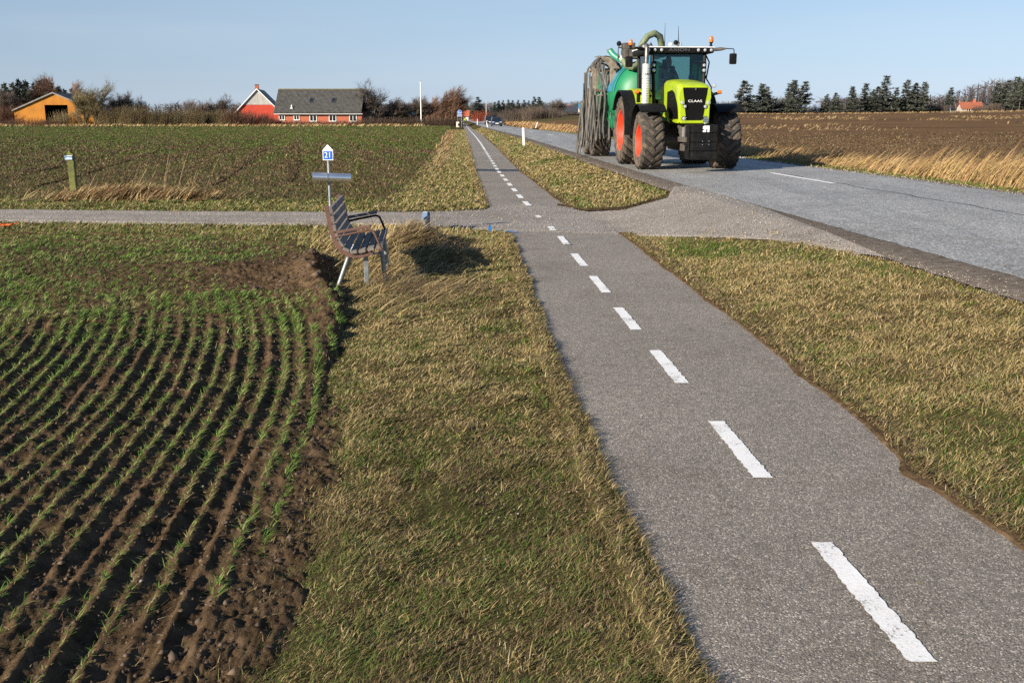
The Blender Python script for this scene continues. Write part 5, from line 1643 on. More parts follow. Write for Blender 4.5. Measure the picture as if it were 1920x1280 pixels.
MB().tube([(-1.18, -2.6, 3.55), (-1.08, -2.7, 3.40), (-.92, -2.8, 3.27), (-.75, -2.9, 3.20)], .10, 14).build("filler_pipe", M['mint'], tk, True)
MB().lathe([(.12, -.03), (.125, .03), (.09, .03), (.09, -.03)], (-.86, -2.83, 3.25), 'X', 16, False).build("pipe_flange", M['white'], tk, True)
MB().lathe([(.105, -.02), (.11, .02), (.08, .02), (.08, -.02)], (-1.18, -2.6, 3.56), 'Z', 16, False).build("pipe_flange", M['tan_metal'], tk, True)
MB().prism([(-1.42, 3.42), (-1.05, 3.36), (-.70, 3.00), (-1.0, 3.0)], -1.9, -1.84).build("splash_plate", M['tan_metal'], tk)
MB().rbox((-.95, -3.12, 1.98), (.10, .02, .07), .01).build("reflector", M['white'], tk)
# folded hose boom hung along the trailer's near side
bm_ = empty("hose_boom"); bm_.parent = tk; bm_.location = (-1.02, .15, 0)
mb = MB()
for x in (-.42, .30):
    mb.tube([(x, -1.5, 3.02), (x, .6, 2.98)], .04, 6)
    for y0 in (-1.5, -.8, -.1, .6):
        mb.tube([(x, y0, 3.0), (x, y0, .95)], .035, 6)
for y0 in (-1.5, -.8, -.1, .6):
    mb.tube([(-.42, y0, 3.0), (.30, y0, 3.0)], .035, 6); mb.tube([(-.42, y0, 2.35), (.30, y0, 2.2)], .03, 6)
mb.tube([(-.42, -1.52, 2.05), (.38, -1.52, 2.5)], .035, 6)
mb.build("boom_frame", M['tan_metal'], bm_)
MB().rbox((.14, -1.74, 2.72), (.20, .16, .60), .02).build("distributor_box", M['tan_metal'], bm_)
MB().rbox((.38, -1.72, 2.74), (.15, .16, .58), .02).build("distributor_box", M['tan_metal'], bm_)
mb = MB(); mb.rbox((-.42, -1.50, 2.72), (.20, .05, .74), .01); mb.rbox((.02, -1.2, 3.42), (.9, .03, .03), .01); mb.tube([(.28, -1.45, 3.0), (.30, -1.45, 3.46)], .02, 6); mb.tube([(-.30, -1.3, 3.0), (-.32, -1.3, 3.46)], .015, 6)
mb.build("end_plate", M['tan_metal'], bm_)
# coils on top
for k in range(14):
    pts = []
    rx = .30 + .14 * rnd.random(); rz = .16 + .12 * rnd.random()
    cx, cy, cz = .02 + rnd.uniform(-.10, .10), -1.45 + .10 * k + rnd.uniform(-.05, .05), 3.10 + rnd.uniform(-.04, .05)
    tl_ = rnd.uniform(-.25, .25)
    for i in range(17):
        a = -.2 + 3.5 * i / 16
        pts.append((cx + rx * math.cos(a), cy + tl_ * math.cos(a) + .05 * i / 16, cz + rz * 1.3 * math.sin(a) - .05))
    MB().tube(pts, .030, 7).build("hose", hose_mat(), bm_, True)
for k in range(8):
    pts = []
    x0 = rnd.uniform(-.38, .1); y0 = -1.62 + rnd.uniform(-.05, .05)
    x1 = x0 + rnd.uniform(.1, .5)
    for i in range(13):
        s = i / 12
        pts.append((x0 + (x1 - x0) * s + .05 * math.sin(6 * s + k), y0 - .02 * k * .3, 3.15 - .35 * s - .75 * math.sin(math.pi * s) * (.4 + .08 * k)))
    MB().tube(pts, .032, 7).build("hose", hose_mat(), bm_, True)
# hanging hoses: the row seen end on, then the row along the side
def hang(x, y, z0, z1, sway, r=.030):
    pts = []
    ph = rnd.uniform(0, 6)
    for i in range(12):
        s = i / 11
        pts.append((x + sway[0] * s * s + .035 * math.sin(5 * s + ph), y + sway[1] * s * s + .02 * math.sin(4 * s + ph * 1.7), z0 + (z1 - z0) * s))
    MB().tube(pts, r, 7).build("hose", hose_mat(), bm_, True)
for k in range(16):
    x = -.46 + .84 * k / 15 + rnd.uniform(-.02, .02)
    z0 = 2.10 + .32 * (k / 15) + rnd.uniform(-.05, .06)
    z1 = .62 + rnd.uniform(-.10, .12) + (.1 if k < 12 else 0)
    hang(x, -1.62 + rnd.uniform(-.06, .06), z0, z1, (rnd.uniform(-.05, .05), rnd.uniform(-.1, .1)), .033)
for k in range(20):
    y0 = -1.5 + 2.1 * k / 19
    hang(-.50 + rnd.uniform(-.05, .04), y0, 2.6 + rnd.uniform(-.3, .4), .25 + rnd.uniform(-.06, .35), (rnd.uniform(-.14, .02), rnd.uniform(-.1, .1)))
for k in range(7):
    hang(-.62 + rnd.uniform(-.05, .05), -.1 + .12 * k, 1.95 + rnd.uniform(-.1, .1), .12 + rnd.uniform(-.05, .12), (-.12, .05))
for k in range(3):
    hang(.40 + .07 * k, -1.60, 2.45, .72 - .1 * k, (.06, 0), .03)

# ------------------------------------------------------------------ cars
M['car_navy'] = pm("navy_car_paint", (.014, .026, .060), (.012, .022, .05), 2, .22, coat=.8)
M['car_black'] = pm("dark_grey_car_paint", (.020, .022, .028), (.017, .019, .024), 2, .22, coat=.8)
M['plate'] = pm("number_plate", (.85, .85, .82), (.80, .80, .78), 4, .4)
M['car_red'] = pm("dark_red_car_paint", (.10, .014, .02), (.085, .012, .018), 2, .25, coat=.7)
def make_car(name, paint, H=1.46, W=1.74, L=4.2, van=False):
    e = empty(name)
    hw = W / 2
    def ring(y, z0, z1, w0, w1):
        return [(-w0, y, z0), (-w0 * 1.02, y, (z0 + z1) * .5), (-w1, y, z1), (w1, y, z1), (w0 * 1.02, y, (z0 + z1) * .5), (w0, y, z0)]
    y0 = -L / 2
    rr = [ring(y0, .32, .55, hw * .80, hw * .74), ring(y0 + .12, .24, .70, hw * .95, hw * .86), ring(y0 + .6, .20, .82, hw, hw * .92), ring(y0 + 1.15, .20, .90, hw, hw * .93),
          ring(0, .20, .93, hw, hw * .95), ring(L / 2 - .7, .20, .94, hw, hw * .93), ring(L / 2 - .12, .26, .92, hw * .95, hw * .86), ring(L / 2, .36, .80, hw * .82, hw * .76)]
    MB().loft(rr).build("body", paint, e, True)
    c0 = y0 + 1.05; c1 = L / 2 - (.12 if van else .55)
    def gr(y, z, w): return [(-w, y, z), (w, y, z)]
    base = [(-hw * .93, c0, .90), (hw * .93, c0, .90), (hw * .92, c1, .93), (-hw * .92, c1, .93)]
    rf0 = c0 + (.62 if not van else .5); rf1 = c1 - .45
    mid = [(-hw * .80, rf0 - .08, H - .09), (hw * .80, rf0 - .08, H - .09), (hw * .80, rf1 + .08, H - .09), (-hw * .80, rf1 + .08, H - .09)]
    top = [(-hw * .74, rf0 + .06, H), (hw * .74, rf0 + .06, H), (hw * .74, rf1, H), (-hw * .74, rf1, H)]
    MB().loft([base, mid, top]).build("cabin", paint, e, True)
    def quad(nm, a, b, c, d, mat, off):
        n = (Vector(b) - Vector(a)).cross(Vector(d) - Vector(a)).normalized() * off
        MB().add([Vector(p) for p in (a, b, c, d)] + [Vector(p) + n for p in (a, b, c, d)], [(3, 2, 1, 0), (4, 5, 6, 7), (0, 1, 5, 4), (1, 2, 6, 5), (2, 3, 7, 6), (3, 0, 4, 7)]).build(nm, mat, e)
    def lerp(a, b, t): return tuple(a[i] + (b[i] - a[i]) * t for i in range(3))
    A, B_, C_, D_ = base; a, b_, c_, d_ = mid
    quad("windscreen", lerp(lerp(A, B_, .05), lerp(a, b_, .05), .06), lerp(lerp(A, B_, .95), lerp(a, b_, .95), .06), lerp(lerp(A, B_, .94), lerp(a, b_, .94), .96), lerp(lerp(A, B_, .06), lerp(a, b_, .06), .96), M['dark_glass'], .012)
    quad("side_window", lerp(lerp(D_, A, .08), lerp(d_, a, .08), .1), lerp(lerp(D_, A, .88), lerp(d_, a, .88), .1), lerp(lerp(D_, A, .95), lerp(d_, a, .95), .92), lerp(lerp(D_, A, .05), lerp(d_, a, .05), .92), M['dark_glass'], .012)
    quad("side_window", lerp(lerp(B_, C_, .12), lerp(b_, c_, .12), .1), lerp(lerp(B_, C_, .92), lerp(b_, c_, .92), .1), lerp(lerp(B_, C_, .95), lerp(b_, c_, .95), .92), lerp(lerp(B_, C_, .05), lerp(b_, c_, .05), .92), M['dark_glass'], .012)
    for s in (-1, 1):
        for yy in (y0 + .82, L / 2 - .80):
            we = empty("wheel"); we.parent = e; we.location = (s * (hw - .10), yy, .31)
            MB().lathe([(.20, -.10), (.29, -.10), (.31, -.06), (.31, .06), (.29, .10), (.20, .10)], axis='X', n=20, caps=False).build("tyre", M['rubber'], we, True)
            MB().lathe([(.205, s * .09), (.18, s * .06), (.05, s * .075), (.001, s * .08)], axis='X', n=16, caps=False).build("rim", M['silver'], we, True)
        MB().rbox((s * hw * .68, y0 + .04, .66), (.36, .14, .15), .04).build("headlight", M['lens'], e, True)
        MB().rbox((s * (hw + .06), c0 + .25, .96), (.16, .10, .12), .03).build("wing_mirror", paint, e, True)
    MB().rbox((0, y0 - .015, .47), (.54, .03, .12), .008).build("number_plate", M['plate'], e)
    MB().rbox((0, y0 + .02, .62), (.62, .06, .11), .02).build("grille", M['black'], e)
    MB().rbox((0, y0 + .05, .30), (1.2, .12, .12), .03).build("lower_grille", M['black'], e)
    return e
car1 = make_car("car", M['car_navy'])
car1.location = (-2.55, 166, tz1(-2.55, 166) + .03); car1.rotation_euler = (0, 0, R(4))
tag(car1, "navy blue hatchback with white plate driving ahead of the second car", "car")
car2 = make_car("car", M['car_black'], 1.62, 1.78, 4.4, True)
car2.location = (-4.35, 196, tz1(-4.35, 196) + .03); car2.rotation_euler = (0, 0, R(5))
tag(car2, "taller dark car following just behind the navy hatchback", "car")
car3 = make_car("car", M['car_red'], 1.45, 1.7, 4.1)
car3.location = (-52.2, 199.5, tz1(-52, 199)); car3.rotation_euler = (0, 0, R(-40))
tag(car3, "dark red car parked in the bushes in front of the red barn", "car")

# ------------------------------------------------------------------ cyclist
cyx, cyy = -8.60, 187.0
cz_ = tz1(cyx, cyy)
bk = empty("bicycle", (cyx, cyy, cz_), R(4))
tag(bk, "dark bicycle ridden along the far cycle path", "bicycle")
for yy in (-.53, .53):
    we = empty("wheel"); we.parent = bk; we.location = (0, yy, .34)
    MB().lathe([(.31, -.018), (.345, -.02), (.345, .02), (.31, .018), (.31, -.018)], axis='X', n=28, caps=False).build("tyre", M['rubber'], we, True)
    mb = MB()
    for k in range(12):
        a = 2 * math.pi * k / 12
        mb.tube([(0, 0, 0), (0, .32 * math.cos(a), .32 * math.sin(a))], .004, 3)
    mb.tube([(-.05, 0, 0), (.05, 0, 0)], .02, 6)
    mb.build("spokes", M['galv'], we)
mb = MB()
for a, b_ in [((0, -.53, .34), (0, -.40, .85)), ((0, -.38, .80), (0, .15, .78)), ((0, -.40, .70), (0, .05, .30)), ((0, .05, .30), (0, .18, .88)), ((0, .05, .30), (0, .53, .34)), ((0, .16, .75), (0, .53, .34))]:
    mb.tube([a, b_], .02, 6)
mb.build("frame", M['black'], bk, True)
MB().tube([(-.30, -.28, 1.02), (-.10, -.42, 1.05), (.10, -.42, 1.05), (.30, -.28, 1.02)], .016, 6).build("handlebar", M['black'], bk, True)
MB().rbox((0, .20, .92), (.16, .26, .06), .03).build("saddle", M['black'], bk)
MB().rbox((0, .05, .30), (.26, .10, .03), .01).build("pedals", M['black'], bk)
cp = empty("person", (cyx, cyy, cz_), R(4))
tag(cp, "cyclist in dark clothes and yellow hi-vis vest riding on the far path", "person")
jt = [(0, .18, 1.0), (0, .10, 1.25), (0, 0.0, 1.46), (0, -.06, 1.56), (-.19, 0, 1.42), (-.28, -.14, 1.22), (-.29, -.30, 1.05), (.19, 0, 1.42), (.28, -.14, 1.22), (.29, -.30, 1.05),
      (-.11, .10, .92), (-.13, -.18, .66), (-.13, .05, .26), (-.13, -.08, .24), (.11, .10, .92), (.13, -.22, .82), (.13, -.02, .42), (.13, -.16, .40)]
ed = [(0, 1), (1, 2), (2, 3), (2, 4), (4, 5), (5, 6), (2, 7), (7, 8), (8, 9), (0, 10), (10, 11), (11, 12), (12, 13), (0, 14), (14, 15), (15, 16), (16, 17)]
rd = [(.16, .13), (.17, .13), (.16, .12), .06, .08, .06, .045, .08, .06, .045, .10, .08, .055, .045, .10, .08, .055, .045]
body_mesh("body", jt, ed, rd, M['overall'], cp)
rings = []
for z, rx, ry, oy in [(1.04, .20, .165, .16), (1.2, .205, .17, .12), (1.36, .215, .165, .06), (1.48, .16, .12, .01)]:
    rings.append([(rx * math.cos(2 * math.pi * k / 16), oy + ry * math.sin(2 * math.pi * k / 16), z) for k in range(16)])
MB().loft(rings, False).build("vest", M['hivis'], cp, True)
head(cp, (0, -.08, 1.68))
MB().lathe([(.105, -.02), (.112, .03), (.09, .09), (.04, .12), (.001, .125)], (0, -.06, 1.73), 'Z', 16, False).build("helmet", M['black'], cp, True)
hand(cp, "hand", (-.29, -.28, 1.05), 1, M['skin'])
hand(cp, "hand", (.29, -.28, 1.05), -1, M['skin'])

# ------------------------------------------------------------------ buildings
M['brick'] = pm("red_brick", (.40, .12, .065), (.30, .085, .05), 3.0, .9, bmp=.2)
M['redwall'] = pm("bright_red_wall", (.52, .055, .025), (.42, .045, .022), 1.2, .8)
M['orange'] = pm("ochre_barn_wall", (.46, .185, .014), (.35, .13, .012), .8, .85)
M['roof_grey'] = pm("grey_corrugated_roof", (.050, .048, .045), (.090, .086, .080), 1.6, .85)
M['roof_moss'] = pm("mossy_ridge", (.17, .15, .08), (.11, .10, .06), 3, .95)
M['roof_dark'] = pm("dark_slate_roof", (.035, .038, .045), (.055, .058, .065), 2, .6)
M['gable_grey'] = pm("grey_gable_panel", (.46, .44, .40), (.34, .32, .295), 1.0, .85)
M['roof_red'] = pm("red_tile_roof", (.46, .12, .05), (.36, .09, .04), 2, .8)
M['barge'] = pm("weathered_barge_board", (.26, .25, .23), (.16, .15, .14), 2, .8)
M['roof_rust'] = pm("weathered_orange_tile", (.33, .10, .05), (.24, .075, .04), 2, .85)
M['winframe'] = pm("white_window_frame", (.80, .80, .78), (.74, .74, .72), 5, .5)
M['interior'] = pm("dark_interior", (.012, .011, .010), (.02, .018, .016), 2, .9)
M['cream'] = pm("cream_wall", (.60, .56, .50), (.52, .48, .43), 2, .85)
M['blue_roof'] = pm("bright_blue_sheet", (.05, .25, .42), (.04, .2, .35), 3, .5)
M['trimgrey'] = pm("pale_trim", (.50, .50, .48), (.42, .42, .40), 5, .6)

def window(parent, x, y, z, w, h, cols=2, ry=0.0, d=-1):
    """window on a wall that faces -y; frame stands proud of the wall"""
    e = empty("window"); e.parent = parent; e.location = (x, y, z); e.rotation_euler = (ry, 0, 0)
    f = .11
    mb = MB()
    mb.box((0, -.05, h / 2 - f / 2), (w, .10, f)); mb.box((0, -.05, -h / 2 + f / 2), (w, .10, f))
    for s in (-1, 1):
        mb.box((s * (w / 2 - f / 2), -.05, 0), (f, .098, h - 2 * f - .002))
    for k in range(1, cols):
        mb.box((-w / 2 + w * k / cols, -.05, 0), (f * .8, .094, h - 2 * f - .002))
    mb.build("frame", M['winframe'], e)
    for k in range(cols):
        MB().box((-w / 2 + w * (k + .5) / cols, -.025, 0), (w / cols - f * .9, .03, h - 2 * f)).build("pane", M['dark_glass'], e)
    MB().box((0, -.08, -h / 2 - .04), (w + .14, .16, .06)).build("sill", M['trimgrey'], e)
    return e

# long brick farmhouse
HX, HY, HZ = -38.45, 202.0, -.52
HX = -38.2
hs = empty("brick_farmhouse", (HX, HY, HZ), R(-1.0))
tag(hs, "long low brick farmhouse with grey corrugated roof and white windows", "house")
HLn = 17.1; HD = 8.2; EV = 2.62; RG = 6.95
MB().box((.35, HD / 2, EV / 2 - .1), (HLn - .8, HD, EV + .2)).build("wall", M['brick'], hs)
rf = MB()
rf.loft([[(-HLn / 2 - .45, -.55, EV - .30), (-HLn / 2 - .20, HD / 2, RG), (-HLn / 2 - .45, HD + .5, EV - .30), (-HLn / 2 - .45, HD + .45, EV - .45), (-HLn / 2 - .2, HD / 2, RG - .20), (-HLn / 2 - .45, -.50, EV - .45)],
         [(HLn / 2, -.55, EV - .30), (HLn / 2, HD / 2, RG), (HLn / 2, HD + .5, EV - .30), (HLn / 2, HD + .45, EV - .45), (HLn / 2, HD / 2, RG - .20), (HLn / 2, -.50, EV - .45)]])
roof = rf.build("roof", M['roof_grey'], hs)
# corrugated sheets laid in columns, each its own piece
sl_n = 36
for k in range(sl_n):
    for row in range(3):
        x0 = -HLn / 2 - .30 + (HLn + .3) * k / sl_n
        wk = (HLn + .3) / sl_n
        t0, t1 = row / 3, (row + 1) / 3 + .02
        p0 = (-.58 + (HD / 2 + .58) * t0, EV - .27 + (RG - EV + .30) * t0)
        p1 = (-.58 + (HD / 2 + .58) * min(1, t1), EV - .27 + (RG - EV + .30) * min(1, t1))
        dz = .03 + .025 * (2 - row) + rnd.uniform(0, .012)
        q = MB()
        n_ = 4
        top = []
        for i in range(n_ + 1):
            xx = x0 + wk * i / n_ * .985
            hh = .11 * (1 if i % 2 else 0)
            top.append(((xx, p0[0], p0[1] + dz + hh), (xx, p1[0], p1[1] + dz + hh)))
        q.sheet([[a, b_] for a, b_ in top])
        q.build("roof_sheet", M['roof_grey'], hs if False else roof)
MB().rbox((-.1, HD / 2, RG + .10), (HLn + .35, .55, .24), .08).build("ridge_cap", M['roof_moss'], hs)
MB().rbox((-.05, -.60, EV - .40), (HLn + .5, .14, .14), .03).build("gutter", M['trimgrey'], hs)
MB().tube([(-HLn / 2 + .55, -.5, EV - .4), (-HLn / 2 + .60, -.10, EV - .8), (-HLn / 2 + .60, -.10, .0)], .06, 6).build("downpipe", M['trimgrey'], hs)
for x, w_, h_, z_ in [(-7.35, 1.15, .95, 1.50), (-4.45, 1.15, .95, 1.50), (-1.15, 1.45, 1.30, 1.45), (2.70, 1.45, 1.30, 1.45), (6.75, 1.45, 1.30, 1.45)]:
    window(hs, x, -.012, z_, w_, h_)
for x in (-1.75, 2.70):
    sk = empty("skylight"); sk.parent = hs
    ang = math.atan2(RG - EV + .3, HD / 2 + .58)
    sk.location = (x, -.58 + (HD / 2 + .58) * .52, EV - .27 + (RG - EV + .30) * .52 + .12); sk.rotation_euler = (ang, 0, 0)
    MB().box((0, 0, 0), (.92, 1.35, .16)).build("frame", M['roof_dark'], sk)
    MB().box((0, 0, .05), (.66, 1.05, .13)).build("pane", M['dark_glass'], sk)
MB().tube([(-5.4, .25, EV + .5), (-5.4, .25, EV + 1.35)], .13, 8).build("vent_pipe", M['white'], hs, True)
MB().rbox((-5.4, .2, EV + .70), (.5, .4, .18), .04).build("vent_flashing", M['white'], hs)

# red barn with a grey gable
bn = empty("red_barn", (-50.6, 203.5, -.52), R(9.0))
tag(bn, "bright red barn with grey gable panel, dark roof and brick chimney", "barn")
bw = 4.1; be = 2.7; br = 6.95
MB().prism([(-bw, -.2), (bw, -.2), (bw, be), (bw * .52, be + (br - be) * .48), (-bw * .52, be + (br - be) * .48), (-bw, be)], 0, 18).build("wall", M['redwall'], bn)
MB().prism([(-bw * .69, be + (br - be) * .31), (bw * .69, be + (br - be) * .31), (0, br - .03)], -.05, .3).build("gable_panel", M['gable_grey'], bn)
mb = MB()
for k in range(-2, 3):
    mb.box((k * .9, -.055, be + (br - be) * .47 + (1.9 - abs(k) * .75) / 2), (.05, .03, 1.85 - abs(k) * .75))
mb.build("gable_batten", M['trimgrey'], bn)
for s in (-1, 1):
    MB().prism([(0, br + .02), (s * (bw + .55), be - .52), (s * (bw + .55), be - .36), (0, br + .20)], -.25, 18.3).build("roof_slope", M['roof_dark'], bn)
    MB().prism([(0, br - .02), (s * (bw + .56), be - .54), (s * (bw + .56), be - .30), (0, br + .23)], -.34, -.24).build("verge_board", M['winframe'], bn)
MB().rbox((.0, .75, br + .35), (.75, .75, 1.1), .04).build("chimney", M['brick'], bn)
MB().rbox((.0, .75, br + .93), (.85, .85, .12), .02).build("chimney_cap", M['roof_dark'], bn)

# ochre barn
ob = empty("ochre_barn", (-92.2, 206.0, -.58), R(5))
tag(ob, "ochre yellow barn with a wide dark doorway behind bare bushes", "barn")
we_ = 7.9
def gz(x):
    return 6.35 - abs(x) * (3.35 / 7.9)
# facade as wall pieces round the doorway (x -1.9 .. 2.6, up to 4.05)
for poly in ([(-7.9, -.2), (-1.9, -.2), (-1.9, 4.05), (-5.4, 4.05), (-7.9, gz(7.9))], [(2.6, -.2), (7.9, -.2), (7.9, gz(7.9)), (5.4, 4.05), (2.6, 4.05)], [(-5.4, 4.06), (5.4, 4.06), (0, 6.34)]):
    MB().prism(poly, 0, .25).build("wall", M['orange'], ob)
MB().box((0, .26, 4.06), (10.8, .02, .04)).build("lintel", M['interior'], ob)
MB().prism([(-7.85, -.2), (7.85, -.2), (7.85, 2.9), (0, 6.2), (-7.85, 2.9)], 15.6, 15.9).build("back_wall", M['interior'], ob)
for s in (-1, 1):
    MB().box((s * 7.85, 8, 1.3), (.2, 15.6, 3.2)).build("side_wall", M['orange'], ob)
    MB().prism([(0, 6.36), (s * 8.2, gz(8.2) + .02), (s * 8.2, gz(8.2) + .18), (0, 6.54)], -.3, 16).build("roof_slope", M['roof_grey'], ob)
    MB().prism([(0, 6.30), (s * 8.22, gz(8.22) - .06), (s * 8.22, gz(8.22) + .20), (0, 6.58)], -.38, -.29).build("verge_board", M['barge'], ob)

# distant houses
def small_house(name, loc, rz, L, D, ev, rg, wall, roof_, label, chim=True, gable=False):
    e = empty(name, loc, rz)
    tag(e, label, "house")
    MB().box((0, 0, ev / 2), (L, D, ev)).build("wall", wall, e)
    MB().prism([(-D / 2 + .02, ev + .01), (D / 2 - .02, ev + .01), (0, rg - .15)], -L / 2 + .01, L / 2 - .01, 'X').build("gable_wall", wall, e)
    for s in (-1, 1):
        MB().prism([(0, rg), (s * (D / 2 + .4), ev - .25), (s * (D / 2 + .4), ev - .07), (0, rg + .18)], -L / 2 - .3, L / 2 + .3, 'X').build("roof_slope", roof_, e)
    for x in np.linspace(-L / 2 + 1.5, L / 2 - 1.5, max(2, int(L / 3))):
        window(e, float(x), -D / 2 - .01, ev * .55, 1.1, 1.1)
    if chim:
        MB().rbox((L * .2, 0, rg + .3), (.6, .6, 1.0), .03).build("chimney", M['brick'], e)
    return e
small_house("red_roofed_house", (-15.2, 300, -.6), R(0), 5, 5, 1.8, 3.1, M['cream'], M['roof_red'], "distant house with a red tiled roof behind the round blue sign")
small_house("cream_house", (-2.6, 400, -.4), R(84), 8, 4.8, 1.6, 3.7, M['gable_grey'], M['roof_dark'], "cream gabled house half hidden by trees behind the two cars")
small_house("low_farmhouse", (20.5, 430, -.2), R(6), 16, 8, 2.6, 5.0, M['cream'], M['roof_dark'], "low pale farmhouse with dark roof beyond the hedges by the trailer", True)
small_house("blue_roofed_shed", (33.0, 420, .1), R(0), 11, 8, 3.2, 5.2, M['cream'], M['blue_roof'], "distant shed with a bright blue roof beside the pale farmhouse", False)
small_house("orange_roofed_house", (112.8, 252, tz1(112.8, 232) - .5), R(-8), 4.8, 4.4, 1.2, 2.5, M['gable_grey'], M['roof_rust'], "small orange roofed house between the conifers beyond the ploughed field")

# flagpole, goal, shed behind hedge, round sign, telegraph post
fp = empty("flagpole", (-17.85, 200.5, -.62))
tag(fp, "tall white flagpole standing on the lawn beside the farmhouse", "flagpole")
MB().tube([(0, 0, -.1), (0, 0, 4), (0, 0, 8.45)], [.13, .11, .08], 10).build("pole", M['white'], fp, True)
MB().lathe([(.05, 0), (.09, .05), (.07, .13), (.001, .16)], (0, 0, 8.45), 'Z', 10, False).build("finial", M['roof_moss'], fp, True)
MB().rbox((0, 0, .5), (.22, .22, 1.2), .03).build("foot_bracket", M['trimgrey'], fp)
gd = empty("garden_shed", (-23.8, 214, -.5), R(2))
tag(gd, "low dark green shed roof with blue end behind the farmhouse hedge", "shed")
MB().box((0, 2, 1.0), (8.6, 4, 2.4)).build("wall", M['roof_dark'], gd)
MB().rbox((0, 1.8, 2.55), (9.4, 5.0, .5), .05).build("roof", pm("dark_green_sheet", (.025, .045, .035), (.035, .055, .042), 3, .6), gd)
MB().rbox((3.2, -.75, 2.2), (1.7, .1, .75), .03).build("blue_panel", M['blue_roof'], gd)
gl_ = empty("goal_frame", (-29.4, 207, -.5))
tag(gl_, "small white goal frame showing above the hedge near the brick house", "goal")
MB().tube([(-.62, 0, 0), (-.62, 0, 2.1), (.62, 0, 2.1), (.62, 0, 0)], .06, 8).build("goal_bar", M['white'], gl_, True)
rs = empty("path_sign", (-9.45, 184, tz1(-9.45, 184)), R(4))
tag(rs, "round blue cycle and footpath sign on a post beside the far path", "sign")
for x in (-.33, .33):
    MB().tube([(x, .03, -.1), (x, .03, 2.35)], .03, 8).build("post", M['galv'], rs, True)
MB().lathe([(.42, .0), (.42, .015), (.001, .016)], (0, 0, 2.62), 'Y', 28, True).build("sign_rim", M['white'], rs)
MB().lathe([(.385, -.006), (.385, -.001)], (0, 0, 2.62), 'Y', 28, True).build("sign_disc", M['blue'], rs)
MB().rbox((0, .012, 2.03), (.80, .02, .28), .008).build("sub_plate", M['white'], rs)
MB().rbox((0, -.002, 2.03), (.72, .006, .16), .002).build("sub_plate_print", M['blue'], rs)
mb = MB()
mb.lathe([(.05, -.012), (.05, -.008)], (-.13, 0, 2.80), 'Y', 10); mb.prism([(-.17, 2.74), (-.08, 2.74), (-.07, 2.55), (-.05, 2.42), (-.10, 2.42), (-.13, 2.54), (-.17, 2.42), (-.22, 2.42), (-.17, 2.58)], -.012, -.008)
mb.build("walker_symbol", M['white'], rs)
mb = MB()
for x in (.06, .26):
    mb.lathe([(.085, -.012), (.085, -.008), (.062, -.008), (.062, -.012), (.085, -.012)], (x, 0, 2.53), 'Y', 14, False)
mb.prism([(.05, 2.53), (.12, 2.66), (.24, 2.66), (.27, 2.53), (.24, 2.53), (.22, 2.62), (.13, 2.62), (.08, 2.53)], -.012, -.008)
mb.build("cycle_symbol", M['white'], rs)
bx_ = empty("meter_box", (-9.9, 186, tz1(-9.9, 186)))
tag(bx_, "pale roadside cabinet standing below the round blue sign", "cabinet")
MB().rbox((0, 0, .45), (.55, .4, 1.0), .03).build("cabinet_body", M['cream'], bx_)
MB().rbox((.18, -.22, .42), (.22, .06, .42), .02).build("cabinet_door", M['black'], bx_)
tp = empty("telegraph_pole", (-6.6, 262, -.4))
tag(tp, "grey wooden pole rising above the two dark cars", "pole")
MB().tube([(0, 0, -.2), (0, 0, 5.3)], [.13, .10], 8).build("pole_shaft", M['gable_grey'], tp, True)
MB().rbox((0, 0, 5.35), (.3, .12, .1), .02).build("pole_cap", M['gable_grey'], tp)

# ------------------------------------------------------------------ trees and shrubs
class Veg:
    """twigs and stems as thin flat or three sided strips with a colour each"""
    def __init__(s): s.v = []; s.f4 = []; s.f3 = []; s.c = []
    def strip(s, a, b, r0, r1, col):
        d = (b - a)
        if d.length < 1e-6: return
        p = d.cross(Vector((0, -1, .15))).normalized() if abs(d.normalized().y) < .95 else Vector((1, 0, 0))
        q = d.cross(p).normalized()
        n = len(s.v)
        for o_, r in ((a, r0), (b, r1)):
            s.v += [o_ + p * r, o_ - p * r * .5 + q * r * .87, o_ - p * r * .5 - q * r * .87]
        s.f4 += [(n, n + 1, n + 4, n + 3), (n + 1, n + 2, n + 5, n + 4), (n + 2, n, n + 3, n + 5)]
        s.c += [col] * 6
    def flat(s, a, b, r0, col, side=None):
        d = (b - a)
        p = (side or Vector((rnd.uniform(-1, 1), rnd.uniform(-.3, .3), rnd.uniform(-1, 1)))).cross(d)
        p = p.normalized() if p.length > 1e-6 else Vector((1, 0, 0))
        n = len(s.v)
        s.v += [a + p * r0, a - p * r0, b]
        s.f3.append((n, n + 1, n + 2)); s.c += [col] * 3
    def mesh(s, name, mat, parent):
        V = np.array([tuple(p) for p in s.v], float)
        F = []
        if s.f4: F.append(np.array(s.f4))
        if s.f3: F.append(np.array(s.f3))
        return np_mesh(name, V, F, mat, np.array(s.c, float), parent)

def jit(c, k=.25):
    f = 1 + rnd.uniform(-k, k)
    return tuple(x * f for x in c)

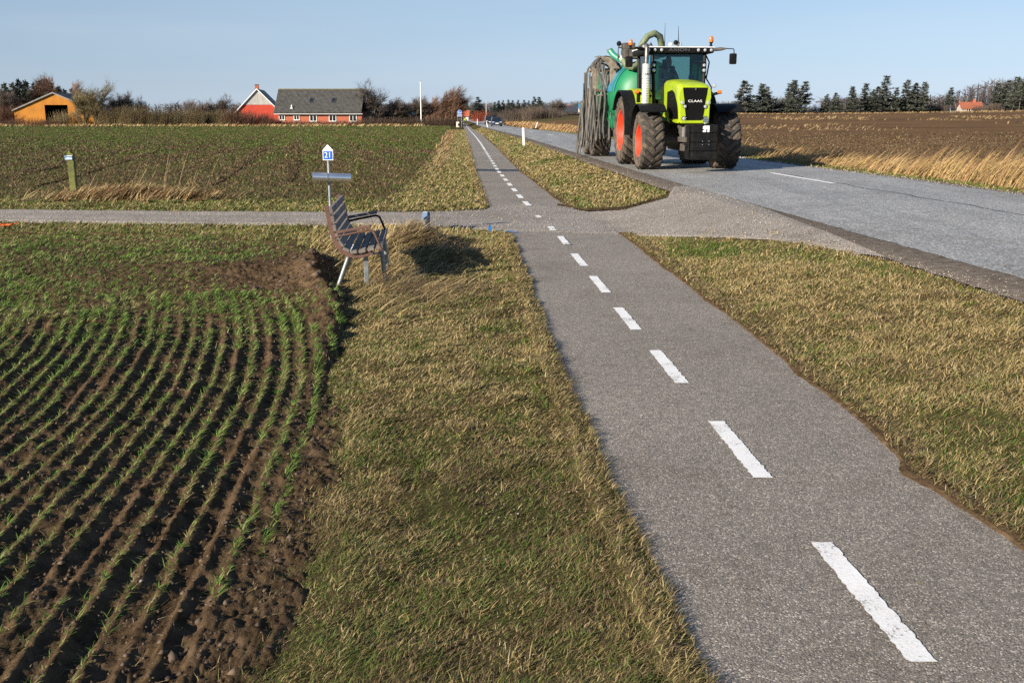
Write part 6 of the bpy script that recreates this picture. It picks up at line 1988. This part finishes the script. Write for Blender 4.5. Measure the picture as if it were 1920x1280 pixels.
def bare_tree(H, spread, wind=.15, dens=1.0, cols=((.075, .062, .050), (.12, .095, .072)), trunk_h=.22, tw=.022):
    """leafless tree: Veg for trunk and limbs, Veg for twigs"""
    T, W = Veg(), Veg()
    def grow(p, d, L, r, lv):
        n = 3 if lv < 3 else 2
        q = p
        for i in range(n):
            d = (d + Vector((rnd.gauss(0, .14) + wind * .12, rnd.gauss(0, .14), .05 + rnd.gauss(0, .08)))).normalized()
            e = q + d * (L / n)
            r0 = r * (1 - .45 * i / n); r1 = r * (1 - .45 * (i + 1) / n)
            (T if lv < 2 else W).strip(q, e, r0, r1, jit(cols[0] if lv < 2 else cols[1]))
            if lv < 4:
                kids = {0: 3, 1: 3, 2: 3, 3: 4}[lv] if i > 0 or lv else 1
                for _ in range(int(kids * dens + rnd.random())):
                    ax = Vector((rnd.gauss(0, 1), rnd.gauss(0, 1), rnd.gauss(0, .35)))
                    ax = (ax - d * ax.dot(d)).normalized()
                    ang = rnd.uniform(.45, .95)
                    nd = (d * math.cos(ang) + ax * math.sin(ang) * spread + Vector((wind * .35, 0, .18))).normalized()
                    s0 = q + (e - q) * rnd.random()
                    if lv == 3:
                        W.flat(s0, s0 + nd * L * rnd.uniform(.5, 1.1), tw, jit(cols[1], .35))
                    else:
                        grow(s0, nd, L * rnd.uniform(.52, .74), r1 * .62, lv + 1)
            q = e
    grow(Vector((0, 0, -.3)), Vector((wind * .1, 0, 1)), H * .52, H * .026, 0)
    return T, W

def conifer(H, w, bend=.18, seed=0, base=.12, n_lv=24, cols=((.030, .042, .024), (.050, .058, .034), (.022, .030, .020)), gap=.15, flag=.5):
    """windswept spruce or pine: whorls of drooping boughs made of small needle clumps"""
    T, W = Veg(), Veg()
    r0 = H * .018
    pts = [Vector((bend * H * (k / 8) ** 2 * .5, 0, H * k / 8 - .2)) for k in range(9)]
    for k in range(8):
        T.strip(pts[k], pts[k + 1], r0 * (1 - k / 8.5), r0 * (1 - (k + 1) / 8.5), jit((.085, .068, .052)))
    for lv in range(n_lv):
        t = base + (1 - base) * (lv + rnd.random() * .6) / n_lv
        z = H * t
        cx = bend * H * t * t * .5
        rad = w * (1 - t) ** .85 * rnd.uniform(.55, 1.12) + .12
        nb = max(3, int(6 * (1 - t) + 4))
        for k in range(nb):
            if rnd.random() < gap: continue
            a = rnd.uniform(0, 2 * math.pi)
            wl = 1 + flag * math.cos(a)
            L = rad * rnd.uniform(.6, 1.1) * wl
            d = Vector((math.cos(a), math.sin(a), rnd.uniform(-.12, .32))).normalized()
            p0 = Vector((cx, 0, z))
            p1 = p0 + d * L + Vector((bend * L * .4, 0, -.05 * L))
            T.strip(p0, p1, .03 * H / 8, .008, jit((.06, .048, .036)))
            m_ = max(3, int(L * 4.2))
            for j in range(m_):
                s = .22 + .78 * (j + rnd.random()) / m_
                c = p0 + (p1 - p0) * s
                sz = (.20 + .30 * (1 - s * .5)) * rnd.uniform(.7, 1.3) * (H / 8) ** .5
                col = jit(rnd.choice(cols), .3)
                for q in range(3):
                    dd = Vector((rnd.gauss(.35 * bend + d.x * .6, .6), rnd.gauss(d.y * .6, .6), rnd.gauss(.22, .42))).normalized()
                    W.flat(c + Vector((rnd.gauss(0, .08), rnd.gauss(0, .08), rnd.gauss(0, .06))), c + dd * sz * 1.5, sz * .30, col)
    return T, W

def shrub(H, W_, n, cols, lean=.1, fan=.5, twig=3, r=.022):
    """bush of many upright stems"""
    V_ = Veg()
    for i in range(n):
        a = rnd.uniform(0, 2 * math.pi); q = math.sqrt(rnd.random()) * W_ * .55
        p = Vector((q * math.cos(a), q * math.sin(a) * .55, -.1))
        h = H * rnd.uniform(.5, 1.05) * (1 - .25 * (q / (W_ * .55)) ** 2)
        d = Vector((lean + fan * math.cos(a) * q / W_ + rnd.gauss(0, .12), rnd.gauss(0, .15), 1)).normalized()
        col = jit(rnd.choice(cols), .25)
        pr = p
        for k in range(3):
            e = pr + (d + Vector((rnd.gauss(0, .10), rnd.gauss(0, .10), 0))).normalized() * h / 3
            V_.strip(pr, e, r * (1 - k * .28), r * (1 - (k + 1) * .28), col)
            if k:
                for _ in range(twig):
                    s0 = pr + (e - pr) * rnd.random()
                    V_.flat(s0, s0 + (d + Vector((rnd.gauss(0, .45), rnd.gauss(0, .4), rnd.gauss(.1, .3)))).normalized() * h * rnd.uniform(.12, .28), .018, jit(col, .3))
            pr = e
    return V_

def plant(name, label, cat, T, W, tmat, loc, group=None, crown="crown"):
    e = empty(name, loc)
    tag(e, label, cat, group)
    if T: T.mesh("trunk", tmat, e)
    W.mesh(crown, M['needle'], e)
    return e
def place(proto, loc, s=1.0, rz=0.0, label=None, group=None):
    c = copy_tree(proto)
    c.location = loc; c.scale = (s[0], s[1], s[2]) if isinstance(s, tuple) else (s, s, s)
    c.rotation_euler = (0, 0, rz)
    if label: c["label"] = label
    if group: c["group"] = group
    return c
def at_px(px, Y):
    """east-west position of something that stands at distance Y in direction px"""
    return (px - 960) / 1867.0 * (Y * math.cos(PITCH) + (CAM_H + .3) * math.sin(PITCH))
M['needle_b'] = M['needle']
vbark = leafmat("trunk_bark", 0, .9)

# conifers beyond the ploughed field
protos = []
specs = [(8.0, 3.1, .07, .14, 25), (8.0, 2.7, .13, .12, 22), (8.0, 3.5, .10, .20, 22), (8.0, 2.3, .20, .28, 20), (8.0, 3.3, .04, .16, 24)]
conif = [
 (1391, 7.4, 4, 1.25, "broad dark conifer rising just beside the tractor's wheel"),
 (1424, 6.9, 0, 1.15, "second conifer from the tractor, with an even cone"),
 (1432, 6.2, 2, 1.0, "bushy conifer crowding the second one beside the tractor"),
 (1473, 6.9, 1, 1.0, "conifer with a pointed top left of the tallest roadside pair"),
 (1483, 7.6, 0, .95, "taller conifer of the pair before the first gap in the row"),
 (1497, 7.3, 3, 1.15, "ragged conifer at the edge of the first gap in the row"),
 (1545, 4.4, 2, 1.15, "low wide conifer standing alone in the first gap"),
 (1563, 4.6, 4, 1.0, "low conifer touching the lone wide one in the gap"),
 (1592, 6.0, 0, .95, "slim conifer starting the long middle clump"),
 (1614, 6.6, 1, 1.0, "second conifer of the long middle clump"),
 (1630, 5.2, 2, 1.1, "short bushy conifer under the tallest of the middle clump"),
 (1650, 8.2, 1, .95, "tallest windswept conifer of the middle clump"),
 (1641, 6.0, 4, 1.1, "dense conifer leaning on the tallest of the middle clump"),
 (1671, 5.6, 3, .95, "thin see-through conifer after the tallest one"),
 (1692, 7.2, 2, 1.0, "square-topped dark conifer of the right part of the clump"),
 (1711, 6.6, 4, 1.0, "conifer just right of the square-topped one"),
 (1725, 6.7, 1, .95, "last full conifer before the orange roofed house"),
 (1772, 5.4, 3, 1.0, "small wind-bent conifer beside the orange roofed house"),
 (1858, 6.3, 3, 1.1, "first bare-stemmed conifer after the orange roofed house"),
 (1876, 6.9, 3, 1.15, "second bare-stemmed conifer after the orange roofed house"),
 (1895, 7.5, 1, 1.05, "tall bare-stemmed conifer near the picture's edge"),
 (1908, 7.0, 3, 1.2, "dense conifer between the tall one and the frame edge"),
 (1926, 7.2, 2, 1.2, "wide conifer cut by the frame edge"),
]
pm_ = []
for k, (H, w, bend, gap, nl) in enumerate(specs):
    T, W = conifer(H, w, bend, k, .30 if k == 3 else .06, nl, gap=gap, flag=.35 + .25 * (k == 3), cols=((.068, .078, .062), (.100, .104, .082), (.052, .060, .050)))  # bough colours lightened to carry the distance haze
    pm_.append((T, W))
first = {}
for px, hgt, k, wf, lab in conif:
    Yc = 236 + rnd.uniform(-4, 8)
    x = at_px(px, Yc)
    z = tz1(x, min(Yc, 232)) - .15
    s = hgt / 8.0 * 1.02; wf *= 1.28
    if k not in first:
        first[k] = plant("conifer_tree", lab, "tree", pm_[k][0], pm_[k][1], vbark, (x, Yc, z), "conifers beyond the ploughed field")
        first[k].scale = (s * wf, s * wf, s)
        first[k].rotation_euler = (0, 0, rnd.uniform(-.5, .5))
    else:
        place(first[k], (x, Yc, z), (s * wf, s * wf, s), rnd.uniform(-.6, .6), lab)

# leafless trees: prototypes
OLV = ((.12, .105, .060), (.20, .165, .090))
DRK = ((.085, .070, .060), (.125, .10, .082))
RED = ((.115, .080, .058), (.18, .105, .070))
def bt(seed, *a, **k):
    rnd.seed(seed)
    return bare_tree(*a, **k)
T1 = bt(3, 8.5, .95, .12, 1.05, OLV)
T2 = bt(9, 8.0, 1.0, .05, 1.0, DRK)
T3 = bt(15, 6.0, 1.05, .45, 1.05, DRK)
T4 = bt(21, 7.5, .8, .55, 1.25, RED)
def tree_at(px, Y, H, proto, nH, label, sx=1.0, rz=0, name="bare_tree"):
    x = at_px(px, Y); z = tz1(x, min(Y, 232)) - .1
    s = H / nH
    if isinstance(proto, tuple):
        e = plant(name, label, "tree", proto[0], proto[1], vbark, (x, Y, z))
    else:
        e = place(proto, (x, Y, z), 1.0, 0, label)
    e.scale = (s * sx, s * sx, s); e.rotation_euler = (0, 0, rz)
    return e
P1_ = tree_at(177, 202, 8.9, T1, 8.6, "big olive leafless tree in front of the ochre barn", 1.0, .3)
tree_at(163, 203, 7.2, P1_, 8.6, "lower bushy leafless tree hiding the ochre barn's corner", 1.05, 2.0)
P2_ = tree_at(704, 204, 9.0, T2, 8.0, "spreading leafless tree beside the farmhouse's end wall", 1.15, 0)
P3_ = tree_at(738, 206, 6.4, T3, 6.0, "small leafless tree just beyond the spreading one", 1.0, .4)
tree_at(752, 208, 5.6, P3_, 6.0, "thin leafless tree between small tree and flagpole", .9, 1.4)
tree_at(780, 207, 6.7, P3_, 6.0, "open windblown tree directly behind the flagpole", 1.1, .2)
tree_at(798, 209, 6.2, P3_, 6.0, "low windblown tree at the flagpole's far side", .9, 2.6)
P4_ = tree_at(818, 203, 6.0, T4, 7.5, "reddish dense windblown tree next to the flagpole", 1.25, 0)
tree_at(831, 202, 6.6, P4_, 7.5, "reddish dense windblown tree in the middle of its clump", 1.2, .5)
tree_at(842, 201, 6.8, P4_, 7.5, "tallest reddish windblown tree, at the path end of its clump", 1.1, .15)
tree_at(808, 206, 5.2, P4_, 7.5, "low reddish windblown tree at the edge of its clump", 1.2, .9)
tree_at(222, 206, 7.6, P3_, 6.0, "dark tree with bent top right of the ochre barn", .9, 0)
tree_at(238, 208, 6.2, P3_, 6.0, "dark rounded tree above the willow thicket", 1.1, 2.2)
tree_at(270, 209, 6.0, P2_, 8.0, "spiky pollarded tree rising from the willow thicket", .8, 1)
tree_at(366, 210, 6.0, P3_, 6.0, "dark leafless tree rounding above the thicket's middle", 1.1, 1.2)
tree_at(401, 212, 5.5, P2_, 8.0, "pale open leafless tree left of a taller twin", .9, .5)
tree_at(418, 212, 6.4, P2_, 8.0, "taller open leafless tree near the red barn", .95, 2.5)
tree_at(443, 214, 4.8, P3_, 6.0, "leafless tree peeping beside the red barn's roof", .8, .7)
for px_, Yt_, Ht_, lab_ in [(8, 214, 7.6, 'bare tree rising among spruces, nearest the frame edge'), (34, 216, 8.2, 'bare tree rising among spruces left of the ochre barn'), (60, 219, 8.6, 'bare brown tree above the ochre barn\'s low eave'), (108, 226, 9.4, 'bare brown tree behind the ochre barn\'s ridge'), (138, 220, 8.2, 'bare brown tree behind the ochre barn, beside the olive tree')]:
    tree_at(px_, Yt_, Ht_, P4_ if px_ > 50 else P3_, 7.5 if px_ > 50 else 6.0, lab_, 1.0, px_ * .1)
tree_at(1038, 330, 6.9, P3_, 6.0, "windblown dark tree at the end of the far conifer wood", 1.2, .1)

# willow thicket and hedges
WIL = ((.21, .155, .075), (.165, .125, .060), (.25, .195, .10), (.12, .085, .050))
HED = ((.105, .070, .048), (.075, .054, .040), (.135, .085, .055))
RDB = ((.18, .095, .060), (.145, .078, .052), (.115, .066, .046))
rnd.seed(5)
sw = [plant("willow_shrub", "first willow shrub of the olive brown thicket, nearest the ochre barn", "shrub", None, shrub(4.2, 4.6, 230, WIL, .06, .35, 3), None, (at_px(205, 200), 200, tz1(at_px(205, 200), 200)), "willow shrubs of the thicket", "stems")]
sw.append(plant("willow_shrub", "second willow shrub from the ochre barn in the olive brown thicket", "shrub", None, shrub(4.0, 4.6, 230, WIL[1:], .12, .45, 3), None, (at_px(232, 201), 201, tz1(at_px(232, 201), 201)), "willow shrubs of the thicket", "stems"))
for k, px in enumerate(range(218, 446, 12)):
    Yw = 199 + rnd.uniform(-1.5, 4)
    x = at_px(px + rnd.uniform(-4, 4), Yw)
    hs_ = np.interp(px, [190, 230, 300, 330, 360, 445], [.95, 1.0, .98, .85, .92, .80]) * rnd.uniform(.9, 1.08)
    place(sw[k % 2], (x, Yw, tz1(x, Yw) - .05), (1.0, 1.0, float(hs_)), rnd.uniform(-.5, .5), ORD[k + 2] + " willow shrub from the ochre barn in the olive brown thicket")
sh = [plant("red_brown_bush", "rounded red brown bush in front of the red barn, beside the parked car", "shrub", None, shrub(3.6, 5.4, 330, RDB, 0, .7, 4), None, (at_px(452, 199), 199, tz1(at_px(452, 199), 199)), None, "stems")]
for px, s, lab in [(431, .95, "red brown bush at the thicket end of the barn's bushes"), (474, .85, "red brown bush behind the dark red parked car"), (497, .72, "low red brown bush between the parked car and the farmhouse")]:
    x = at_px(px, 198.5)
    place(sh[0], (x, 198.5 + rnd.uniform(-.5, 1), tz1(x, 198) - .05), (s, s, s), rnd.uniform(0, 3), lab)
x = at_px(515, 199)
place(sh[0], (x, 199, tz1(x, 199) - .05), (.55, .5, .5), 1.0, "small bush by the farmhouse's downpipe")
# bramble in front of the ochre barn
rb = plant("bramble_bank", "long low russet bramble bank in front of the ochre barn", "shrub", None, shrub(1.9, 9.0, 420, RDB, 0, .4, 4), None, (at_px(48, 199), 199, tz1(at_px(48, 199), 199)), None, "stems")
rb.scale = (1.25, 1, .95)
x = at_px(88, 200)
place(rb, (x, 200, tz1(x, 200)), (.6, .8, .7), .2, "small russet bramble heap by the ochre barn's doorway")
for px, s, lab in [(112, .80, "dark leafless bush standing inside the ochre barn's doorway"), (128, .85, "dark leafless bush at the doorway's edge of the ochre barn")]:
    x = at_px(px, 203)
    place(sw[1], (x, 203, tz1(x, 203)), (.75, .75, s), 1.0, lab, "bushes at the ochre barn's doorway")
# clipped hedge below the farmhouse and on to the path
rnd.seed(8)
hproto = plant("hedge", "low dark brown clipped hedge under the farmhouse windows", "hedge", None, shrub(1.45, 6.0, 520, HED, 0, .1, 4, .018), None, (at_px(548, 200), 200.6, tz1(at_px(548, 200), 200)), None, "stems")
hproto.scale = (1.05, .5, .80)
for k, (px, s, lab) in enumerate([(592, .78, "brown hedge section below the farmhouse's middle windows"), (640, .80, "brown hedge section below the farmhouse's last windows"), (690, 1.25, "dark hedge section at the farmhouse corner below the spreading tree"), (728, 1.3, "dark hedge section in front of the green shed"),
        (764, 1.3, "dark hedge section left of the flagpole's foot"), (800, 1.3, "dark hedge section right of the flagpole's foot"), (832, 1.35, "dark hedge section below the reddish trees"), (850, 1.3, "end of the dark hedge beside the cycle path")]):
    Yh = 200.6 - (0.0 if px < 680 else 0.0)
    x = at_px(px, Yh)
    place(hproto, (x, Yh, tz1(x, Yh)), (1.0 if px < 840 else .55, .5, s), 0, lab)
# bushes behind, filling between house and reddish trees
for k, (px, Yb, s) in enumerate([(718, 216, .8), (742, 218, .85), (765, 220, .85), (790, 219, .8), (812, 212, .95), (835, 210, 1.1), (850, 209, 1.0)]):
    x = at_px(px, Yb)
    place(sh[0], (x, Yb, tz1(x, Yb)), (1.0, 1.0, s), rnd.uniform(0, 3), ORD[k] + " brown leafless shrub from the farmhouse in the belt behind the hedge", "shrubs of the belt behind the hedge")
# red bush by the road bend and far bushes
rsb = plant("red_shrub", "bright red stemmed shrub beside the road's far bend", "shrub", None, shrub(3.3, 3.4, 300, ((.42, .10, .05), (.34, .075, .04), (.48, .14, .07)), .22, .6, 4), None, (at_px(898, 262), 262, -.45), None, "stems")

# dark conifer wood behind the ochre barn
rnd.seed(12)
DC = ((.030, .040, .026), (.048, .056, .034), (.075, .066, .046))
T, W = conifer(9.0, 4.0, .06, 1, .04, 26, DC, .02, .1)
wp1 = None
for k, px in enumerate([-18, -2, 14, 28, 41, 55, 68, 80, 92, 104, 116, 128, 138]):
    Yw = 222 + rnd.uniform(-3, 10)
    x = at_px(px, Yw); hh = np.interp(px, [-18, 20, 75, 105, 138], [8.2, 8.8, 9.3, 9.0, 7.6]) * rnd.uniform(.93, 1.06)
    s = float(hh) / 9.0
    lab = ORD[k] + " spruce from the frame edge in the dark wood behind the ochre barn"
    if wp1 is None:
        wp1 = plant("spruce_tree", lab, "tree", T, W, vbark, (x, Yw, -.6), "spruces of the wood behind the ochre barn")
        wp1.scale = (s * 1.1, s * 1.1, s)
    else:
        place(wp1, (x, Yw, -.6), (s * 1.1, s * 1.1, s), rnd.uniform(0, 6), lab)
for k, px in enumerate([-10, 6, 20, 36, 50, 64, 78, 92, 108, 122]):
    Yw = 218 + rnd.uniform(-2, 3)
    x = at_px(px, Yw); s = rnd.uniform(5.6, 7.4) / 9.0
    place(wp1, (x, Yw, -.7), (s * 1.5, s * 1.5, s), rnd.uniform(0, 6), ORD[k] + " low young spruce from the frame edge at the front of the dark wood")
for k, (px, Yb, s) in enumerate([(-6, 206, 1.1), (12, 207, 1.15), (30, 208, 1.2), (44, 209, 1.0), (22, 214, 1.55), (-4, 214, 1.5), (48, 216, 1.5), (68, 220, 1.6)]):
    x = at_px(px, Yb)
    place(sh[0], (x, Yb, -.6), (1.1, 1.0, s), rnd.uniform(0, 3), ORD[k] + " grey brown shrub planted at the foot of the dark spruce wood", "shrubs at the foot of the spruce wood")

# conifers and woods at the far end of the road
rnd.seed(30)
FC = ((.030, .042, .034), (.045, .056, .044), (.038, .050, .042))
T, W = conifer(10.0, 4.2, .05, 2, .05, 24, FC, .05, .15)
fc = None
for px, Yf, H, wf, lab in [(895, 330, 9.2, 1.25, "pointed dark conifer standing over the red shrub"), (876, 420, 8.0, 1.1, "distant conifer above the round blue sign"), (905, 340, 6.6, 1.3, "lower dark conifer leaning on the pointed one"),
        (928, 360, 7.6, .85, "first small conifer of the far row above the cars"), (936, 362, 8.2, .85, "second small conifer of the far row above the cars"), (944, 364, 8.4, .8, "third small conifer of the far row"), (953, 362, 8.6, .85, "fourth small conifer of the far row"),
        (962, 365, 8.4, .85, "fifth small conifer of the far row"), (972, 366, 8.6, .85, "sixth small conifer of the far row"), (982, 364, 8.5, .85, "seventh small conifer of the far row"), (992, 360, 8.2, .9, "eighth small conifer of the far row"),
        (1001, 335, 9.4, 1.0, "tall conifer of the far clump near the trailer"), (1010, 332, 9.2, 1.15, "broad tall conifer ending the far clump near the trailer")]:
    x = at_px(px, Yf); s = H * .78 / 10.0; wf *= 1.15
    if fc is None:
        fc = plant("conifer_tree", lab, "tree", T, W, vbark, (x, Yf, -.3), "conifers at the far end of the road")
        fc.scale = (s * wf, s * wf, s)
    else:
        place(fc, (x, Yf, -.3), (s * wf, s * wf, s), rnd.uniform(0, 6), lab)
fb = plant("leafless_thicket", "first brown leafless thicket at the far end, by the cream house", "shrub", None, shrub(6.0, 9.0, 420, ((.13, .098, .076), (.105, .080, .066), (.15, .115, .088)), .05, .5, 4, .035), None, (at_px(962, 318), 318, -.3), "leafless thickets at the far end of the road", "stems")
fb.scale = (1, 1, .7)
for k, (px, Yb, s) in enumerate([(913, 345, .55), (926, 348, .6), (970, 308, .72), (986, 306, .85), (1002, 304, .95), (1018, 306, .9), (1034, 310, .75), (1048, 330, .55), (1066, 335, .5), (1085, 340, .5), (885, 350, .8), (870, 372, .9), (880, 385, 1.0), (1100, 345, .5), (858, 360, .8), (846, 362, .9), (1120, 350, .5)]):
    x = at_px(px, Yb)
    place(fb, (x, Yb, tz1(x, 232) * .4 - .3), (1.0, 1.0, s * .82), rnd.uniform(0, 3), ORD[k + 1] + " brown leafless thicket at the far end of the road")
# the wooded rise on the skyline, far off: one mass of bare wood
def far_wood(name, x0, x1, Y, h, n, label, col, zb=-.4, depth=25):
    V_ = Veg()
    for i in range(n):
        x = rnd.uniform(x0, x1); y = Y + rnd.uniform(0, depth)
        hh = (h(x) if callable(h) else h) * (.6 + .45 * float(fnoise(np.array([x * .08]), np.array([y * .08]), 211)[0]) + .12 * rnd.random())
        c = jit(rnd.choice(col), .2)
        V_.strip(Vector((x, y, zb)), Vector((x + rnd.gauss(0, .3), y, zb + hh)), .16, .04, c)
        for _ in range(6):
            s0 = zb + hh * rnd.uniform(.25, .95)
            V_.flat(Vector((x, y, s0)), Vector((x + rnd.gauss(0, 1.6), y + rnd.gauss(0, 1), s0 + rnd.uniform(.4, 1.8))), .14, c)
    o = V_.mesh(name, M['needle'], None)
    return tag(o, label, "wood", None, "stuff")
GREY = ((.15, .140, .138), (.12, .115, .118), (.17, .155, .145))  # far haze is put into the wood's own grey tones
far_wood("distant_wood", 14, 130, 560, 9.0, 1400, "grey leafless wood along the skyline beyond the trailer", GREY)
far_wood("distant_wood", -120, 14, 640, 9.0, 1500, "distant bare wood at the end of the road", GREY)
far_wood("distant_wood", 95, 260, 300, lambda x: 5.0 + 6.5 * float(sst(128, 150, x)), 1500, "purple grey bare wood rising behind the orange roofed house", ((.10, .082, .082), (.085, .070, .072), (.12, .098, .09)), 1.5)
far_wood("distant_wood", -330, -30, 330, 5.5, 1300, "brown scrub wood far behind the farm", ((.095, .075, .06), (.08, .062, .05)), -.5)
# low scrub under the conifers
rnd.seed(40)
for k, px in enumerate([1378, 1402, 1412, 1444, 1458, 1468, 1490, 1508, 1530, 1556, 1576, 1582, 1604, 1622, 1640, 1662, 1682, 1702, 1720, 1736, 1746, 1758, 1840, 1850, 1866, 1884, 1900]):
    Yb = 244 + rnd.uniform(-2, 6)
    x = at_px(px, Yb)
    place(fb, (x, Yb, tz1(x, 232) - .2), (.55, .5, rnd.uniform(.28, .5) if px not in (1458, 1468, 1444) else .75), rnd.uniform(0, 3), ORD[k] + " patch of grey brown scrub from the tractor among the far conifers", "scrub between the conifers")
for o in bpy.data.objects:
    if o.name.startswith(("hedge",)) and o.get("group") is None and o.parent is None:
        o["group"] = "clipped hedge along the farm's edge"
